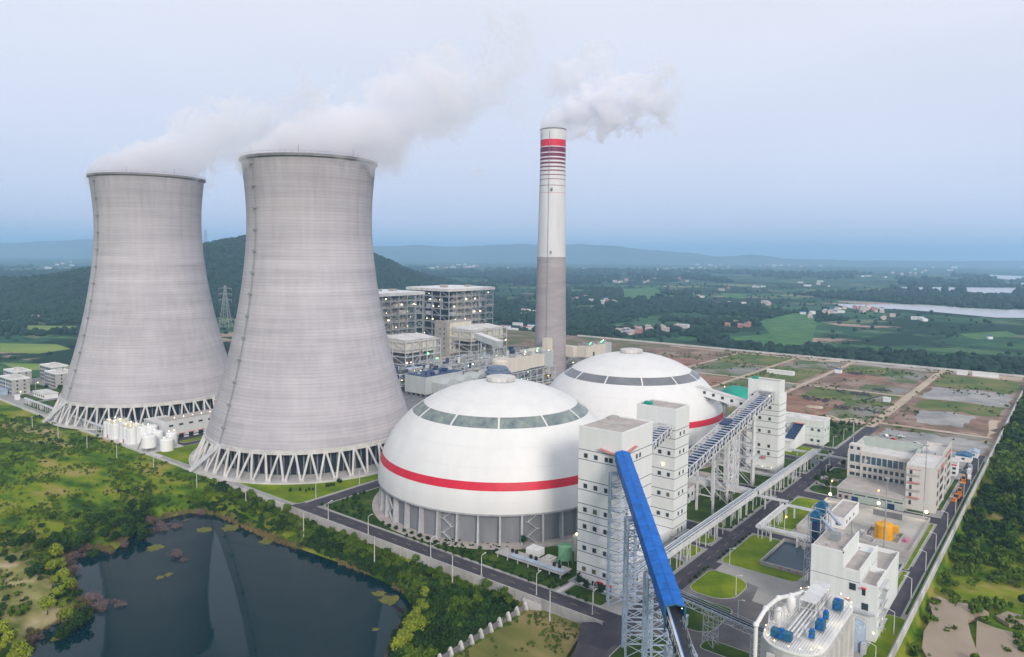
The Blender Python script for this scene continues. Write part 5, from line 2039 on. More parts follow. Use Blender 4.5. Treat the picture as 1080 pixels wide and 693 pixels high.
# ------------------------------------------------------------------ office and laboratory building
M['office'] = wall_mat('office_render', (0.60, 0.575, 0.55), [], streak=0.1)
M['office_green'] = wall_mat('office_green_render', (0.42, 0.47, 0.44), [], panel=5.0, streak=0.12)
of = thing('office_building', 'large grey office block with long bands of dark windows and a green-grey front hall', 'building', (386, 50, 0))
mb = MB(); mb.box(386.6, 413, 50.7, 63.2, 0, 20.6); mb.build('stair_wing_wall', M['office'], of)
mb = MB(); mb.box(413, 441, 51.6, 63.2, 0, 20.2); mb.build('side_wall', M['office'], of)
mb = MB(); mb.box(405, 441, 63.2, 93.5, 0, 18.6); mb.build('main_wall', M['office'], of)
mb = MB(); mb.box(387, 412.6, 51.1, 62.8, 20.603, 20.8); mb.build('roof', M['roof_pale'], of)
mb = MB(); mb.box(405.4, 440.6, 63.6, 93.1, 18.603, 18.8); mb.build('roof', M['roof_pale'], of)
mb = MB()
parapet(mb, 386.5, 413.1, 50.6, 63.3, 20.6, 0.8)
parapet(mb, 404.8, 441.1, 63.35, 93.7, 18.6, 1.0)
mb.box(413.2, 441, 51.5, 51.85, 20.2, 23.2); mb.box(440.7, 441, 52, 63, 20.2, 21.5)
mb.build('parapet', M['office'], of)
mb = MB()
mb.box(422, 422.5, 64, 90, 18.8, 21.6); mb.box(434, 434.5, 64, 92, 18.8, 21.2); mb.box(414.5, 422, 62, 64, 18.8, 21.6)
mb.build('roof_screen', M['office_green'], of)
mb = MB(); mb.box(405.1, 410.5, 87.2, 93.4, 18.8, 22.2); mb.build('roof_room', M['office'], of)
window(of, '-x', 92, 20.6, 1.3, 1.4, 405.1); window(of, '-x', 88.8, 20.6, 1.3, 1.4, 405.1)
mb = MB()
for k in range(5): mb.tube((415 + k * 1.3, 58, 20.3), (415 + k * 1.3, 60 + k % 2, 22.4 + (k % 3) * 0.5), 0.12, n=6)
mb.box(414, 421, 56, 61, 20.25, 21.2)
mb.build('roof_plant', M['grey_steel'], of)
# top floor: tall glazing between thin mullions; two floors of punched windows
for k in range(11):
    y = 91.6 - k * 2.55
    window(of, '-x', y, 15.3, 2.1, 3.9, 405, pane=M['glass_blue'], frame=M['office'])
for row, z in enumerate((10.6, 7.0)):
    for k in range(2): window(of, '-x', 91.3 - k * 2.9, z, 2.4, 1.7, 405, frame=M['office'])
    for k in range(9): window(of, '-x', 85.4 - k * 2.5, z, 1.55, 2.0, 405, frame=M['office'])
mb = MB()
mb.box(404.6, 405, 63.3, 93.6, 12.4, 12.9); mb.box(404.7, 405, 63.3, 93.6, 8.6, 8.9)
mb.box(404.4, 405, 86.9, 87.5, 5, 18.6); mb.box(404.4, 405, 93.1, 93.7, 0, 18.6)
mb.build('facade_bands', M['office'], of)
# front hall
mb = MB(); mb.box(380, 404.9, 62.6, 92.2, 0, 5.0); mb.build('hall_wall', M['office_green'], of)
mb = MB(); mb.box(379.8, 404.9, 62.4, 92.4, 5.003, 5.4); mb.build('hall_roof', M['roof_grey'], of)
mb = MB()
parapet(mb, 379.7, 404.9, 62.3, 92.5, 5.4, 0.45, 0.3); mb.build('hall_parapet', M['office_green'], of)
for k, (a, b) in enumerate(((85.2, 91.8), (79.2, 84.4), (73.4, 78.4), (67.6, 72.6), (63.0, 66.8))):
    mb = MB(); mb.box(379.93, 379.99, a, b, 3.5, 4.05); mb.build('strip_window', M['glass'], of)
for y in (90.6, 87.9): window(of, '-x', y, 1.7, 1.4, 1.5, 380, frame=M['salmon'])
for y in (90.0, 87.0):
    mb = MB(); mb.box(379.85, 380, y - 0.15, y + 0.15, 0, 4.95); mb.build('red_strip', M['salmon'], of)
for y in (84.0, 68.0):
    mb = MB(); mb.box(379.85, 380, y - 1.5, y + 1.5, 0, 2.6); mb.build('roller_door', M['navy'], of)
# stair wing: small doors onto balconies
for i, z in enumerate((17.9, 14.2, 10.6, 7.0, 3.2)):
    window(of, '-x', 61.2, z, 0.95, 1.9, 386.6)
    mb = MB()
    mb.box(385.7, 386.6, 57.3, 62.6, z - 1.5, z - 1.25, 0); mb.box(385.7, 385.85, 57.3, 62.6, z - 1.25, z - 0.75, 0)
    if i < 4: mb.build('balcony', M['salmon'] if i % 2 else M['concrete'], of)
mb = MB(); mb.box(386.45, 386.6, 57.0, 62.9, 19.2, 19.5); mb.build('cornice', M['salmon'], of)
# right side: bands of windows with red panels
for i, z in enumerate((3.6, 8.0, 12.3, 16.6)):
    for x0_, x1_, yy in ((389, 394.5, 50.7), (397.5, 408, 50.7), (416, 424, 51.6), (428, 438, 51.6)):
        mb = MB(); mb.box(x0_, x1_, yy - 0.12, yy - 0.02, z - 1.1, z + 1.1)
        mb.build('strip_window', M['glass'], of)
for x0_, x1_, yy, za in ((389, 394.5, 50.7, 18.0), (397.5, 410, 50.7, 18.0), (416, 438, 51.5, 19.0)):
    mb = MB(); mb.box(x0_, x1_, yy - 0.15, yy - 0.02, za, za + 1.8); mb.build('sign_panel', M['salmon'], of)
mb = MB()
for x in (387.5, 395.8, 411, 414.5, 426, 440):
    yy = 50.7 if x < 413 else 51.6
    mb.box(x - 0.5, x + 0.5, yy - 0.35, yy, 0, 20)
    mb.build('pier', M['office'], of); mb = MB()

# small gate house beyond the office
gt = thing('gate_house', 'small white two-storey gate house with red roof edge beyond the office', 'building', (461, 50, 0))
mb = MB(); mb.box(461, 471, 51, 56.5, 0, 7.5); mb.build('wall', M['white'], gt)
mb = MB(); mb.box(460.6, 471.4, 50.6, 56.9, 7.5, 7.9); mb.build('roof', M['roof_pale'], gt)
mb = MB(); mb.box(460.8, 461, 51, 56.5, 5.9, 6.5); mb.build('red_strip', M['red'], gt)
for y in (52.2, 54.9):
    window(gt, '-x', y, 4.3, 1.5, 1.2, 461); window(gt, '-x', y, 1.8, 1.5, 1.2, 461)
sheds = [(478, 487, 53, 61, 3.2, 'royal', 'long low shed with bright blue roof behind the gate house'), (497, 506, 48, 56, 3.4, 'royal', 'blue-roofed workers cabin near the right wall'), (512, 520, 46, 51, 3.0, 'blue_steel', 'pale blue-roofed cabin close against the right wall')]
for x0, x1, y0, y1, h, m, lab in sheds:
    t = thing('site_shed', lab, 'shed', (x0, y0, 0))
    mb = MB(); mb.box(x0, x1, y0, y1, 0, h); mb.build('wall', M['white'], t)
    mb = MB()
    ym = (y0 + y1) / 2
    mb.add([(x0 - .4, y0 - .4, h), (x1 + .4, y0 - .4, h), (x1 + .4, y1 + .4, h), (x0 - .4, y1 + .4, h), (x0 - .4, ym, h + 1.2), (x1 + .4, ym, h + 1.2)], [(0, 1, 5, 4), (2, 3, 4, 5), (0, 4, 3), (1, 2, 5)])
    mb.build('roof', M[m], t)
    window(t, '-x', ym, h * 0.55, 1.4, 1.0, x0)

# white annex with belt opening
an = thing('annex_building', 'white block with dark roofed belt opening behind the far transfer tower', 'building', (480, 126, 0))
mb = MB(); mb.box(480.4, 494, 126, 153.5, 0, 15.3); mb.build('wall', wall_mat('annex_wall', (0.66, 0.70, 0.66), [(11.0, 0.08), (5.5, 0.08)]), an)
mb = MB(); mb.box(480.8, 493.6, 126.4, 153.1, 15.303, 15.5); mb.build('roof', M['roof_pale'], an)
mb = MB(); parapet(mb, 480.3, 494.1, 125.9, 153.6, 15.3, 0.7, 0.3); mb.build('parapet', M['white'], an)
mb = MB(); mb.box(483, 486, 136, 142, 15.5, 16.6); mb.build('roof_light', M['dome'], an)
for y, z in ((129, 9.6), (133, 9.6), (129, 2.8), (133, 2.8), (150, 9.6), (150, 5.0)): window(an, '-x', y, z, 1.5, 1.5, 480.4)
for x in (484, 490): window(an, '-y', x, 9.6, 1.4, 1.4, 126)
mb = MB()
mb.add([(480.3, 138, 12.2), (480.3, 144.2, 12.2), (458, 144.2, 5.2), (458, 138, 5.2)], [(0, 1, 2, 3)])
mb.add([(480.3, 138, 11.9), (480.3, 144.2, 11.9), (458, 144.2, 4.9), (458, 138, 4.9)], [(3, 2, 1, 0)])
for k in range(3):
    mb.beam((480.3, 139.2 + k * 2, 12.5), (458, 139.2 + k * 2, 5.5), 0.5, 0.3)
mb.build('belt_cover', M['navy'], an)
mb = MB(); mb.box(478.5, 480.4, 137.4, 144.8, 12.4, 12.8); mb.build('canopy', M['salmon'], an)
mb = MB()
mb.add([(480.3, 137.7, 0), (458, 137.7, 0), (458, 137.7, 6.0), (480.3, 137.7, 13)], [(0, 1, 2, 3)])
mb.add([(480.3, 137.4, 0), (458, 137.4, 0), (458, 137.4, 6.0), (480.3, 137.4, 13)], [(3, 2, 1, 0)])
mb.build('belt_side_wall', M['white'], an)
mb = MB(); mb.box(452, 458, 137.4, 148.5, 0, 6.4); mb.box(458, 476, 144.5, 148.5, 0, 6.4); mb.build('low_wing', M['white'], an)
mb = MB(); mb.box(451.6, 458.2, 137.0, 148.9, 6.4, 6.7); mb.build('wing_roof', M['roof_pale'], an)

# ------------------------------------------------------------------ ash and lime buildings by the silo
ds = thing('process_building', 'white stepped process building with parapet terraces beside the big lit silo', 'industrial building', (243, 46, 0))
M['ds_wall'] = wall_mat('process_wall', (0.74, 0.77, 0.76), [(17.7, 0.07)], panel=9.0)
for nm, a in (('tall_block_wall', (243.2, 263, 56.3, 66.2, 0, 26.0)), ('middle_block_wall', (243.2, 268, 51.3, 56.3, 0, 20.6)), ('near_block_wall', (243.2, 256, 46.1, 51.3, 0, 17.2)), ('rear_block_wall', (263, 284, 47.5, 60.8, 0, 14.0))):
    mb = MB(); mb.box(*a); mb.build(nm, M['ds_wall'], ds)
for a in ((243.6, 262.6, 56.7, 65.8, 26.003), (243.6, 262.8, 51.6, 56.3, 20.603), (243.6, 255.6, 46.5, 51.0, 17.203), (263.3, 283.6, 47.9, 60.4, 14.003)):
    mb = MB(); mb.box(a[0], a[1], a[2], a[3], a[4], a[4] + 0.15); mb.build('roof', M['roof_grey'], ds)
mb = MB()
mb.box(243.15, 263.05, 56.25, 56.6, 26, 27.3); mb.box(243.15, 243.5, 56.25, 66.2, 26, 26.5)
mb.box(243.15, 268, 51.25, 51.6, 20.6, 22.0); mb.box(243.15, 243.5, 51.6, 56.2, 20.6, 21.4)
mb.box(243.15, 256, 46.05, 46.4, 17.2, 19.0); mb.box(255.7, 256, 46.4, 51.2, 17.2, 19.0); mb.box(243.15, 243.5, 46.4, 51.2, 17.2, 17.9)
parapet(mb, 262.95, 284.05, 47.45, 60.85, 14, 1.6, 0.3)
mb.build('parapet', M['white'], ds)
mb = MB(); mb.box(251, 254.5, 60, 62.5, 26.15, 28.4); mb.build('roof_unit', M['grey_dark'], ds)
mb = MB()
for x, y in ((246, 62), (258, 64), (247, 58), (260, 59)):
    mb.tube((x, y, 26.1), (x, y, 26.8), 0.4, n=8); mb.build('roof_vent', M['grey_steel'], ds); mb = MB()
mb.tube((262.6, 58.5, 26), (262.6, 58.5, 30.2), 0.35, n=8)
mb.build('roof_pipe', M['grey_steel'], ds)
for y, z in ((53.3, 16.0), (51.2 - 1.7, 10.6)): window(ds, '-x', y, z, 1.7, 1.9, 243.2, frame=M['dark_steel'])
for y, z in ((54.6, 11.5), (50.0, 16.4)):
    mb = MB(); mb.box(242.2, 243.2, y - 0.7, y + 0.7, z, z + 0.2); mb.build('door_canopy', M['red'], ds)
    mb = MB(); mb.box(243.1, 243.19, y - 0.5, y + 0.5, z - 2.3, z - 0.1); mb.build('door', M['glass'], ds)
mb = MB()
mb.box(241.8, 243.2, 46.5, 55.6, 8.7, 8.95)
for k in range(10): mb.beam((241.9, 46.6 + k, 8.9), (241.9, 46.6 + k, 10.0), 0.09)
mb.beam((241.9, 46.5, 10.0), (241.9, 55.6, 10.0), 0.1)
for x in (247, 251): mb.beam((x, 45.6, 0.2), (x, 45.6, 16), 0.16)
for k in range(5):
    z0 = 1 + k * 3.2
    mb.beam((246, 45.2, z0), (252.5, 45.2, z0 + 3.2), 0.5, 0.15) if k % 2 else mb.beam((252.5, 45.2, z0), (246, 45.2, z0 + 3.2), 0.5, 0.15)
    mb.box(245, 253.5, 44.8, 46.1, z0 + 3.1, z0 + 3.25)
mb.build('outside_stair', M['pale_steel'], ds)
for p_ in ((243, 46.8, 3.0), (247.5, 45.3, 6.4), (250.6, 45.3, 9.8)): bulb(ds, p_, 0.25, 'bulb')
# little blue-grey round tank at its foot
tk = thing('round_tank', 'blue-grey round tank at the foot of the process building', 'tank', (236.5, 51, 0))
mb = MB(); mb.lathe((236.8, 50.6), [(3.0, 0), (3.0, 7.2), (2.5, 7.9), (0.1, 8.4)], 24); mb.build('tank_shell', M['blue_steel'], tk, smooth=False)
mb = MB()
mb.lathe((236.8, 50.6), [(3.05, 8.3), (3.15, 8.3), (3.15, 8.4), (3.05, 8.4)], 24)
for k in range(12): mb.beam((236.8 + 3 * cos(k * .52), 50.6 + 3 * sin(k * .52), 7.3), (236.8 + 3 * cos(k * .52), 50.6 + 3 * sin(k * .52), 8.4), 0.08)
mb.box(233.4, 234.8, 46.8, 48.2, 0, 3.4)
mb.build('railing', M['pale_steel'], tk)
sheet('pad', [(226, 44.2), (243, 44.2), (243, 56), (226, 56)], 0.045, M['pave'])

# bucket elevators
for i, (x, y, h) in enumerate(((262.5, 70.2, 30.5), (270.8, 70.6, 31.5))):
    el = thing('bucket_elevator', ('dark blue bucket elevator nearer the silo, with a slanting chute to the white roof', 'dark blue bucket elevator farther from the silo, with a slanting chute to the white roof')[i], 'elevator', (x, y, 0))
    mb = MB(); mb.box(x - 1.3, x + 1.3, y - 1.0, y + 1.0, 0, h); mb.build('casing', M['navy'], el)
    mb = MB(); mb.box(x - 2.0, x + 2.0, y - 1.5, y + 1.5, h - 2.6, h); mb.tube((x - 1.2, y, h), (x + 1.2, y, h), 1.0, n=12); mb.build('head', M['royal'], el)
    mb = MB(); frame_grid(mb, x - 3.2, x + 3.2, y - 2.4, y + 2.6, [0, 5, 10, 15, 20, 25, h - 1], 2, 1, 0.2); mb.build('steel_frame', M['pale_steel'], el)
    mb = MB(); mb.tube((x, y - 1.2, h - 1.2), (x - 3.5, y - 7.2, 26.4), 0.55, n=10); mb.build('chute', M['blue_steel'], el)
    mb = MB()
    for k in range(5):
        z = 3 + k * 5
        mb.box(x - 3.6, x + 3.4, y - 2.8, y - 2.0, z, z + 0.12)
        mb.beam((x - 3.5, y - 2.8, z + 1.1), (x + 3.4, y - 2.8, z + 1.1), 0.08)
    mb.build('platform', M['pale_steel'], el)
    bulb(el, (x, y + 1.6, h - 0.6), 0.2, 'bulb_white')

# coal bunker yard: raised concrete yard with a shed, tanks
yd = thing('walled_yard', 'raised pale concrete yard with low parapet around the yellow tank', 'yard', (322.6, 50, 0))
mb = MB(); mb.box(322.6, 370.2, 50.3, 94.2, 0, 1.6); mb.build('slab', M['yard'], yd)
mb = MB(); parapet(mb, 322.4, 370.4, 50.1, 94.4, 1.602, 1.1, 0.35); mb.build('parapet', M['concrete'], yd)
mb = MB()
mb.box(327.2, 341.2, 55.3, 55.7, 1.6, 3.1); mb.box(327.2, 341.2, 68.4, 68.8, 1.6, 3.1); mb.box(327.2, 327.6, 55.7, 68.4, 1.6, 3.1); mb.box(340.8, 341.2, 55.7, 68.4, 1.6, 3.1)
mb.build('tank_bund', M['concrete'], yd)
mb = MB(); mb.box(362, 362.3, 60, 72, 1.6, 4.2); mb.build('screen_wall', M['concrete_dark'], yd)
rr = random.Random(9)
for k in range(12):
    x, y = rr.uniform(324, 346), rr.uniform(63, 76)
    mb = MB()
    if k % 2: mb.box(x, x + rr.uniform(1, 3), y, y + rr.uniform(0.8, 2), 1.61, 1.6 + rr.uniform(0.6, 1.8))
    else: mb.tube((x, y, 2.2), (x + rr.uniform(2, 5), y, 2.2), 0.3, n=8)
    mb.build('yard_equipment', M[rr.choice(['pale_steel', 'white_steel', 'grey_steel', 'beige_dark'])], yd)
yt = thing('yellow_tank', 'bright yellow round tank with side box in the pale concrete yard', 'tank', (334, 61.5, 1.6))
mb = MB(); mb.lathe((334, 61.8), [(3.7, 1.62), (3.7, 7.6), (3.5, 7.9), (0.1, 8.7)], 28); mb.build('tank_shell', M['yellow'], yt)
mb = MB(); mb.box(332.8, 335.2, 56.4, 58.6, 5.2, 7.9); mb.tube((334, 61.8, 8.6), (334, 61.8, 9.5), 0.5, n=10); mb.build('side_box', M['yellow'], yt)
mb = MB()
for k in range(6):
    a = 2 * pi * k / 6 + 0.2
    mb.beam((334 + 3.78 * cos(a), 61.8 + 3.78 * sin(a), 1.7), (334 + 3.78 * cos(a), 61.8 + 3.78 * sin(a), 7.7), 0.25)
mb.build('stiffeners', M['yellow'], yt)
ws = thing('pump_shed', 'long white shed with grey flat roof in the pale concrete yard', 'building', (333, 77, 1.6))
mb = MB(); mb.box(333, 359.5, 77.6, 84.6, 1.61, 6.0); mb.build('wall', M['white'], ws)
mb = MB(); mb.box(333.3, 359.2, 77.9, 84.3, 6.003, 6.15); mb.build('roof', M['roof_grey'], ws)
mb = MB(); parapet(mb, 332.9, 359.6, 77.5, 84.7, 6.0, 0.7, 0.3); mb.build('parapet', M['white'], ws)
for x in (338, 343, 350): window(ws, '-y', x, 3.8, 1.4, 1.1, 77.6)
window(ws, '-x', 80, 3.8, 1.6, 1.2, 333)
mb = MB(); mb.box(334.4, 338.6, 52.9, 53.9, 1.61, 2.7); mb.box(335, 336.2, 53.9, 55.0, 1.61, 2.5)
tag(mb.build('pink_machine', M['pink']), 'small pink covered machine near the yellow tank', 'machine')

# settling basins
for x0, x1, y0, y1, lab, h in ((277.4, 306.6, 77, 94.6, 'dark water settling basin with low concrete walls and red-white notices', 1.5), (271, 312, 50.2, 56.0, 'narrow dark settling basin behind the process building', 1.0)):
    t = thing('settling_basin', lab, 'basin', (x0, y0, 0))
    mb = MB(); parapet(mb, x0, x1, y0, y1, 0.16, h, 0.45); mb.build('basin_wall', M['concrete'], t)
    mb = MB(); mb.box(x0 + 0.5, x1 - 0.5, y0 + 0.5, y1 - 0.5, 0.16, 0.45); mb.build('water_surface', M['pool'], t)
    if h > 1.2:
        for y in (80.2, 83.4, 86.6):
            mb = MB(); mb.box(x0 - 0.08, x0 - 0.01, y - 0.5, y + 0.5, 0.5, 1.5); mb.build('notice', M['salmon'], t)
mb = MB(); mb.box(268, 276, 70.5, 76, 0.1, 2.8)
tag(mb.build('low_block', M['concrete_pale']), 'low pale concrete block next to the dark settling basin', 'building')

# ------------------------------------------------------------------ big silo, lit from its roof
SX0, SX1, SY0, SY1, SH = 169.6, 206.5, 43.8, 58.0, 27.6
si = thing('silo_block', 'big white silo block with floodlit ribbed roof and blue machines on top', 'silo', (SX0, SY0, 0))
pts = rrect(SX0, SX1, SY0, SY1, 6.6, 8)
M['silo_wall'] = mat('silo_wall', (0.52, 0.52, 0.53), 0.7, 0.14, 0.25, stretch=(1, 1, 0.06))
mb = MB(); mb.poly(pts, 0, SH); mb.build('wall', M['silo_wall'], si)
mb = MB()
for k in range(6):
    x = SX0 + 6.6 + k * (SX1 - SX0 - 13.2) / 5
    for y in (SY0, SY1): mb.box(x - 1.0, x + 1.0, y - 0.7 if y == SY0 else y, y if y == SY0 else y + 0.7, 0, SH - 1.5)
for y in (47.5, 50.9, 54.3): mb.box(SX0 - 0.7, SX0, y - 0.9, y + 0.9, 0, SH - 1.5); mb.box(SX1, SX1 + 0.7, y - 0.9, y + 0.9, 0, SH - 1.5)
mb.build('pilaster', M['concrete_pale'], si)
mb = MB()
mb.poly(inset(pts, -0.25), SH + 0.003, SH + 0.35)
mb.build('roof', M['dome'], si)
mb = MB()
for k in range(20):
    y = SY0 + 1.2 + k * (SY1 - SY0 - 2.4) / 19
    e = max(0, 6.6 - min(y - SY0, SY1 - y))
    dx = 6.6 - math.sqrt(max(0, 6.6 ** 2 - e ** 2)) + 0.5
    mb.box(SX0 + dx, SX1 - dx, y - 0.05, y + 0.05, SH + 0.35, SH + 0.47)
mb.build('roof_ribs', M['pale_steel'], si)
mb = MB()
op = inset(pts, 0.15)
for (a, b) in zip(op, op[1:] + op[:1]):
    if (Vector(a) - Vector(b)).length < 1e-3: continue
    for zz in (0.9, 1.4): mb.beam((*a, SH + zz), (*b, SH + zz), 0.08)
for k in range(0, len(op), 2): mb.beam((*op[k], SH + 0.3), (*op[k], SH + 1.45), 0.09)
for k in range(10):
    x = SX0 + 7 + k * (SX1 - SX0 - 14) / 9
    for y in (SY0 + 0.15, SY1 - 0.15): mb.beam((x, y, SH + 0.3), (x, y, SH + 1.45), 0.09)
mb.build('railing', M['white_steel'], si)
for lab, (x, y, a, b, c) in (('a', (173.4, 53.2, 1.8, 4.8, 2.4)), ('b', (184.0, 47.2, 2.4, 2.0, 2.6)), ('c', (197.5, 46.6, 2.6, 2.2, 2.8)), ('d', (178.2, 47.6, 1.3, 1.2, 2.2)), ('e', (190.2, 47.6, 1.3, 1.2, 2.2))):
    t = thing('roof_machine', {'a': 'wide blue machine casing at the near end of the silo roof', 'b': 'blue machine cabinet in the middle of the silo roof', 'c': 'blue machine cabinet at the far corner of the silo roof',
                               'd': 'small upright blue fan unit at the near half of the silo roof', 'e': 'small upright blue fan unit between the two blue cabinets'}[lab], 'machine', (x, y, SH + 0.47))
    z = SH + 0.47
    mb = MB()
    mb.box(x - a / 2, x + a / 2, y - b / 2, y + b / 2, z + 0.5, z + c); mb.build('cabinet', M['royal'], t)
    mb = MB()
    for i in (-1, 1):
        for j in (-1, 1): mb.beam((x + i * a * 0.42, y + j * b * 0.42, z), (x + i * a * 0.42, y + j * b * 0.42, z + 0.5), 0.16)
    mb.build('stand', M['grey_steel'], t)
    mb = MB(); mb.tube((x - a / 2, y, z + c * 0.6), (x - a / 2 - 0.9, y, z + c * 0.6), 0.35, n=10); mb.box(x - 0.4, x + 0.4, y - 0.4, y + 0.4, z + c, z + c + 0.5); mb.build('duct', M['blue'], t)
# pipe manifold along the roof and rising pipe on the outside
mf = thing('pipe_manifold', 'white pipes and walkways running the length of the silo roof', 'pipework', (188, 51, SH + 0.5))
for k, y in enumerate((50.0, 50.9, 51.9, 52.8)):
    mb = MB(); mb.tube((175, y, SH + 1.6), (203, y, SH + 1.6), 0.22, n=8); mb.build('pipe', M['white_steel'], mf)
mb = MB()
for k in range(8):
    x = 176 + k * 3.8
    for y in (49.6, 53.2): mb.beam((x, y, SH + 0.45), (x, y, SH + 1.5), 0.14)
    mb.beam((x, 49.6, SH + 1.4), (x, 53.2, SH + 1.4), 0.14)
mb.build('pipe_stand', M['pale_steel'], mf)
mb = MB()
frame_grid(mb, 190, 204, 50, 54, [SH + 0.45, SH + 2.2, SH + 4.0], 4, 1, 0.14)
mb.box(190, 204, 50, 54, SH + 3.95, SH + 4.05)
mb.build('platform', M['white_steel'], mf)
mb = MB()
frame_grid(mb, 176, 181, 54.2, 57.2, [SH + 0.45, SH + 3, SH + 6], 2, 1, 0.14)
mb.build('cyclone_frame', M['pale_steel'], mf)
for x, y in ((178.5, 55.6), (187, 55.4)):
    mb = MB(); mb.lathe((x, y), [(0.3, SH + 1), (1.2, SH + 3), (1.2, SH + 5), (0.5, SH + 5.8), (0.1, SH + 6)], 16); mb.build('cyclone', M['dome'], mf, smooth=True)
mb = MB()
P_ = [(169.0, 57.9, 1), (169.0, 57.9, SH + 4.5), (173.5, 57.2, SH + 7.0), (181, 56.6, SH + 7.0), (190, 56.2, SH + 4.4), (196.5, 55.4, SH + 3.0), (200, 54.6, SH + 1.0)]
for a, b in zip(P_, P_[1:]): mb.tube(a, b, 0.5, n=12)
for p_ in P_[1:-1]:
    mb.lathe(p_[:2], [(0.1, p_[2] - 0.75), (0.55, p_[2] - 0.5), (0.75, p_[2]), (0.55, p_[2] + 0.5), (0.1, p_[2] + 0.75)], 12)
tag(mb.build('riser_pipe', M['dome'], smooth=False), 'thick white riser pipe bending over the near end of the silo', 'pipe')
for k in range(16):
    a = k / 16
    q = op[int(a * len(op)) % len(op)]
    bulb(si, (q[0], q[1], SH + 1.5), 0.16, 'bulb')
for x, y in ((176, 45.5), (190, 45.2), (203, 47.0), (203.5, 56), (188, 57), (174, 56.5)):
    ld = bpy.data.lights.new('roof_lamp', 'POINT'); ld.energy = 110; ld.color = (1.0, 0.80, 0.52); ld.shadow_soft_size = 0.3
    lo = bpy.data.objects.new('roof_lamp', ld); COL.objects.link(lo); lo.location = (x, y, SH + 2.6)

# ------------------------------------------------------------------ tanks and pump house between the cooling towers
cl = 0
labs = ['first white twin-silo block, nearest the far tower', 'second white twin-silo block, in the middle of the tank group']
for i, (x0, y0) in enumerate(((200.5, 477), (201.5, 457))):
    t = thing('twin_silo', labs[i], 'silo', (x0, y0, 0))
    for j in range(3):
        for k in range(2):
            mb = MB(); mb.lathe((x0 + 3.4 + k * 6.6, y0 + 2.5 + j * 5.0), [(2.9, 0), (2.9, 9.5), (2.7, 9.7), (0.1, 9.8)], 20); mb.build('tank_shell', M['white'], t, smooth=False)
    mb = MB(); mb.box(x0 + 0.9, x0 + 12.6, y0 + 0.4, y0 + 14.8, 0, 9.3); mb.build('core_wall', M['white'], t)
    mb = MB(); mb.box(x0 + 0.2, x0 + 0.45, y0 + 6.8, y0 + 8.2, 0, 2.4); mb.build('door', M['salmon'], t)
    mb = MB(); frame_grid(mb, x0 + 1, x0 + 12, y0 + 1, y0 + 14, [9.6, 11.2], 3, 4, 0.16); mb.build('roof_rail', M['pale_steel'], t)
    rq = random.Random(70 + i)
    for j in range(16):
        x, y = x0 + rq.uniform(1.2, 11), y0 + rq.uniform(0.8, 13.5)
        mb = MB()
        if j % 2: mb.lathe((x, y), [(rq.uniform(0.7, 1.5), 9.75), (0.6, 9.8 + rq.uniform(0.7, 1.6)), (0.05, 11.6)], 12)
        else: mb.box(x, x + rq.uniform(0.8, 2.2), y, y + rq.uniform(0.8, 1.8), 9.75, 9.8 + rq.uniform(0.6, 1.6))
        mb.build('roof_machine', M['cream'], t)
    for j in range(4): bulb(t, (x0 + 2 + (j * 5) % 10, y0 + 1 + j * 3.4, 11.8), 0.34, 'bulb_white' if j % 2 else 'bulb')
for i, (x, y, r, h, z0) in enumerate(((204, 436, 4.2, 7.6, 2.2), (211, 428, 3.8, 7.5, 0.1), (214.5, 447, 3.4, 8.5, 0.1), (219, 438, 3.4, 8.2, 0.1), (216, 458, 3.6, 10, 0.1))):
    t = thing('chemical_tank', ('raised white tank on steel legs at the edge of the tank pad', 'white tank with an arched pipe beside the green lawn', 'white tank just behind the raised one', 'rear white tank nearest the pump house', 'tall white tank behind the twin silos')[i], 'tank', (x, y, 0))
    mb = MB(); mb.lathe((x, y), [(r, z0), (r, z0 + h - 1), (r * 0.8, z0 + h - 0.4), (0.1, z0 + h)], 24); mb.build('tank_shell', M['white'], t)
    if i == 0:
        mb = MB()
        for k in range(8): mb.beam((x + r * 0.9 * cos(k * pi / 4), y + r * 0.9 * sin(k * pi / 4), 0), (x + r * 0.9 * cos(k * pi / 4), y + r * 0.9 * sin(k * pi / 4), z0), 0.35)
        mb.build('legs', M['grey_steel'], t)
        mb = MB(); mb.beam((x - 4.5, y + 5, 0.2), (x - 4.2, y - 0.5, z0 + 5.6), 0.9, 0.2); mb.build('stair', M['pale_steel'], t)
    if i == 1:
        mb = MB()
        for k in range(8):
            a0_, a1_ = pi * k / 8, pi * (k + 1) / 8
            mb.tube((x, y + 2.2 * cos(a0_), z0 + h - 0.6 + 2.0 * sin(a0_)), (x, y + 2.2 * cos(a1_), z0 + h - 0.6 + 2.0 * sin(a1_)), 0.35, n=8)
        mb.build('arched_pipe', M['white'], t)
    for k in range(1 + i % 2): bulb(t, (x + r * (k - 0.5), y, z0 + h + 0.6), 0.32, 'bulb' if k else 'bulb_white')
ph = thing('pump_house', 'long white pump house with flat roof between the two cooling towers', 'building', (219, 449, 0))
mb = MB(); mb.box(221.5, 262, 450.5, 460, 0, 12.4); mb.build('wall', wall_mat('pump_wall', (0.62, 0.63, 0.65), [(1.2, 0.3)], panel=8), ph)
mb = MB(); mb.box(219, 233, 460, 474, 0, 10.6); mb.build('side_wing_wall', M['grey_clad'], ph)
mb = MB(); mb.box(221.2, 262.3, 450.2, 460.3, 12.403, 12.9); mb.build('roof', M['roof_grey'], ph)
mb = MB(); mb.box(218.8, 233.2, 460, 474.2, 10.603, 10.9); mb.build('side_wing_roof', M['roof_pale'], ph)
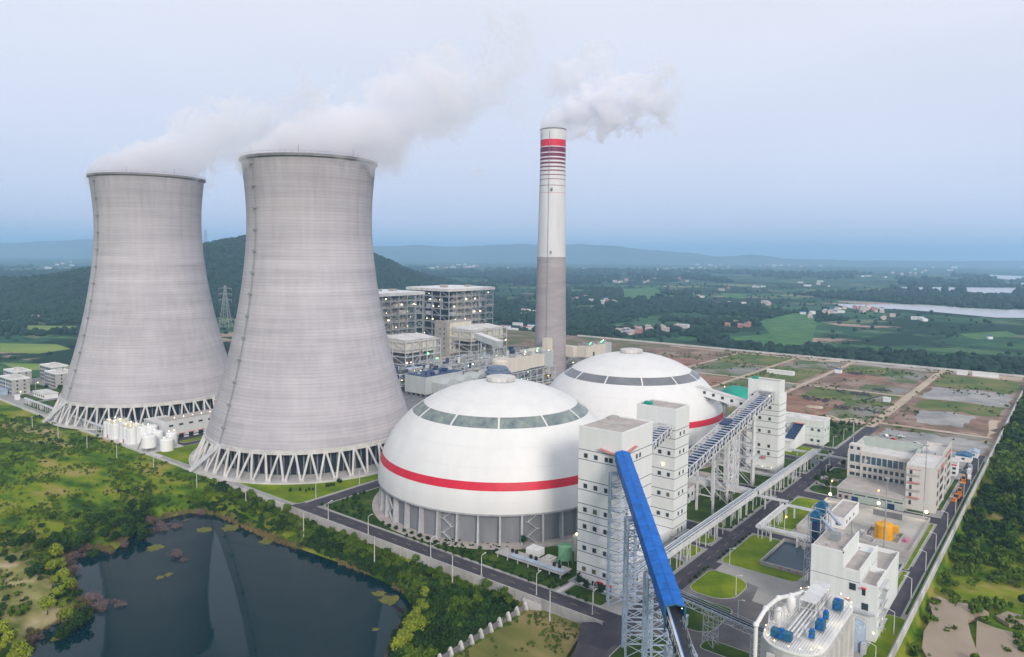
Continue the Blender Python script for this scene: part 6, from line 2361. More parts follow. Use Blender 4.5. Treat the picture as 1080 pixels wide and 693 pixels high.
for k in range(6):
    window(ph, '-y', 225 + k * 6.5, 8.8, 2.6, 1.1, 450.5)
    mb = MB(); w_ = 3.0; x = 225 + k * 6.5
    if k < 5: mb.box(x - w_ / 2, x + w_ / 2, 450.38, 450.49, 0, 2.8); mb.build('door', M['dark'], ph)
    if k < 5: mb = MB(); mb.box(x - 1.9, x + 1.9, 449.2, 450.5, 3.0, 3.25); mb.build('door_canopy', M['salmon'], ph)
for k in range(6): bulb(ph, (228 + k * 6, 452, 13.3), 0.3, 'bulb_white')
# covered way and frames along the fence by the far tower
pipe_gallery('low white pipe trestle along the front fence before the far cooling tower', (204, 495, 4.2), (206, 640, 4.2), 1.6, 18, h=0.5)

# ------------------------------------------------------------------ administration blocks at the far left
def slab_block(label, x0, x1, y0, y1, h, fl):
    t = thing('apartment_block', label, 'building', (x0, y0, 0))
    mb = MB(); mb.box(x0, x1, y0, y1, 0, h); mb.build('wall', M['concrete'], t)
    mb = MB(); mb.box(x0 + .3, x1 - .3, y0 + .3, y1 - .3, h + .003, h + .2); mb.build('roof', M['roof_pale'], t)
    mb = MB(); parapet(mb, x0 - .1, x1 + .1, y0 - .1, y1 + .1, h, 0.9, .3); mb.build('parapet', M['white'], t)
    mb = MB(); mb.box((x0 + x1) / 2 - 2, (x0 + x1) / 2 + 2, (y0 + y1) / 2 - 3, (y0 + y1) / 2 + 3, h + .2, h + 2.8); mb.build('roof_room', M['concrete_pale'], t)
    fh = h / fl
    for f in range(fl):
        z = (f + 0.55) * fh
        for (a0, a1) in ((y0 + 1, (y0 + y1) / 2 - 1), ((y0 + y1) / 2 + 1, y1 - 1)):
            mb = MB()
            mb.box(x0 - .06, x0 - .01, a0, a1, z - fh * .3, z + fh * .25, 0)
            n = 4
            for k in range(1, n): mb.box(x0 - .12, x0 - .065, a0 + (a1 - a0) * k / n - .15, a0 + (a1 - a0) * k / n + .15, z - fh * .3, z + fh * .25, 1)
            mb.build('window', [M['glass_blue'], M['concrete_pale']], t)
    for f in range(fl):
        z = (f + 0.55) * fh
        for xx in (x0 + (x1 - x0) * .3, x0 + (x1 - x0) * .7):
            window(t, '-y', xx, z, 1.2, 1.3, y0)
    return t


slab_block('grey apartment block at the picture edge beside the meadow corner', 211, 224, 684, 712, 12.5, 4)
slab_block('apartment block nearest the far cooling tower foot', 246, 262, 692, 716, 12.0, 4)
slab_block('apartment block standing between its two lower neighbours', 254, 268, 724, 750, 13.5, 4)
slab_block('pale apartment block cut by the picture edge', 226, 240, 728, 752, 12, 4)
lw = thing('canteen', 'long low white canteen building in front of the apartment blocks', 'building', (219, 648, 0))
mb = MB(); mb.box(222, 232, 648, 672, 0, 3.6); mb.build('wall', M['white'], lw)
mb = MB(); mb.box(221.6, 232.4, 647.6, 672.4, 3.603, 4.1); mb.build('roof', M['roof_pale'], lw)
for k in range(6): window(lw, '-x', 650 + k * 4, 1.9, 1.6, 1.4, 222)
mb = MB(); mb.box(206, 209, 660, 663, 0.1, 3.6); mb.box(205.6, 209.4, 659.6, 663.4, 3.6, 3.9)
tag(mb.build('guard_hut', M['white']), 'tiny white guard hut beside the front fence', 'hut')
mb = MB(); mb.box(203, 210, 690, 716, 0.1, 4.2); mb.box(202.6, 210.4, 689.6, 716.4, 4.2, 4.6)
tag(mb.build('low_shed', M['blue_steel']), 'low pale blue shed by the fence at the picture edge', 'shed')

# ------------------------------------------------------------------ oil and water plant below the near dome
pt = thing('pipe_table', 'low grey platform with parallel pipes and black stands below the near dome', 'pipework', (218, 146, 0))
mb = MB(); mb.box(217.6, 224.2, 146.5, 178.5, 1.6, 2.0); mb.build('deck', M['concrete'], pt)
mb = MB()
for k in range(7):
    for x in (218, 223.8): mb.beam((x, 147.5 + k * 5, 0.1), (x, 147.5 + k * 5, 1.6), 0.4)
mb.build('leg', M['concrete'], pt)
for x in (218.4, 219.2, 220.0):
    mb = MB(); mb.tube((x, 146.6, 2.4), (x, 172, 2.4), 0.25, n=8); mb.build('pipe', M['blue_steel'], pt)
for y in (150.5, 153, 161.5, 164, 171, 173):
    mb = MB(); mb.box(221.5, 222.3, y - .5, y + .5, 2.0, 3.3); mb.build('stand', M['rubber'], pt)
gt_ = thing('green_tank', 'light green tank on a green leg frame below the near dome', 'tank', (230, 153, 0))
mb = MB(); mb.lathe((229.6, 153.2), [(2.7, 2.2), (2.7, 7.4), (2.5, 7.4), (2.5, 6.8), (0.1, 6.8)], 24); mb.build('tank_shell', M['green_tank'], gt_)
mb = MB()
for k in range(6):
    a = k * pi / 3
    mb.beam((229.6 + 3.1 * cos(a), 153.2 + 3.1 * sin(a), 0), (229.6 + 2.5 * cos(a), 153.2 + 2.5 * sin(a), 2.4), 0.3)
mb.beam((226.4, 156, 1), (226.6, 150.6, 6.8), 0.6, 0.15)
mb.build('leg_frame', M['green_tank'], gt_)
bx = thing('transformer', 'white ribbed transformer boxes below the near dome', 'transformer', (230, 166, 0))
for k in range(2):
    mb = MB(); mb.box(226.5, 231.5, 164.4 + k * 3, 167.0 + k * 3, 0.3, 3.2)
    for j in range(5): mb.box(226.6 + j, 226.9 + j, 164.1 + k * 3, 164.4 + k * 3, 0.6, 3.0)
    mb.build('cabinet', M['white'], bx)
mb = MB(); mb.box(224.6, 230, 157, 161.6, 0.15, 1.7); mb.box(226, 229, 158, 160.6, 1.7, 2.3)
tag(mb.build('concrete_plinth', M['concrete_pale']), 'pale equipment base between transformer boxes and green tank', 'machine base')
ls = thing('lit_loading_frame', 'lit cream concrete frame between the near dome and the tallest white tower', 'frame', (236, 145, 0))
mb = MB()
for k in range(4):
    mb.box(234 + k * 6, 235 + k * 6, 144, 145, 0, 9.6); mb.box(234 + k * 6, 235 + k * 6, 151, 152, 0, 9.6)
mb.box(233.5, 253.5, 143.5, 152.5, 9.6, 10.6)
mb.box(234, 253, 144.1, 144.9, 4.6, 5.2)
mb.build('frame', M['beige'], ls)
for p_, r_, m_ in (((233.2, 150.5, 11.6), 0.5, 'bulb'), ((238.5, 147.5, 5.6), 0.42, 'bulb_green'), ((240, 144.6, 2.6), 0.4, 'bulb'), ((236, 152.4, 6), 0.35, 'bulb')): bulb(ls, p_, r_, m_)


# ------------------------------------------------------------------ walls and fences
fw = thing('boundary_wall', 'grey concrete retaining wall along the front road above the pond bank', 'wall', (199.3, 118, -4))
for k in range(44):
    y0 = 118.2 + k * 3.95
    mb = MB()
    top = 0.95
    mb.box(199.0, 199.45, y0, y0 + 3.9, -5, top)
    mb.build('panel', M['concrete'], fw)
mb = MB()
for k in range(45): mb.box(198.75, 199.0, 118.05 + k * 3.95 - .18, 118.05 + k * 3.95 + .18, -5, 1.05)
mb.build('piers', M['concrete'], fw)
fw2 = thing('boundary_wall', 'low pale boundary wall between the meadow and the cooling towers', 'wall', (199.2, 292, -2))
for k in range(90):
    y0 = 292.4 + k * 4.75
    mb = MB(); mb.box(198.9, 199.3, y0, y0 + 4.65, -3.0, 0.8)
    mb.build('panel', M['concrete_pale'], fw2)
rw = thing('boundary_wall', 'long straight concrete wall with capping along the right perimeter road', 'wall', (200, 40.2, -3))
for k in range(88):
    x0 = 150 + k * 8.45
    mb = MB(); mb.box(x0, x0 + 8.4, 39.9, 40.25, -4.5, 2.3); mb.box(x0, x0 + 8.4, 39.8, 40.35, 2.303, 2.5)
    mb.build('panel', M['concrete_pale'] if k % 5 else M['concrete'], rw)
xw = thing('boundary_wall', 'far boundary wall closing the unbuilt lot', 'wall', (893.5, 40, -3))
for k in range(60):
    y0 = 41 + k * 9
    mb = MB(); mb.box(893.4, 893.8, y0, y0 + 8.9, -4, 2.2); mb.build('panel', M['concrete_pale'], xw)
# field-edge fence of dark panels on splayed white buttresses
pf = thing('buttressed_fence', 'dark fence with splayed white concrete buttresses across the green bank', 'fence', (176, 148, -4))
for k in range(15):
    x = 197 - k * 4.75
    mb = MB()
    z0 = -4.6
    vs = [(x - .3, 146.3, z0), (x + .5, 146.3, z0), (x + .5, 149.6, z0), (x - .3, 149.6, z0), (x - .3, 147.7, z0 + 3.6), (x + .5, 147.7, z0 + 3.6), (x + .5, 148.2, z0 + 3.6), (x - .3, 148.2, z0 + 3.6)]
    mb.add(vs, [(0, 3, 2, 1), (4, 5, 6, 7), (0, 1, 5, 4), (1, 2, 6, 5), (2, 3, 7, 6), (3, 0, 4, 7)])
    mb.build('buttress', M['concrete_pale'], pf)
    if k < 14:
        mb = MB(); mb.box(x - 4.4, x - .35, 147.8, 148.0, -4.6, -1.9); mb.build('panel', M['concrete_dark'], pf)
mb = MB(); mb.box(198.2, 198.7, 142, 150, -4, -0.8)
tag(mb.build('wing_wall', M['concrete_pale']), 'short pale wing wall at the corner of the field fence', 'wall')


# ------------------------------------------------------------------ lamps, masts, poles
def lamp_proto(h, arm, label, group, lit=None, m='white_steel'):
    t = thing('street_lamp', label, 'street lamp', (0, 0, 0), group)
    mb = MB(); mb.tube((0, 0, 0), (0, 0, h), 0.16, 0.10, n=8); mb.tube((0, 0, h), (arm, 0, h + 0.5), 0.09, n=6); mb.build('pole', M[m], t)
    mb = MB(); mb.box(arm - 0.1, arm + 0.9, -0.2, 0.2, h + 0.40, h + 0.6); mb.build('lamp_head', M[m], t)
    mb = MB(); mb.box(-0.3, 0.3, -0.3, 0.3, 0, 0.35); mb.build('base', M['concrete'], t)
    if lit: bulb(t, (arm + 0.5, 0, h + 0.3), 0.42, lit)
    return t


L0 = lamp_proto(7.5, 1.6, 'unlit pale street lamp standing beside the front road', 'street lamps along the front road')
front = [(201.4, 171.7), (202.0, 146.7), (214.4, 288.6), (242.7, 290.2), (200.8, 197.5), (202.6, 124), (208.6, 127.4), (201.2, 235), (201.2, 262)]
plant_row(L0, sorted(front, key=lambda p: p[1]), 0.03, '{} unlit street lamp counted along the front road from the blue gallery side', 0.0)
L1 = lamp_proto(7.5, 1.6, 'unlit pale street lamp beside the right perimeter road', 'street lamps along the right perimeter road')
L1.rotation_euler.z = pi / 2
right = [(282.6, 42.9), (311.9, 42.9), (335.2, 42.9), (366.7, 42.9), (391.5, 42.9), (420, 42.9), (448, 42.9), (478, 42.6), (226, 42.6), (252, 42.6)]
plant_row(L1, sorted(right), 0.1, '{} unlit street lamp along the right perimeter road, counted from the silo end', pi / 2)
L2 = lamp_proto(7.0, 1.3, 'unlit pale street lamp on the verge of the middle road', 'street lamps along the middle road')
L2.rotation_euler.z = -pi / 2
mid = [(268.5, 103), (246.7, 92), (256.0, 117.8), (292, 117.9), (327, 118.0), (360, 117.8), (395, 118.0), (446, 118.6), (480, 120), (505, 120), (530, 120), (229, 84.5), (411.9, 106)]
plant_row(L2, sorted(mid), 0.14, '{} unlit street lamp along the middle road, counted from the blue gallery end', -pi / 2)
L3 = lamp_proto(7.0, 1.3, 'street lamp with a small glowing orange head on the lawn by the yard', 'orange street lamps by the yard', 'bulb_orange')
L3.location = (314.6, 97.0, 0.15)
copy_tree(L3, (380.9, 95.5, 0.15), 0, 'street lamp with a glowing orange head beside the green-grey front hall')
copy_tree(L3, (380.2, 74, 0.03), 0, 'street lamp with a glowing orange head before the roller doors of the hall')
L4 = lamp_proto(7.0, 1.3, 'lit street lamp on the lane between the two domes', 'lit street lamps deep in the plant', 'bulb')
L4.location = (342, 250, 0.02)
for p, lb_ in (((342, 300), 'lit street lamp on the lane between near cooling tower and near dome'), ((452, 160), 'lit street lamp behind the far transfer tower'), ((455, 205), 'lit street lamp by the lane behind the far dome'), ((560, 300), 'lit street lamp on open ground near the chimney foot'), ((600, 240), 'lit street lamp behind the green gas holder'), ((206, 655), 'lit street lamp beside the tiny white guard hut'), ((230, 690), 'lit street lamp between the apartment blocks')): copy_tree(L4, (*p, 0.02), 0, lb_)
# floodlights on the yard corners
fl0 = thing('floodlight', 'bright round floodlight on a short pole at the yard corner', 'floodlight', (0, 0, 0), 'floodlights round the concrete yard')
mb = MB(); mb.tube((0, 0, 0), (0, 0, 4.2), 0.12, n=8); mb.build('pole', M['grey_steel'], fl0)
mb = MB(); mb.box(-0.5, 0.5, -0.3, 0.3, 4.2, 4.8); mb.build('housing', M['grey_steel'], fl0)
bulb(fl0, (-0.35, 0.0, 4.6), 0.75, 'bulb')
fl0.location = (370.0, 92.8, 0.05)
fl0['label'] = 'bright round floodlight at the yard corner nearest the office front hall'
for p, lb_ in (((370.9, 71.5), 'bright round floodlight in the middle of the yard edge, above the yellow tank'), ((372.2, 52.0), 'bright round floodlight at the foot of the mast before the office'), ((305, 57.6), 'bright round floodlight at the narrow basin behind the process building')): copy_tree(fl0, (*p, 0.05), 0, lb_)
for x, y in ((369.0, 92.8), (369.5, 71.5), (371.0, 53.0), (303.6, 57.6)):
    ld = bpy.data.lights.new('flood_glow', 'POINT'); ld.energy = 500; ld.color = (1.0, 0.88, 0.6); ld.shadow_soft_size = 0.4
    lo = bpy.data.objects.new('flood_glow', ld); COL.objects.link(lo); lo.location = (x, y, 5.4)
for i, (x, y, h) in enumerate(((375.5, 53.6, 34), (302.5, 55.8, 36), (452, 102, 26))):
    mt = thing('light_mast', ('very tall slender mast in front of the office stair wing', 'very tall slender mast rising behind the process building', 'tall slender mast beyond the office roof')[i], 'mast', (x, y, 0))
    mb = MB(); mb.tube((x, y, 0), (x, y, h), 0.34, 0.14, n=10); mb.build('pole', M['grey_steel'], mt)
    mb = MB(); mb.lathe((x, y), [(0.2, h), (0.9, h), (0.9, h + 0.3), (0.2, h + 0.3)], 12); mb.build('crown', M['grey_steel'], mt)
    mb = MB(); mb.box(x - .6, x + .6, y - .6, y + .6, 0, .6); mb.build('base', M['concrete'], mt)
# concrete poles outside the wall
pl = thing('utility_pole', 'bare concrete utility pole outside the front wall', 'utility pole', (0, 0, 0), 'concrete poles on the pond bank')
mb = MB(); mb.tube((0, 0, -2), (0, 0, 9.5), 0.24, 0.15, n=8); mb.build('pole', M['concrete_pale'], pl)
mb = MB(); mb.box(-0.08, 0.08, -0.7, 0.7, 8.6, 8.75); mb.build('crossarm', M['grey_steel'], pl)
poles = [(184.3, 433.1), (187.5, 395.8), (187.7, 350.8), (189.1, 308.5), (186.6, 260.0), (187.8, 215.7), (194.5, 180.0), (194.2, 135.4), (183, 470), (181, 508), (180, 548)]
plant_row(pl, sorted(poles, key=lambda p: p[1]), -1.5, '{} bare concrete pole outside the front wall, counted from the dry field', 0.0)
# line of kerb bollards along the front road (painted)

# ------------------------------------------------------------------ power pylons


def pylon(label, base, h, rot=0.0):
    t = thing('power_pylon', label, 'pylon', base)
    b = Vector(base)
    mb = MB()
    cs, sn = cos(rot), sin(rot)
    def pt(u, v, z): return b + Vector((u * cs - v * sn, u * sn + v * cs, z))
    def wd(z): return (6.5 * (1 - z / h) ** 1.3 + 0.9) * h / 60
    n = 12
    for k in range(n):
        z0, z1 = h * k / n, h * (k + 1) / n
        for i, j in ((1, 1), (-1, 1), (-1, -1), (1, -1)):
            mb.beam(pt(i * wd(z0), j * wd(z0), z0), pt(i * wd(z1), j * wd(z1), z1), 0.45)
        for i in (-1, 1):
            mb.beam(pt(i * wd(z0), -wd(z0), z0), pt(i * wd(z1), wd(z1), z1), 0.22); mb.beam(pt(i * wd(z0), wd(z0), z0), pt(i * wd(z1), -wd(z1), z1), 0.22)
            mb.beam(pt(-wd(z0), i * wd(z0), z0), pt(wd(z1), i * wd(z1), z1), 0.22); mb.beam(pt(wd(z0), i * wd(z0), z0), pt(-wd(z1), i * wd(z1), z1), 0.22)
    mb.build('lattice', M['grey_steel'], t)
    for f in (0.66, 0.80, 0.93):
        mb = MB()
        for s in (-1, 1):
            for dz in (0, 2.0): mb.beam(pt(0, 0, h * f + dz), pt(0, s * 9.5 * h / 60, h * f), 0.4)
            mb.beam(pt(0, s * 9.0 * h / 60, h * f), pt(0, s * 9.0 * h / 60, h * f - 3.5), 0.35)
        mb.build('crossarm', M['grey_steel'], t)


pb = at(238, 346, 0)
pylon('grey lattice power pylon seen between the two cooling towers', (pb.x, pb.y, 0), 66, radians(38))
pb = at(216, 292, 70)
pylon('faint lattice power pylon on the wooded hill crest', (HC.x - RGT.x * 242, HC.y - RGT.y * 242, 128), 55, radians(38))

# ------------------------------------------------------------------ vehicles
def loader(label, loc, rz):
    t = thing('wheel_loader', label, 'construction vehicle', (0, 0, 0))
    mb = MB()
    mb.add([(-2.6, -1.1, .9), (1.6, -1.1, .9), (1.6, 1.1, .9), (-2.6, 1.1, .9), (-2.6, -1.1, 1.9), (1.6, -1.1, 1.7), (1.6, 1.1, 1.7), (-2.6, 1.1, 1.9)], [(0, 3, 2, 1), (4, 5, 6, 7), (0, 1, 5, 4), (1, 2, 6, 5), (2, 3, 7, 6), (3, 0, 4, 7)])
    mb.build('body', M['orange'], t)
    mb = MB(); mb.box(-0.9, 0.7, -.8, .8, 1.75, 3.2, 0); mb.box(-1.0, 0.8, -.9, .9, 3.2, 3.35, 1); mb.build('cab', [M['glass'], M['orange']], t)
    for x in (-1.7, 1.5):
        for y in (-1.25, 1.25):
            mb = MB(); mb.tube((x, y - .3, .75), (x, y + .3, .75), .75, n=14); mb.build('wheel', M['rubber'], t)
    mb = MB()
    for y in (-.7, .7): mb.beam((1.2, y, 1.6), (3.6, y, .7), .3)
    mb.build('arm', M['orange'], t)
    mb = MB(); mb.box(3.5, 4.4, -1.3, 1.3, .2, 1.3); mb.build('bucket', M['orange'], t)
    t.location = loc; t.rotation_euler.z = rz
    return t


def car(label, loc, rz, m, name='parked_car', L=4.4, H=1.45, cat='car'):
    t = thing(name, label, cat, (0, 0, 0))
    h2 = H * 0.58
    mb = MB()
    prof = [(-L / 2, .35), (-L / 2, h2 - .1), (-L / 2 + .3, h2), (-L * .3, h2 + .02), (-L * .2, H), (L * .16, H), (L * .30, h2 + .02), (L / 2 - .1, h2 - .12), (L / 2, .5), (L / 2, .35)]
    if name != 'parked_car': prof = [(-L / 2, .4), (-L / 2, H), (L * .22, H), (L * .22, H), (L * .24, H), (L * .36, H - .2), (L * .44, h2 + .1), (L / 2, h2), (L / 2, .5), (L / 2, .4)]
    n = len(prof)
    vs = [(x, y, z) for y in (-.88, .88) for x, z in prof]
    mb.add(vs, [tuple(range(n)), tuple(range(2 * n - 1, n - 1, -1))] + [(i, i + n, (i + 1) % n + n, (i + 1) % n) for i in range(n)])
    mb.build('body', M[m], t)
    mb = MB()
    mb.box(-L * .24, L * .2, -.9, -.885, h2 + .03, H - .12); mb.box(-L * .24, L * .2, .885, .9, h2 + .03, H - .12)
    mb.build('side_glass', M['glass'], t)
    for x in (-L * .31, L * .31):
        for y in (-.8, .8):
            mb = MB(); mb.tube((x, y - .12, .33), (x, y + .12, .33), .33, n=12); mb.build('wheel', M['rubber'], t)
    t.location = loc; t.rotation_euler.z = rz
    return t


z_ = 0.035
loader('orange wheel loader farther along the right perimeter road', (452.1, 46.6, z_), radians(185))
loader('orange wheel loader parked nearest on the right perimeter road', (415, 45.4, z_), radians(172))
loader('orange wheel loader close behind the nearest one', (427, 45.4, z_), radians(186))
car('white van parked just past the farther orange loader', (460.5, 44.8, z_), 0.1, 'white', 'parked_van', 5.2, 2.1, 'van')
car('white truck parked near the gate house', (472.1, 46.0, z_), 0.0, 'white_steel', 'parked_truck', 7.5, 2.8, 'truck')
car('dark grey car parked beside the gate house', (471.6, 49.0, 0.035), 1.4, 'grey_dark')
car('grey truck parked on the wide end of the perimeter road', (482, 46.8, z_), 0.2, 'grey_steel', 'parked_truck', 7.5, 2.8, 'truck')
car('red car parked on the rubble beyond the office', (520.5, 88.5, 0.1), 0.3, 'red')
car('second red car on the rubble beyond the office', (526, 94.5, 0.1), 1.2, 'red')
car('white car left of the red cars on the rubble', (534, 100.5, 0.1), 0.6, 'white')
car('silver van right of the red cars on the rubble', (522, 80.5, 0.1), 0.9, 'white_steel', 'parked_van', 5.0, 2.0, 'van')
car('white car parked by the far end of the rubble row', (538, 92, 0.1), 2.2, 'white')
# site huts and piles on the lot
for i, (x, y, l, w_, h, m, lab) in enumerate((
        (747.5, 239.8, 26, 7, 3.5, 'roof_pale', 'long white site hut among weeds at the far lot'), (664.3, 125.5, 5, 4, 3, 'roof_pale', 'small white cabin beside the dirt road'), (796, 196.7, 6, 5, 4, 'royal', 'small blue cabin at the dirt road corner'),
        (872, 96, 9, 8, 3.5, 'roof_pale', 'white site hut at the head of the dirt road'), (874, 76, 22, 7, 3.2, 'roof_pale', 'long pale hut row by the far wall'), (560, 214, 12, 7, 3.6, 'royal', 'blue-roofed cabin behind the far transfer tower'))):
    t = thing('site_hut', lab, 'hut', (x, y, 0.05))
    mb = MB(); mb.box(x - w_ / 2, x + w_ / 2, y - l / 2, y + l / 2, .05, h); mb.build('wall', M['white'], t)
    mb = MB(); mb.add([(x - w_ / 2 - .3, y - l / 2 - .3, h), (x + w_ / 2 + .3, y - l / 2 - .3, h), (x + w_ / 2 + .3, y + l / 2 + .3, h), (x - w_ / 2 - .3, y + l / 2 + .3, h), (x, y - l / 2 - .3, h + 1), (x, y + l / 2 + .3, h + 1)], [(0, 4, 5, 3), (1, 2, 5, 4), (0, 1, 4), (2, 3, 5)])
    mb.build('roof', M[m], t)
rr = random.Random(77)
M['scrap'] = ramp_mat('scrap_steel', [(0.3, (0.02, 0.022, 0.028)), (0.7, (0.12, 0.11, 0.12))], 0.6, 0.8, 5)
for i, (x, y, lx, ly, h, m) in enumerate(((632, 172, 10, 22, 2.6, 'scrap'), (611, 142, 10, 38, 2.4, 'scrap'), (682, 156, 9, 26, 2.4, 'scrap'), (716, 141, 7, 12, 2.2, 'scrap'), (600, 166, 6, 10, 1.5, 'dirt_pale'), (800, 182, 8, 12, 2, 'scrap'), (575, 160, 5, 9, 1.6, 'dirt_red'))):
    V, F_ = [], []
    mb = MB()
    for k in range(26):
        a = x + rr.uniform(-lx / 2, lx / 2); b = y + rr.uniform(-ly / 2, ly / 2)
        if m == 'scrap': mb.beam((a, b, .2 + rr.uniform(0, h * .6)), (a + rr.uniform(-3, 3), b + rr.uniform(-4, 4), rr.uniform(.3, h)), rr.uniform(.4, 1.2))
        else: mb.lathe((a, b), [(rr.uniform(1.5, 3), 0.03), (rr.uniform(.6, 1.4), rr.uniform(.4, h * .7)), (.05, h * .8)], 9)
    tag(mb.build('scrap_heap' if m == 'scrap' else 'soil_heap', M[m]), ('dark heap of steel left of the dirt track', 'longest dark row of stacked steel near the dirt road', 'dark heap of steel on the rubble circle', 'small dark heap beyond the others', 'pale soil heap on the bare red ground', 'dark heap near the cross track', 'reddish soil heap near the far transfer tower')[i], 'heap')
# muddy pools outside the right wall
M['mudflat'] = M['mud']
mb_pts = [river_poly([(979, 640), (990, 634), (1003, 640), (1030, 643), (1043, 652), (1020, 660), (1024, 676), (1030, 693), (1040, 712), (985, 712), (972, 690), (974, 672), (984, 655)], -4.2),
          river_poly([(1030, 660), (1050, 668), (1080, 676), (1110, 690), (1110, 712), (1036, 712), (1029, 690)], -4.2), river_poly([(1050, 655), (1062, 650), (1080, 655), (1084, 664), (1064, 664)], -4.2)]
for p_ in mb_pts: sheet('muddy_pool', p_, -2.3, M['mud'], thick=1.2)


# ------------------------------------------------------------------ plants: leaf clumps
RNG = np.random.default_rng(11)


def leaf_cloud(n, rad, size, seed, lumps=7, low=0.0, elong=1.0):
    """n small leaf faces gathered in lumps through an ellipsoid; returns quads."""
    r = np.random.default_rng(seed)
    rad = np.array(rad, float)
    d = r.normal(size=(lumps, 3)); d /= np.linalg.norm(d, axis=1)[:, None]
    c = d * (r.uniform(0.25, 0.75, (lumps, 1)))
    c[:, 2] = np.abs(c[:, 2]) * (1 - low) + c[:, 2] * low
    k = r.integers(0, lumps, n)
    p = r.normal(size=(n, 3)); p /= np.linalg.norm(p, axis=1)[:, None]
    lr = r.uniform(0.30, 0.52, lumps)
    out = p.copy()
    P_ = c[k] + p * lr[k][:, None] * r.uniform(0.75, 1.05, (n, 1))
    P_ = P_ * rad
    nrm = out * 0.8 + r.normal(size=(n, 3)) * 0.45 + np.array([0, 0, 0.35])
    nrm /= np.linalg.norm(nrm, axis=1)[:, None]
    t = np.cross(nrm, r.normal(size=(n, 3))); t /= np.linalg.norm(t, axis=1)[:, None]
    b = np.cross(nrm, t)
    s = size * r.uniform(0.6, 1.3, (n, 1))
    V = np.stack([P_ - t * s * elong - b * s * 0.6, P_ + t * s * elong - b * s * 0.5, P_ + t * s * 0.7 * elong + b * s * 0.7, P_ - t * s * 0.8 * elong + b * s * 0.5], 1).reshape(-1, 3)
    V[:, 2] += rad[2] * 0.9
    F_ = np.arange(4 * n).reshape(-1, 4)
    return V, F_


def scatter(name, protos, pts, scl, m, label=None, seed=0):
    """One mesh out of many small copies (only for growth that nobody could count)."""
    r = np.random.default_rng(seed)
    Vs, Fs, k = [], [], 0
    pts = np.asarray(pts); scl = np.asarray(scl)
    ids = r.integers(0, len(protos), len(pts))
    for j, (pv, pf) in enumerate(protos):
        sel = np.where(ids == j)[0]
        if not len(sel): continue
        a = r.uniform(0, 2 * pi, len(sel))
        c, s = np.cos(a), np.sin(a)
        sz = r.uniform(0.6, 1.45, len(sel))
        X_ = pv[None, :, 0] * scl[sel][:, None]; Y_ = pv[None, :, 1] * scl[sel][:, None]; Z_ = pv[None, :, 2] * (scl[sel] * sz)[:, None]
        V = np.stack([X_ * c[:, None] - Y_ * s[:, None] + pts[sel][:, 0:1], X_ * s[:, None] + Y_ * c[:, None] + pts[sel][:, 1:2], Z_ + pts[sel][:, 2:3]], 2)
        Vs.append(V.reshape(-1, 3))
        Fs.append((pf[None] + (np.arange(len(sel)) * len(pv))[:, None, None]).reshape(-1, pf.shape[1]) + k)
        k += len(sel) * len(pv)
    ob = np_mesh(name, np.concatenate(Vs), np.concatenate(Fs), m)
    ob['kind'] = 'stuff'
    if label: ob['label'] = label
    return ob


def rand_pts(n, x0, x1, y0, y1, seed, keep=None):
    r = np.random.default_rng(seed)
    P_ = np.stack([r.uniform(x0, x1, n), r.uniform(y0, y1, n)], 1)
    if keep is not None: P_ = P_[keep(P_)]
    return P_


def ground(P_):
    return np.column_stack([P_, terrain_h(P_[:, 0].copy(), P_[:, 1].copy())])


bush = [leaf_cloud(210, (1.5, 1.5, 1.15), 0.25, 40 + i, lumps=8) for i in range(6)]
bush_far = [leaf_cloud(100, (1.5, 1.5, 1.1), 0.36, 140 + i, lumps=6) for i in range(6)]
tuft = [leaf_cloud(26, (1.2, 1.0, 0.5), 0.34, 60 + i, lumps=4) for i in range(5)]


def in_pond(P_, pad=0.0): return seg_dist(P_, POND) < pad


# bank between wall and water
P_ = rand_pts(1150, 176, 198.4, 150, 345, 1, lambda q: (seg_dist(q, POND) > 0.6))
n_ = fbm(P_[:, 0], P_[:, 1], 14, 3)
for nm, sel, m in (('undergrowth', n_ < 0.50, 'leaf_mid'), ('undergrowth', n_ >= 0.50, 'leaf_dark')):
    q = ground(P_[sel]); scatter(nm, bush, q, RNG.uniform(0.55, 1.25, len(q)), M[m], 'low leafy growth on the bank', 5)
# reeds along the waterline


def blades(n, h, seed):
    r = np.random.default_rng(seed)
    b = r.uniform(-0.6, 0.6, (n, 2))
    l = r.uniform(-0.35, 0.35, (n, 2))
    hh = h * r.uniform(0.5, 1.0, n)
    wv = 0.07
    V = np.zeros((n, 4, 3))
    a = r.uniform(0, pi, n)
    ox, oy = np.cos(a) * wv, np.sin(a) * wv
    V[:, 0] = np.stack([b[:, 0] - ox, b[:, 1] - oy, 0 * hh], 1)
    V[:, 1] = np.stack([b[:, 0] + ox, b[:, 1] + oy, 0 * hh], 1)
    V[:, 2] = np.stack([b[:, 0] + l[:, 0] + ox * .3, b[:, 1] + l[:, 1] + oy * .3, hh], 1)
    V[:, 3] = np.stack([b[:, 0] + l[:, 0] - ox * .3, b[:, 1] + l[:, 1] - oy * .3, hh], 1)
    return V.reshape(-1, 3), np.arange(4 * n).reshape(-1, 4)


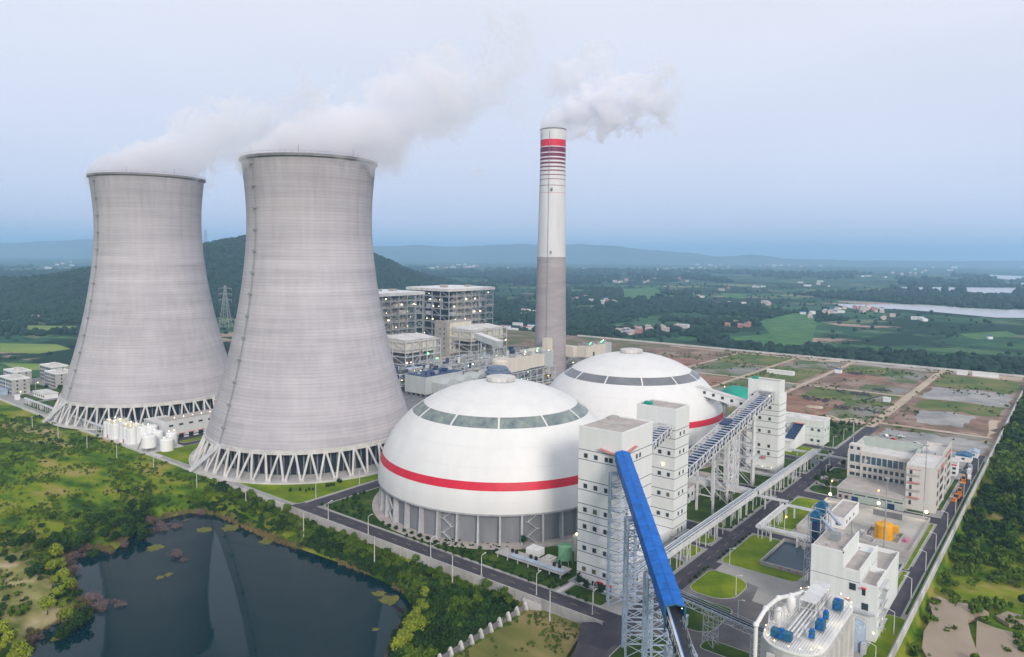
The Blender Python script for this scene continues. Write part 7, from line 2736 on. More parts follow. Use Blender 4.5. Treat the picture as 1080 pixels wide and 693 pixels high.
reeds = [blades(26, 1.7, 800 + i) for i in range(5)]
P_ = rand_pts(26000, 75, 198, 150, 345, 40, lambda q: (np.abs(seg_dist(q, POND) - 0.4) < 1.6) & (fbm(q[:, 0], q[:, 1], 11, 19) > 0.42))
q = ground(P_)
q[:, 2] = np.maximum(q[:, 2], -6.6)
scatter('reeds', reeds, q, RNG.uniform(0.5, 1.15, len(q)), M['reed'], 'brownish reeds along the waterline', 41)
P_ = rand_pts(5000, 62, 198, 262, 520, 42, lambda q: (seg_dist(q, POND) > 2) & (fbm(q[:, 0], q[:, 1], 17, 29) > 0.56))
scatter('tall_grass', reeds, ground(P_), RNG.uniform(0.5, 1.0, len(P_)), M['leaf_mid'], 'tall grass in the meadow', 43)
# thicket by the lower right corner of the pond
P_ = rand_pts(3400, 140, 198, 149.5, 262, 2, lambda q: (seg_dist(q, POND) > 0.3) & (q[:, 0] < 190))
n_ = fbm(P_[:, 0], P_[:, 1], 12, 8)
for sel, m in ((n_ < 0.40, 'leaf_mid'), (n_ >= 0.40, 'leaf_dark')):
    q = ground(P_[sel]); scatter('undergrowth', bush, q, RNG.uniform(0.7, 1.7, len(q)), M[m], 'dark thicket beside the pond', 6)
# shore of the meadow
P_ = rand_pts(900, 96, 196, 262, 392, 3, lambda q: (seg_dist(q, POND) > 0.5) & (seg_dist(q, POND) < 34 + 22 * (fbm(q[:, 0], q[:, 1], 25, 4) - 0.5)) & (fbm(q[:, 0], q[:, 1], 18, 12) > 0.40) & (q[:, 0] < 170))
n_ = fbm(P_[:, 0], P_[:, 1], 16, 9)
for sel, m in ((n_ < 0.54, 'leaf_mid'), (n_ >= 0.47, 'leaf_dark')):
    q = ground(P_[sel]); scatter('undergrowth', bush, q, RNG.uniform(0.6, 1.6, len(q)), M[m], 'bushes around the head of the pond', 7)
# meadow
P_ = rand_pts(4200, 60, 198.4, 262, 640, 4, lambda q: (seg_dist(q, POND) > 6) & (fbm(q[:, 0], q[:, 1], 20, 14) > 0.47))
n_ = fbm(P_[:, 0], P_[:, 1], 24, 15)
for sel, m in ((n_ < 0.74, 'leaf_mid'), (n_ >= 0.60, 'leaf_dark')):
    q = ground(P_[sel]); scatter('undergrowth', tuft, q, RNG.uniform(0.6, 1.9, len(q)), M[m], 'tufts and weeds in the meadow', 8)
# outside the right wall
P_ = rand_pts(9500, 150, 900, -170, 37.5, 5, lambda q: (fbm(q[:, 0], q[:, 1], 40, 21) + 0.0016 * (q[:, 0] - 330) > 0.40) & ~((q[:, 0] > 200) & (q[:, 0] < 292) & (q[:, 1] < 34) & (fbm(q[:, 0], q[:, 1], 9, 33) < 0.66)))
n_ = fbm(P_[:, 0], P_[:, 1], 30, 22)
for sel, m in ((n_ < 0.54, 'leaf_mid'), (n_ >= 0.54, 'leaf_dark')):
    q = ground(P_[sel]); scatter('undergrowth', bush_far, q, RNG.uniform(0.8, 2.0, len(q)) * np.clip(0.7 + (q[:, 0] - 250) / 350, 0.7, 1.7), M[m], 'dense growth outside the right wall', 9)
# field rows and weeds
P_ = rand_pts(900, 120, 197, 119, 145, 6, lambda q: fbm(q[:, 0], q[:, 1], 9, 31) > 0.5)
scatter('weeds', tuft, np.column_stack([P_, np.full(len(P_), -2.6)]), RNG.uniform(0.35, 0.8, len(P_)), M['leaf_mid'], 'weeds in the dry field', 10)
P_ = rand_pts(2600, 525, 890, 46, 425, 16, lambda q: fbm(q[:, 0], q[:, 1], 34, 44) > 0.56)
scatter('weeds', tuft, np.column_stack([P_, np.full(len(P_), 0.1)]), RNG.uniform(0.7, 1.8, len(P_)), M['leaf_mid'], 'weeds scattered over the lot', 11)
# trees in rows inside the plant's strips read as one dark ground cover
P_ = rand_pts(1500, 304, 556, 97, 204, 17, lambda q: ((q[:, 0] > 383) & (q[:, 1] < 107) & (q[:, 0] < 470) & ((q[:, 0] - 383) % 31 > 4)) | ((q[:, 1] > 118.5) & (q[:, 1] < 148) & (q[:, 0] > 480)) | ((q[:, 1] > 118.5) & (q[:, 0] < 362) & (fbm(q[:, 0], q[:, 1], 10, 3) > 0.62)))
scatter('ground_cover', tuft, np.column_stack([P_, np.full(len(P_), 0.15)]), RNG.uniform(0.4, 0.85, len(P_)), M['leaf_dark'], 'low dark planting in the verges', 12)
P_ = rand_pts(700, 209.5, 241, 143, 206, 18, lambda q: fbm(q[:, 0], q[:, 1], 8, 3) > 0.5)
P_ = P_[(P_[:, 0] < 216) | (P_[:, 1] > 180)]
scatter('ground_cover', bush, np.column_stack([P_, np.full(len(P_), 0.12)]), RNG.uniform(0.25, 0.5, len(P_)), M['leaf_dark'], 'low dark planting below the near dome', 13)
# water weed and lily patches
WEED = [(171, 545, 190, 549, -6.4), (178, 600, 184, 603, -6.4), (184, 596, 189, 599, -6.4)]
for i, (px, py, rx, ry) in enumerate(((163, 578, 9, 4), (215, 559, 9, 3), (243, 557, 11, 4), (282, 570, 9, 4), (411, 633, 11, 6), (400, 626, 8, 3), (169, 609, 4, 2), (178, 606, 4, 2), (76, 662, 7, 4), (396, 664, 4, 2), (60, 673, 6, 3))):
    c = at(px, py, -6.5)
    rr = random.Random(i + 500)
    k = (Vector(at(px + rx, py, -6.5)) - c).length
    k2 = (Vector(at(px, py + ry, -6.5)) - c).length
    pts = []
    for j in range(18):
        t = 2 * pi * j / 18
        q = rr.uniform(0.6, 1.15)
        d_ = RGT * cos(t) * k * q + FWD * sin(t) * k2 * q
        pts.append((c.x + d_.x, c.y + d_.y))
    o_ = sheet('water_weed', pts, -6.40, M['lily'], thick=0.15)
    o_['kind'] = 'stuff'


# ------------------------------------------------------------------ individual shrubs and trees
def shrub_proto(name, label, cat, group, r_, n, size, m, seed):
    V, F_ = leaf_cloud(n, r_, size, seed, lumps=7, low=0.6)
    o = np_mesh(name, V, F_, M[m])
    tag(o, label, cat, group)
    return o


SH = shrub_proto('round_shrub', 'round clipped dark shrub planted in the row along the near dome lawn', 'shrub', 'round shrubs along the near dome lawn', (1.15, 1.15, 1.0), 260, 0.22, 'leaf_dark', 90)
row = [(209.8, 278.1), (210.9, 274.4), (210.4, 269.2), (210.4, 264.9), (210.3, 260.2), (210.6, 255.7), (211.1, 251.4), (211.2, 247.3), (211.7, 242.7), (212.0, 237.9), (211.5, 233.3), (211.8, 229.0), (211.7, 224.3), (212.4, 220.3), (212.1, 215.3),
       (211.9, 210.2), (211.9, 205.4), (211.9, 200.6), (211.9, 196), (211.9, 191.4), (211.9, 186.8), (211.9, 182.2)]
plant_row(SH, row, 0.1, '{} round dark shrub from the crossroad in the row on the near dome lawn', None, 0.85, 1.15)
SR = shrub_proto('round_shrub', 'small round dark shrub on the kerb of the front road', 'shrub', 'round shrubs on the front road kerb', (1.0, 1.0, 0.95), 220, 0.22, 'leaf_dark', 91)
row = [(208.6, 219.4), (208.6, 214.9), (208.6, 210.4), (208.6, 205.5), (208.6, 201), (208.6, 196.6), (208.6, 192), (208.6, 187.5), (208.6, 183), (208.6, 178.5), (208.6, 171.6), (208.6, 166.7), (208.6, 162.9), (208.6, 158.7), (208.6, 154.2), (208.6, 150.7), (208.6, 145.8), (208.6, 137.9), (208.6, 133.7), (208.6, 129.9)]
row = [(x - 0.0 if y > 140 else x, y) for x, y in row]
plant_row(SR, row, 0.1, '{} small round shrub from the crossroad on the front road kerb', None, 0.85, 1.15)
SD = shrub_proto('young_shrub', 'small dark shrub dotted over the lawn in front of the cooling tower and dome', 'shrub', 'shrubs dotted on the lawns', (1.1, 1.1, 1.25), 200, 0.24, 'leaf_dark', 92)
dots = [(212.8, 306.8), (216.4, 304.2), (217.7, 300.9), (219.9, 301.6), (220.8, 299.9), (229.0, 298.3), (232.3, 297.9), (230.5, 298.4), (237.2, 300.2), (237.6, 298.7), (219.5, 274.7), (221.8, 274.4), (224.6, 273.2), (232.2, 277.0), (233.5, 275.4), (215.1, 249.4), (218.2, 258.4),
        (214, 268), (215.5, 262), (217, 254), (214.5, 255), (216, 258.5), (219, 262), (226, 271), (228, 275.5), (222, 268), (218, 266), (223.5, 276)]
SD['label'] = 'small dark shrub on the bright lawn before the near cooling tower'
SD.location = (*dots[0], 0.1)
for p in dots[1:]: copy_tree(SD, (*p, 0.1), random.uniform(0, 6), 'small dark shrub on the bright lawn before the near cooling tower' if p[1] > 290 else 'small dark shrub in the corner of lawn between crossroad and near dome', scale=random.uniform(0.7, 1.3))
SM = shrub_proto('kerb_shrub', 'tiny dark shrub beside the middle road kerb', 'shrub', 'tiny shrubs along the middle road', (0.8, 0.8, 0.9), 120, 0.22, 'leaf_dark', 93)
mids = [(261.0, 108.4), (257.3, 108.4), (252.9, 108.4), (249, 108.4), (245, 108.4), (272, 108.3), (276, 108.3), (280, 108.3), (284, 108.3), (288, 108.3), (292, 108.3), (296, 108.3), (300, 108.3), (304, 108.3), (317, 108.3), (321, 108.3), (325, 108.3), (333, 108.3), (340, 108.3), (347, 108.3), (354, 108.3), (361, 108.3),
        (306, 117), (312, 117), (318, 117), (324, 117), (331, 117), (345, 117), (352, 117), (374, 117), (380, 117), (386, 117), (392, 117), (415, 117), (421, 117), (427, 117), (447, 117.5), (453, 117.5), (459, 117.5), (465, 117.5), (390, 108.3), (403, 108.3), (417, 108.3), (424, 108.3), (431, 108.3)]
lo_ = sorted(p for p in mids if p[1] < 112)
hi_ = sorted(p for p in mids if p[1] > 112)
plant_row(SM, lo_, 0.1, '{} tiny shrub on the office side kerb of the middle road, counted from the silo', None, 0.7, 1.25)
for i_, p in enumerate(hi_): copy_tree(SM, (*p, 0.1), random.uniform(0, 6), nth(i_ + 1) + ' tiny shrub on the conveyor side kerb of the middle road, counted from the silo', scale=random.uniform(0.7, 1.25))


def tree_proto(name, label, group, h, crown, n, size, m, seed, trunk_h=None):
    t = thing(name, label, 'tree', (0, 0, 0), group)
    th = trunk_h or h * 0.45
    mb = MB()
    mb.tube((0, 0, -0.6), (0.1, 0, th), 0.05 * h * 0.6, 0.025 * h * 0.6, n=7)
    rr = random.Random(seed)
    for k in range(5):
        a = k * 1.3
        mb.tube((0.1, 0, th * (0.7 + 0.06 * k)), (crown[0] * 0.6 * cos(a), crown[1] * 0.6 * sin(a), th + crown[2] * rr.uniform(0.4, 1.1)), 0.05 * h * 0.22, 0.02, n=5)
    mb.build('trunk', M['bark'], t)
    V, F_ = leaf_cloud(n, crown, size, seed, lumps=14 if m != 'twig' else 20, low=0.8, elong=1.0 if m != 'twig' else 5.0)
    V[:, 2] += th * 0.75
    o = np_mesh('crown', V, F_, M[m], parent=t)
    return t


def plant_trees(proto, pts, smin=0.8, smax=1.25, seed=1, name=None):
    """name(x, y, i) gives each tree its own label."""
    rr = random.Random(seed)
    q = ground(np.array(pts, float))
    for i, p in enumerate(q):
        lab = name(p[0], p[1], i) if name else None
        if i == 0:
            proto.location = tuple(p)
            if lab: proto['label'] = lab
        else: copy_tree(proto, tuple(p), rr.uniform(0, 6.28), lab, scale=rr.uniform(smin, smax))


T_b = tree_proto('young_tree', 'young loose green tree on the bank between wall and pond', 'young trees on the pond bank', 5.2, (1.9, 1.9, 2.1), 420, 0.30, 'leaf_mid', 101)
rr = random.Random(5)
plant_trees(T_b, [(rr.uniform(187, 197.6), 152 + k * 3.3 + rr.uniform(-1, 1)) for k in range(54)], 0.6, 1.25, 1, lambda x, y, i: nth(i + 1) + ' loose green tree along the bank below the front wall, counted from the dry field')
T_l = tree_proto('willow', 'light yellow-green willow leaning over the pond edge', 'yellow-green willows by the pond', 7.5, (2.9, 2.9, 3.1), 800, 0.34, 'leaf_lime', 102, 2.6)
spots = [at(px, py, -4).xy for px, py in ((59, 590), (63, 601), (67, 612), (58, 617), (70, 626), (62, 634), (75, 620), (54, 606), (66, 640), (3, 676), (12, 682), (2, 688), (20, 688), (14, 692), (26, 690), (70, 648), (50, 646), (8, 560), (20, 556), (34, 566), (3, 574))]
spots += [at(px, py, -4).xy for px, py in ((448, 632), (444, 642), (440, 652), (436, 662), (432, 672), (426, 682), (420, 690), (447, 648), (440, 672))]
plant_trees(T_l, [tuple(s) for s in spots], 0.55, 1.0, 3, lambda x, y, i: ('yellow-green willow in the line beside the dry grass and pond', 'yellow-green willow at the near edge of the dry grass patch', 'yellow-green willow above the dry grass patch', 'yellow-green willow along the pond shore nearest the buttressed fence')[0 if i < 9 else 1 if i < 17 else 2 if i < 21 else 3])
T_d = tree_proto('dark_tree', 'dense dark green tree at the head of the pond', 'dark trees round the head of the pond', 7.0, (3.3, 3.3, 2.8), 900, 0.36, 'leaf_dark', 103, 2.2)
spots = [at(px, py, -3).xy for px, py in ((98, 560), (108, 556), (118, 552), (128, 556), (138, 553), (147, 549), (110, 566), (122, 566), (134, 562), (90, 570), (80, 574), (68, 577), (56, 578), (44, 582), (30, 583), (20, 587), (98, 578), (150, 561), (140, 541), (152, 541), (84, 650), (73, 655), (66, 662), (92, 640), (88, 646))]
plant_trees(T_d, [tuple(s) for s in spots], 0.7, 1.2, 4, lambda x, y, i: 'dense dark tree in the clump above the dry grass patch' if 9 <= i <= 16 else 'dense dark tree on the small spit into the pond' if i >= 20 else 'dense dark tree in the thicket at the far end of the pond')
T_t = tree_proto('bare_shrub', 'half-bare mauve-brown shrub standing in the pond margin', 'bare mauve shrubs in the pond margin', 3.2, (3.0, 3.0, 1.9), 620, 0.07, 'twig', 104, 0.8)
spots = [at(px, py, -6).xy for px, py in ((158, 552), (168, 553), (178, 552), (186, 555), (172, 558), (160, 560), (94, 574), (85, 580), (78, 588), (90, 585), (120, 571), (130, 576), (125, 573), (96, 632), (104, 630), (112, 632), (120, 633), (126, 637), (100, 640), (108, 640), (75, 596), (78, 604), (185, 585), (193, 590), (197, 548), (205, 545), (212, 542), (74, 655), (34, 678), (42, 672))]
plant_trees(T_t, [tuple(s) for s in spots], 0.5, 1.2, 6, lambda x, y, i: 'bare mauve-brown shrub in the far corner of the pond' if i < 6 or 24 <= i <= 26 else 'bare mauve-brown shrub off the tip of the spit' if 13 <= i <= 19 else 'bare mauve-brown shrub standing in open pond water' if 22 <= i <= 23 else 'bare mauve-brown shrub along the meadow side of the pond')
T_r = tree_proto('broad_tree', 'broad dark tree outside the right wall', 'dark trees outside the right wall', 8.5, (4.4, 4.4, 3.6), 900, 0.5, 'leaf_dark', 105, 2.4)
rr = random.Random(15)
pts = []
while len(pts) < 90:
    x, y = rr.uniform(300, 880), rr.uniform(-130, 30)
    if fbm(np.array([x]), np.array([y]), 60, 51)[0] > 0.50 - (x - 300) * 0.0002: pts.append((x, y))
pts.sort()
plant_trees(T_r, pts, 0.6, 1.3, 8, lambda x, y, i: nth(i + 1) + ' broad dark tree outside the right wall, counted outward from the muddy pools')
T_i = tree_proto('small_tree', 'small dark tree on a planted verge inside the plant', 'small trees inside the plant', 4.0, (1.5, 1.5, 1.6), 260, 0.26, 'leaf_dark', 106)
pts = [(rr.uniform(481, 555), rr.uniform(120, 148)) for k in range(26)] + [(387, 55 + 0 * k) if False else (rr.uniform(383, 470), rr.uniform(98, 107)) for k in range(12)] + [(rr.uniform(232, 262), rr.uniform(676, 690)) for k in range(8)] + [(214, 128), (214.5, 134), (216, 138), (196, 90), (236, 158), (233, 176)]
def verge(p): return 'small dark tree on the verge between annex and middle road' if p[0] > 479 else 'small dark tree on the verges before the office front hall' if p[0] > 380 else 'small dark tree between the low canteen and apartment blocks' if p[1] > 600 else 'small dark tree on the lawn below the tallest white tower'


T_i.location = (*pts[0], 0.12)
T_i['label'] = verge(pts[0])
for p in pts[1:]: copy_tree(T_i, (*p, 0.12), rr.uniform(0, 6), verge(p), scale=rr.uniform(0.7, 1.3))

# ------------------------------------------------------------------ far villages
HS = []


def house_proto(name, w_, l, h, wall, roof, flat=False):
    mb = MB()
    mb.box(-w_ / 2, w_ / 2, -l / 2, l / 2, -1, h, 0)
    for z in np.arange(2, h - 0.5, 3.2):
        for y in np.arange(-l / 2 + 2, l / 2 - 1, 3.4): mb.box(-w_ / 2 - .06, -w_ / 2 - .01, y - .7, y + .7, z - .7, z + .8, 2)
        for x in np.arange(-w_ / 2 + 2, w_ / 2 - 1, 3.4): mb.box(x - .7, x + .7, -l / 2 - .06, -l / 2 - .01, z - .7, z + .8, 2)
    if flat: mb.box(-w_ / 2 - .4, w_ / 2 + .4, -l / 2 - .4, l / 2 + .4, h, h + .7, 1)
    else:
        mb.add([(-w_ / 2 - .5, -l / 2 - .5, h), (w_ / 2 + .5, -l / 2 - .5, h), (w_ / 2 + .5, l / 2 + .5, h), (-w_ / 2 - .5, l / 2 + .5, h), (0, -l / 2 - .5, h + 2.6), (0, l / 2 + .5, h + 2.6)], [(0, 4, 5, 3), (1, 2, 5, 4), (0, 1, 4), (2, 3, 5), (0, 3, 2, 1)], 1)
    return mb.build(name, [M[wall], M[roof], M['glass']], origin=(0, 0, 0))


M['far_red'] = mat('far_brick', (0.42, 0.22, 0.19), 0.8, 0.1, 0.1)
M['far_pink'] = mat('far_render', (0.62, 0.50, 0.47), 0.8, 0.1, 0.1)
M['far_roof'] = mat('far_roof', (0.42, 0.36, 0.36), 0.8, 0.1, 0.1)
protos = []
for nm, a, lab, grp in (('village_house', (10, 13, 7, 'far_pink', 'far_roof'), 'pinkish two-storey house with grey roof in the far villages', 'pinkish far village houses'),
                        ('village_house', (9, 14, 6, 'white', 'royal'), 'white far village house with a blue roof', 'blue-roofed far village houses'),
                        ('village_house', (10, 12, 8, 'far_red', 'far_red'), 'brick-red far village house', 'brick-red far village houses'),
                        ('village_house', (12, 26, 6, 'white', 'dome'), 'long white far building with a pale roof', 'long pale far buildings')):
    o = house_proto(nm, *a, flat=a[4] == 'dome')
    tag(o, lab, 'house', grp)
    protos.append([o, False])
rr = random.Random(99)
clusters = [  # px, py, spread px, spread py, n, weights
    (665, 351, 16, 2.5, 7, (4, 2, 1, 1)), (687, 348, 14, 2, 7, (4, 3, 1, 1)), (716, 346, 8, 2, 3, (1, 0, 0, 1)), (640, 318, 12, 3, 12, (5, 1, 2, 2)), (608, 317, 12, 3, 8, (4, 1, 2, 1)), (778, 343, 10, 3, 4, (1, 1, 2, 0)),
    (735, 312, 14, 3, 4, (1, 0, 0, 3)), (785, 320, 22, 2, 6, (1, 0, 0, 3)), (762, 306, 6, 2, 3, (2, 0, 1, 0)), (798, 304, 6, 2, 3, (2, 0, 0, 2)), (850, 333, 4, 3, 3, (2, 1, 0, 1)), (872, 331, 12, 3, 8, (3, 3, 1, 3)), (893, 328, 16, 3, 12, (5, 2, 2, 1)),
    (917, 327, 12, 3, 10, (5, 1, 3, 0)), (934, 336, 6, 2, 3, (2, 0, 0, 0)), (966, 338, 10, 1.2, 3, (0, 0, 0, 5)), (1067, 311, 10, 2, 4, (2, 1, 1, 0)), (1048, 357, 4, 1, 1, (0, 1, 0, 0)), (715, 285, 24, 2.4, 12, (2, 0, 1, 4)), (620, 286, 20, 3, 9, (2, 0, 1, 3)),
    (655, 297, 20, 2, 7, (3, 0, 1, 2)), (700, 296, 22, 2, 8, (3, 0, 1, 2)), (752, 281, 20, 2, 7, (2, 0, 0, 4)), (20, 291, 22, 5, 9, (2, 0, 0, 4)), (70, 281, 20, 5, 8, (2, 0, 0, 4)), (470, 283, 18, 2, 9, (4, 0, 3, 1)), (500, 281, 18, 2, 8, (3, 0, 3, 2)), (545, 285, 10, 2, 6, (3, 0, 1, 3)),
    (850, 279, 26, 2, 16, (3, 0, 1, 5)), (825, 281, 20, 2, 10, (3, 0, 1, 5)), (985, 285, 20, 3, 6, (2, 0, 0, 2)), (960, 279, 20, 2, 6, (2, 0, 0, 3)), (1055, 282, 20, 2, 4, (2, 0, 0, 2)), (560, 330, 6, 2, 3, (2, 0, 1, 1)), (855, 300, 16, 3, 5, (2, 0, 0, 2)), (1000, 318, 14, 2, 3, (2, 0, 1, 1)), (935, 290, 24, 4, 6, (2, 0, 0, 2))]
KIND = ('grey-roofed pinkish house', 'blue-roofed white house', 'brick-red house', 'long pale building')


def place(px, py):
    if px < 110: return 'in the hazy plain beyond the farther cooling tower'
    if px < 520: return 'in the far town seen above the boiler houses'
    if px < 575: return 'in the far plain just before the chimney'
    if py > 337: return 'in the wood beyond the lot wall' if px < 830 else 'in the scrub beyond the right end of the lot'
    if px > 840 and py > 323: return 'in the village on the river bend'
    if px > 975: return 'near the upper river arms'
    if px < 665 and py > 305: return 'in the village next to the chimney'
    if py < 290: return 'in the hazy town below the horizon'
    if py < 305: return 'in the farms between chimney and horizon'
    return 'among the fields above the bright green paddy'


for px, py, sx, sy, n, wts in clusters:
    for k in range(int(n * 1.15 + 0.5)):
        x = px + rr.uniform(-sx, sx) * 1.3; y = py + rr.uniform(-sy, sy)
        p = at(x, y, -3)
        j = rr.choices(range(4), wts)[0]
        d_ = math.hypot(p.x, p.y)
        sc = 0.62 + 0.25 * rr.random() + max(0, d_ - 2200) / 5200
        rz = rr.choice([0, pi / 2]) + rr.uniform(-0.25, 0.25) + (0.4 if px > 840 else 0)
        z = float(terrain_h(np.array([p.x]), np.array([p.y]))[0])
        o, used = protos[j]
        if not used:
            o.location = (p.x, p.y, z); o.rotation_euler.z = rz; o.scale = (sc,) * 3
            o['label'] = KIND[j] + ' ' + place(px, py)
            protos[j][1] = True
        else:
            copy_tree(o, (p.x, p.y, z), rz, KIND[j] + ' ' + place(px, py), scale=sc)
        HS.append((p.x, p.y, 14 * sc))
# red-white equipment yard left of the chimney
rr = random.Random(12)
for k in range(16):
    p = at(520 + rr.uniform(-8, 50), 343 + rr.uniform(-4, 8), -3)
    # stacked containers
    pass
cont = None
for k, (px, py, m) in enumerate(((544, 333, 'white'), (552, 332.5, 'white'), (560, 332, 'white'), (536, 334, 'white'), (568, 331.6, 'white'), (546, 343, 'dome'), (555, 347, 'red'), (562, 345, 'royal'), (541, 349, 'white'), (570, 348, 'far_red'), (550, 340, 'royal'), (533, 346, 'far_red'))):
    p = at(px, py, -2.8)
    mb = MB(); mb.box(p.x - 3, p.x + 3, p.y - 9, p.y + 9, -3, 1.2, 0); mb.box(p.x - 3.2, p.x + 3.2, p.y - 9.2, p.y + 9.2, 1.2, 1.6, 1)
    tag(mb.build('storage_hut', [M['white'], M[m]]), nth(k + 1) + ('', ' red-roofed', ' blue-roofed', ' reddish-roofed')[{'white': 0, 'dome': 0, 'red': 1, 'royal': 2, 'far_red': 3}[m]] + ' storage hut in the far yard between boiler house and chimney', 'hut', 'storage huts beyond the chimney ' + m)
sheet('highway', [tuple(at(px, py, -2.7).xy) for px, py in ((552, 320), (556, 318.5), (563, 322), (570, 330), (580, 345), (590, 372), (583, 372), (574, 349), (565, 334), (558, 325))], -2.7, M['asphalt_old'])

# ------------------------------------------------------------------ woods beyond the plant
ico_v = []
phi = (1 + 5 ** 0.5) / 2
V0 = [(-1, phi, 0), (1, phi, 0), (-1, -phi, 0), (1, -phi, 0), (0, -1, phi), (0, 1, phi), (0, -1, -phi), (0, 1, -phi), (phi, 0, -1), (phi, 0, 1), (-phi, 0, -1), (-phi, 0, 1)]
F0 = [(0, 11, 5), (0, 5, 1), (0, 1, 7), (0, 7, 10), (0, 10, 11), (1, 5, 9), (5, 11, 4), (11, 10, 2), (10, 7, 6), (7, 1, 8), (3, 9, 4), (3, 4, 2), (3, 2, 6), (3, 6, 8), (3, 8, 9), (4, 9, 5), (2, 4, 11), (6, 2, 10), (8, 6, 7), (9, 8, 1)]


def ico():
    V = [Vector(v).normalized() for v in V0]
    F_ = []
    cache = {}

    def mid(a, b):
        k = (min(a, b), max(a, b))
        if k not in cache:
            V.append(((V[a] + V[b]) / 2).normalized()); cache[k] = len(V) - 1
        return cache[k]
    for a, b, c in F0:
        ab, bc, ca = mid(a, b), mid(b, c), mid(c, a)
        F_ += [(a, ab, ca), (b, bc, ab), (c, ca, bc), (ab, bc, ca)]
    return np.array([tuple(v) for v in V]), np.array(F_)


IV, IF = ico()
blobs = []
for k in range(8):
    r = np.random.default_rng(k + 70)
    V = IV * r.uniform(0.72, 1.22, (len(IV), 1))
    V = V * np.array([1, 1, 0.85])
    V[:, 2] += 0.55
    blobs.append((V, IF))


def wedge(n, r0, r1, seed, a0=-2, a1=80):
    r = np.random.default_rng(seed)
    rad = np.sqrt(r.uniform(r0 ** 2, r1 ** 2, n))
    a = np.radians(r.uniform(a0, a1, n))
    return np.stack([rad * np.cos(a), rad * np.sin(a)], 1)


def clear(P_, pad=8):
    ok = np.ones(len(P_), bool)
    for rv in RIVERS: ok &= seg_dist(P_, rv) > 12
    for f in FIELDS: ok &= seg_dist(P_, river_poly(f, -2.8)) > 2
    H_ = np.array(HS)
    for x, y, r in H_:
        dx, dy = P_[:, 0] - x, P_[:, 1] - y
        # keep the view side of each house free
        al = dx * FWD.x + dy * FWD.y
        la = dx * RGT.x + dy * RGT.y
        ok &= ~((np.abs(la) < r * 0.75) & (al < r) & (al > -r * 2.4))
    return ok


def wood(P_):
    x, y = P_[:, 0], P_[:, 1]
    m = fbm(x, y, 420, 61, 5)
    u = (x - HC.x) * RGT.x + (y - HC.y) * RGT.y
    h = hill(x, y)
    edge = np.exp(-((x - 985) / 70) ** 2) * 0.16 * (y < 700)
    return (m + edge > 0.525) | (h > 9)


LOT = lambda q: ((q[:, 0] > 899) | (q[:, 1] > 762)) & ~((q[:, 0] < 215))
lim = {}
for i, (n, r0, r1, s0, s1) in enumerate(((16000, 800, 1700, 3.2, 6.0), (15000, 1700, 2900, 5.5, 9.5), (16000, 2900, 5600, 9, 16))):
    P_ = wedge(n, r0, r1, 300 + i)
    k = LOT(P_) if i < 2 else np.ones(len(P_), bool)
    P_ = P_[k]
    P_ = P_[wood(P_) & clear(P_)]
    far_fields = fbm(P_[:, 0], P_[:, 1], 90, 71) > (0.36 if i == 0 else 0.30)
    P_ = P_[far_fields | (hill(P_[:, 0], P_[:, 1]) > 9)]
    q = ground(P_)
    scatter('woodland', blobs, q, RNG.uniform(s0, s1, len(q)), M['leaf_far'], 'dark woods beyond the plant', 400 + i)
P_ = wedge(60000, 1250, 2900, 333, 25, 80)
P_ = P_[hill(P_[:, 0], P_[:, 1]) > 6]
q = ground(P_)
scatter('woodland', blobs, q, RNG.uniform(4.5, 8.5, len(q)), M['leaf_far'], 'wooded hill behind the cooling towers', 410)
# hedges and single field trees
P_ = wedge(12000, 900, 3200, 340)
P_ = P_[LOT(P_) & clear(P_)]
v_ = fbm(P_[:, 0], P_[:, 1], 60, 91)
P_ = P_[np.abs(v_ - 0.5) < 0.035]
q = ground(P_)
scatter('hedges', blobs, q, RNG.uniform(2.2, 4.2, len(q)), M['leaf_far'], 'hedges and field trees', 411)

# ------------------------------------------------------------------ far mountains
pxs = np.array([-400, -150, 0, 40, 80, 120, 200, 300, 395, 430, 470, 500, 540, 580, 620, 660, 700, 740, 790, 830, 900, 1000, 1100, 1300, 1600])
pys = np.array([252, 247, 251, 249, 247, 250, 252, 250, 250, 246, 249, 247, 246, 249, 247, 249, 252, 254, 258, 264, 266, 266, 265, 264, 262])
DM = 10500
us = np.linspace(-15000, 15000, 300)
vs_ = np.linspace(-1500, 1500, 26)
V = []
for v in vs_:
    for u in us:
        px = 540 + u / DM * 770
        y = np.interp(px, pxs, pys)
        h = max(0, 120 + (268 - y) / 770 * DM - 6) * math.exp(-(v / 700) ** 2)
        x_, y_ = FWD.x * (DM + v) + RGT.x * u, FWD.y * (DM + v) + RGT.y * u
        V.append((x_, y_, h))
V = np.array(V)
V[:, 2] = V[:, 2] * (0.22 + 0.66 * fbm(V[:, 0], V[:, 1], 1500, 77, 6)) - 5
V[:, 2] = np.minimum(V[:, 2], 425)
n = len(us)
idx = np.arange(len(V)).reshape(len(vs_), n)
F_ = np.stack([idx[:-1, :-1].ravel(), idx[:-1, 1:].ravel(), idx[1:, 1:].ravel(), idx[1:, :-1].ravel()], 1)
M['mountain'] = mat('mountain_wood', (0.09, 0.13, 0.13), 0.95, 0.2, 0.002)  # woodland colour with some blue of the distant haze mixed in
struct(np_mesh('mountains', V, F_, M['mountain'], smooth=True))

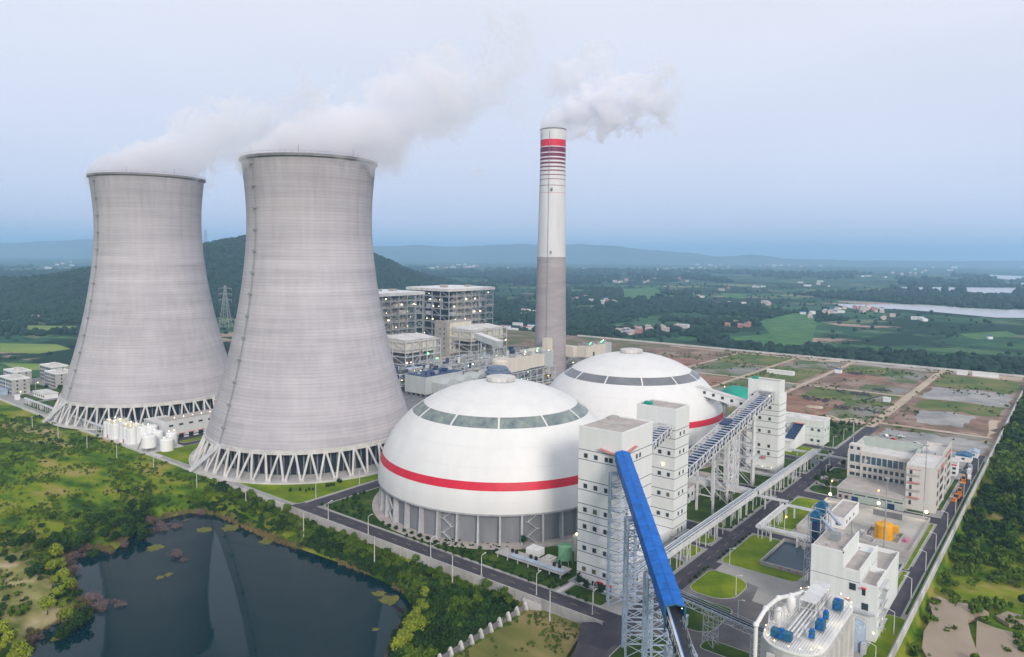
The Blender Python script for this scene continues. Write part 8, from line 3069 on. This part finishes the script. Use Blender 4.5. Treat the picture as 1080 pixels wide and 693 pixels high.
# ------------------------------------------------------------------ haze
HZ = bpy.data.materials.new('haze_air')
HZ.use_nodes = True
t = HZ.node_tree
t.nodes.clear()
o_ = t.nodes.new('ShaderNodeOutputMaterial')
pv = t.nodes.new('ShaderNodeVolumePrincipled')
pv.inputs['Color'].default_value = (0.42, 0.69, 1.0, 1)
pv.inputs['Density'].default_value = 1.3e-4
pv.inputs['Anisotropy'].default_value = 0.0
t.links.new(pv.outputs[0], o_.inputs['Volume'])
mb = MB()
mb.box(-3100, 31200, -3100, 31200, -10, 430)
hz = mb.build('haze', HZ)
hz['kind'] = 'stuff'
hz['label'] = 'thin blue evening haze'


# ------------------------------------------------------------------ steam
def plume(label, loc, ang, L, x0, ry, rz, rise, dens, nscale, seed, power=1.0, wpow=0.7, rag=1.5, fade=0.9, edge=0.35, head=60.0):
    """Steam drifting along local X. ry, rz: (start, end) half-widths; rise: (start, end) height of the axis."""
    m = bpy.data.materials.new('steam')
    m.use_nodes = True
    t = m.node_tree
    t.nodes.clear()
    L_ = t.links.new

    def mth(op, a, b=None, c=None, clamp=False):
        q = t.nodes.new('ShaderNodeMath'); q.operation = op; q.use_clamp = clamp
        for i, v in enumerate((a, b, c)):
            if v is None: continue
            if isinstance(v, (int, float)): q.inputs[i].default_value = v
            else: L_(v, q.inputs[i])
        return q.outputs[0]
    tc = t.nodes.new('ShaderNodeTexCoord')
    s = t.nodes.new('ShaderNodeSeparateXYZ')
    L_(tc.outputs['Object'], s.inputs[0])
    u = mth('DIVIDE', mth('SUBTRACT', s.outputs[0], x0), L - x0, clamp=True)
    up = mth('POWER', u, power)
    wy = mth('MULTIPLY_ADD', u, ry[1] - ry[0], ry[0])
    wz = mth('MULTIPLY_ADD', mth('POWER', u, wpow), rz[1] - rz[0], rz[0])
    cz = mth('MULTIPLY_ADD', up, rise[1] - rise[0], rise[0])
    dy = mth('DIVIDE', s.outputs[1], wy)
    dz = mth('DIVIDE', mth('SUBTRACT', s.outputs[2], cz), wz)
    dist = mth('SQRT', mth('ADD', mth('MULTIPLY', dy, dy), mth('MULTIPLY', dz, dz)))
    n = t.nodes.new('ShaderNodeTexNoise')
    n.inputs['Scale'].default_value = nscale
    n.inputs['Detail'].default_value = 7
    n.inputs['Roughness'].default_value = 0.6
    n.inputs['Distortion'].default_value = 0.35
    mp = t.nodes.new('ShaderNodeMapping')
    mp.inputs['Location'].default_value = (seed * 31.7, seed * 3.1, 0)
    L_(tc.outputs['Object'], mp.inputs[0])
    L_(mp.outputs[0], n.inputs['Vector'])
    amp = mth('MULTIPLY_ADD', u, rag * 0.7, rag)
    nn = mth('MULTIPLY', mth('SUBTRACT', n.outputs[0], 0.47), amp)
    f = mth('ADD', mth('SUBTRACT', 1.0, dist), nn)
    f = mth('SUBTRACT', f, mth('MULTIPLY', mth('MAXIMUM', mth('SUBTRACT', u, 0.35), 0.0), fade))
    d = mth('DIVIDE', f, edge, clamp=True)
    d = mth('MULTIPLY', mth('MULTIPLY', d, d), mth('MULTIPLY_ADD', u, -0.62, 1.0))
    # fade out at the very ends
    e1 = mth('MULTIPLY', mth('SUBTRACT', 1.0, u), 6.0, clamp=True)
    e1 = mth('MULTIPLY', e1, mth('MULTIPLY', u, head, clamp=True))
    d = mth('MULTIPLY', mth('MULTIPLY', d, e1), dens)
    v = t.nodes.new('ShaderNodeVolumePrincipled')
    v.inputs['Color'].default_value = (0.965, 0.965, 1.0, 1)
    v.inputs['Anisotropy'].default_value = 0.1
    L_(d, v.inputs['Density'])
    oo = t.nodes.new('ShaderNodeOutputMaterial')
    L_(v.outputs[0], oo.inputs['Volume'])
    mb = MB()
    vs, fs = [], []
    K, Nn = 9, 14
    for k in range(K + 1):
        uu = k / K
        x = x0 + (L - x0) * uu
        c = rise[0] + (rise[1] - rise[0]) * uu ** power
        g = 1.35 + 0.25 * uu
        a, b = (ry[0] + (ry[1] - ry[0]) * uu) * g, (rz[0] + (rz[1] - rz[0]) * uu ** wpow) * g
        for i in range(Nn):
            th = 2 * pi * i / Nn
            vs.append((x, a * cos(th), c + b * sin(th)))
    for k in range(K):
        for i in range(Nn):
            fs.append((k * Nn + i, (k + 1) * Nn + i, (k + 1) * Nn + (i + 1) % Nn, k * Nn + (i + 1) % Nn))
    fs.append(tuple(range(Nn)))
    fs.append(tuple(reversed(range(K * Nn, (K + 1) * Nn))))
    mb.add(vs, fs)
    o = mb.build('steam', m, origin=(0, 0, 0))
    bm = bmesh.new()
    bm.from_mesh(o.data)
    bmesh.ops.recalc_face_normals(bm, faces=bm.faces)
    bm.to_mesh(o.data)
    bm.free()
    o.location = loc
    o.rotation_euler.z = ang
    o['kind'] = 'stuff'
    o['label'] = label
    return o


WIND = math.atan2(RGT.y, RGT.x)
plume('white steam blowing off the nearer cooling tower', (268.5, 364.4, 172), WIND + 0.04, 138, -38, (30, 36), (4.0, 46), (-5, 60), 0.085, 0.042, 1, power=1.0, wpow=0.75, rag=2.9, fade=1.25, edge=0.20)
plume('white steam blowing off the farther cooling tower', (261.5, 550.1, 172), WIND + 0.08, 160, -38, (27, 36), (4.0, 42), (-3, 62), 0.065, 0.038, 2, power=0.9, wpow=0.65, rag=2.9, fade=1.45, edge=0.22)
plume('white smoke leaving the chimney', (CX, CY, 238), WIND, 126, -13, (9, 26), (5, 36), (0, 38), 0.17, 0.058, 3, power=0.55, wpow=0.5, rag=3.0, fade=0.9, edge=0.20)
plume('torn wisp above the chimney smoke', (CX, CY, 276), WIND, 64, -10, (10, 16), (18, 24), (8, 28), 0.10, 0.055, 5, power=0.8, wpow=0.8, rag=2.9, fade=0.5, edge=0.28, head=3.5)

# ------------------------------------------------------------------ where several things still read alike, say which one by its place in the row
same = {}
for o in scene.objects:
    if o.parent is None and 'category' in o and 'label' in o:
        same.setdefault(o['label'], []).append(o)
for lab, obs in same.items():
    if len(obs) < 2: continue
    obs.sort(key=lambda o: (o.location.x * RGT.x + o.location.y * RGT.y) / max(1.0, o.location.x * FWD.x + o.location.y * FWD.y))
    for i, o in enumerate(obs):
        extra = ', ' + nth(i + 1) + (' from the left' if len(lab.split()) < 13 else ' from left') if i < 99 else ''
        if len((lab + extra).split()) <= 16: o['label'] = lab + extra
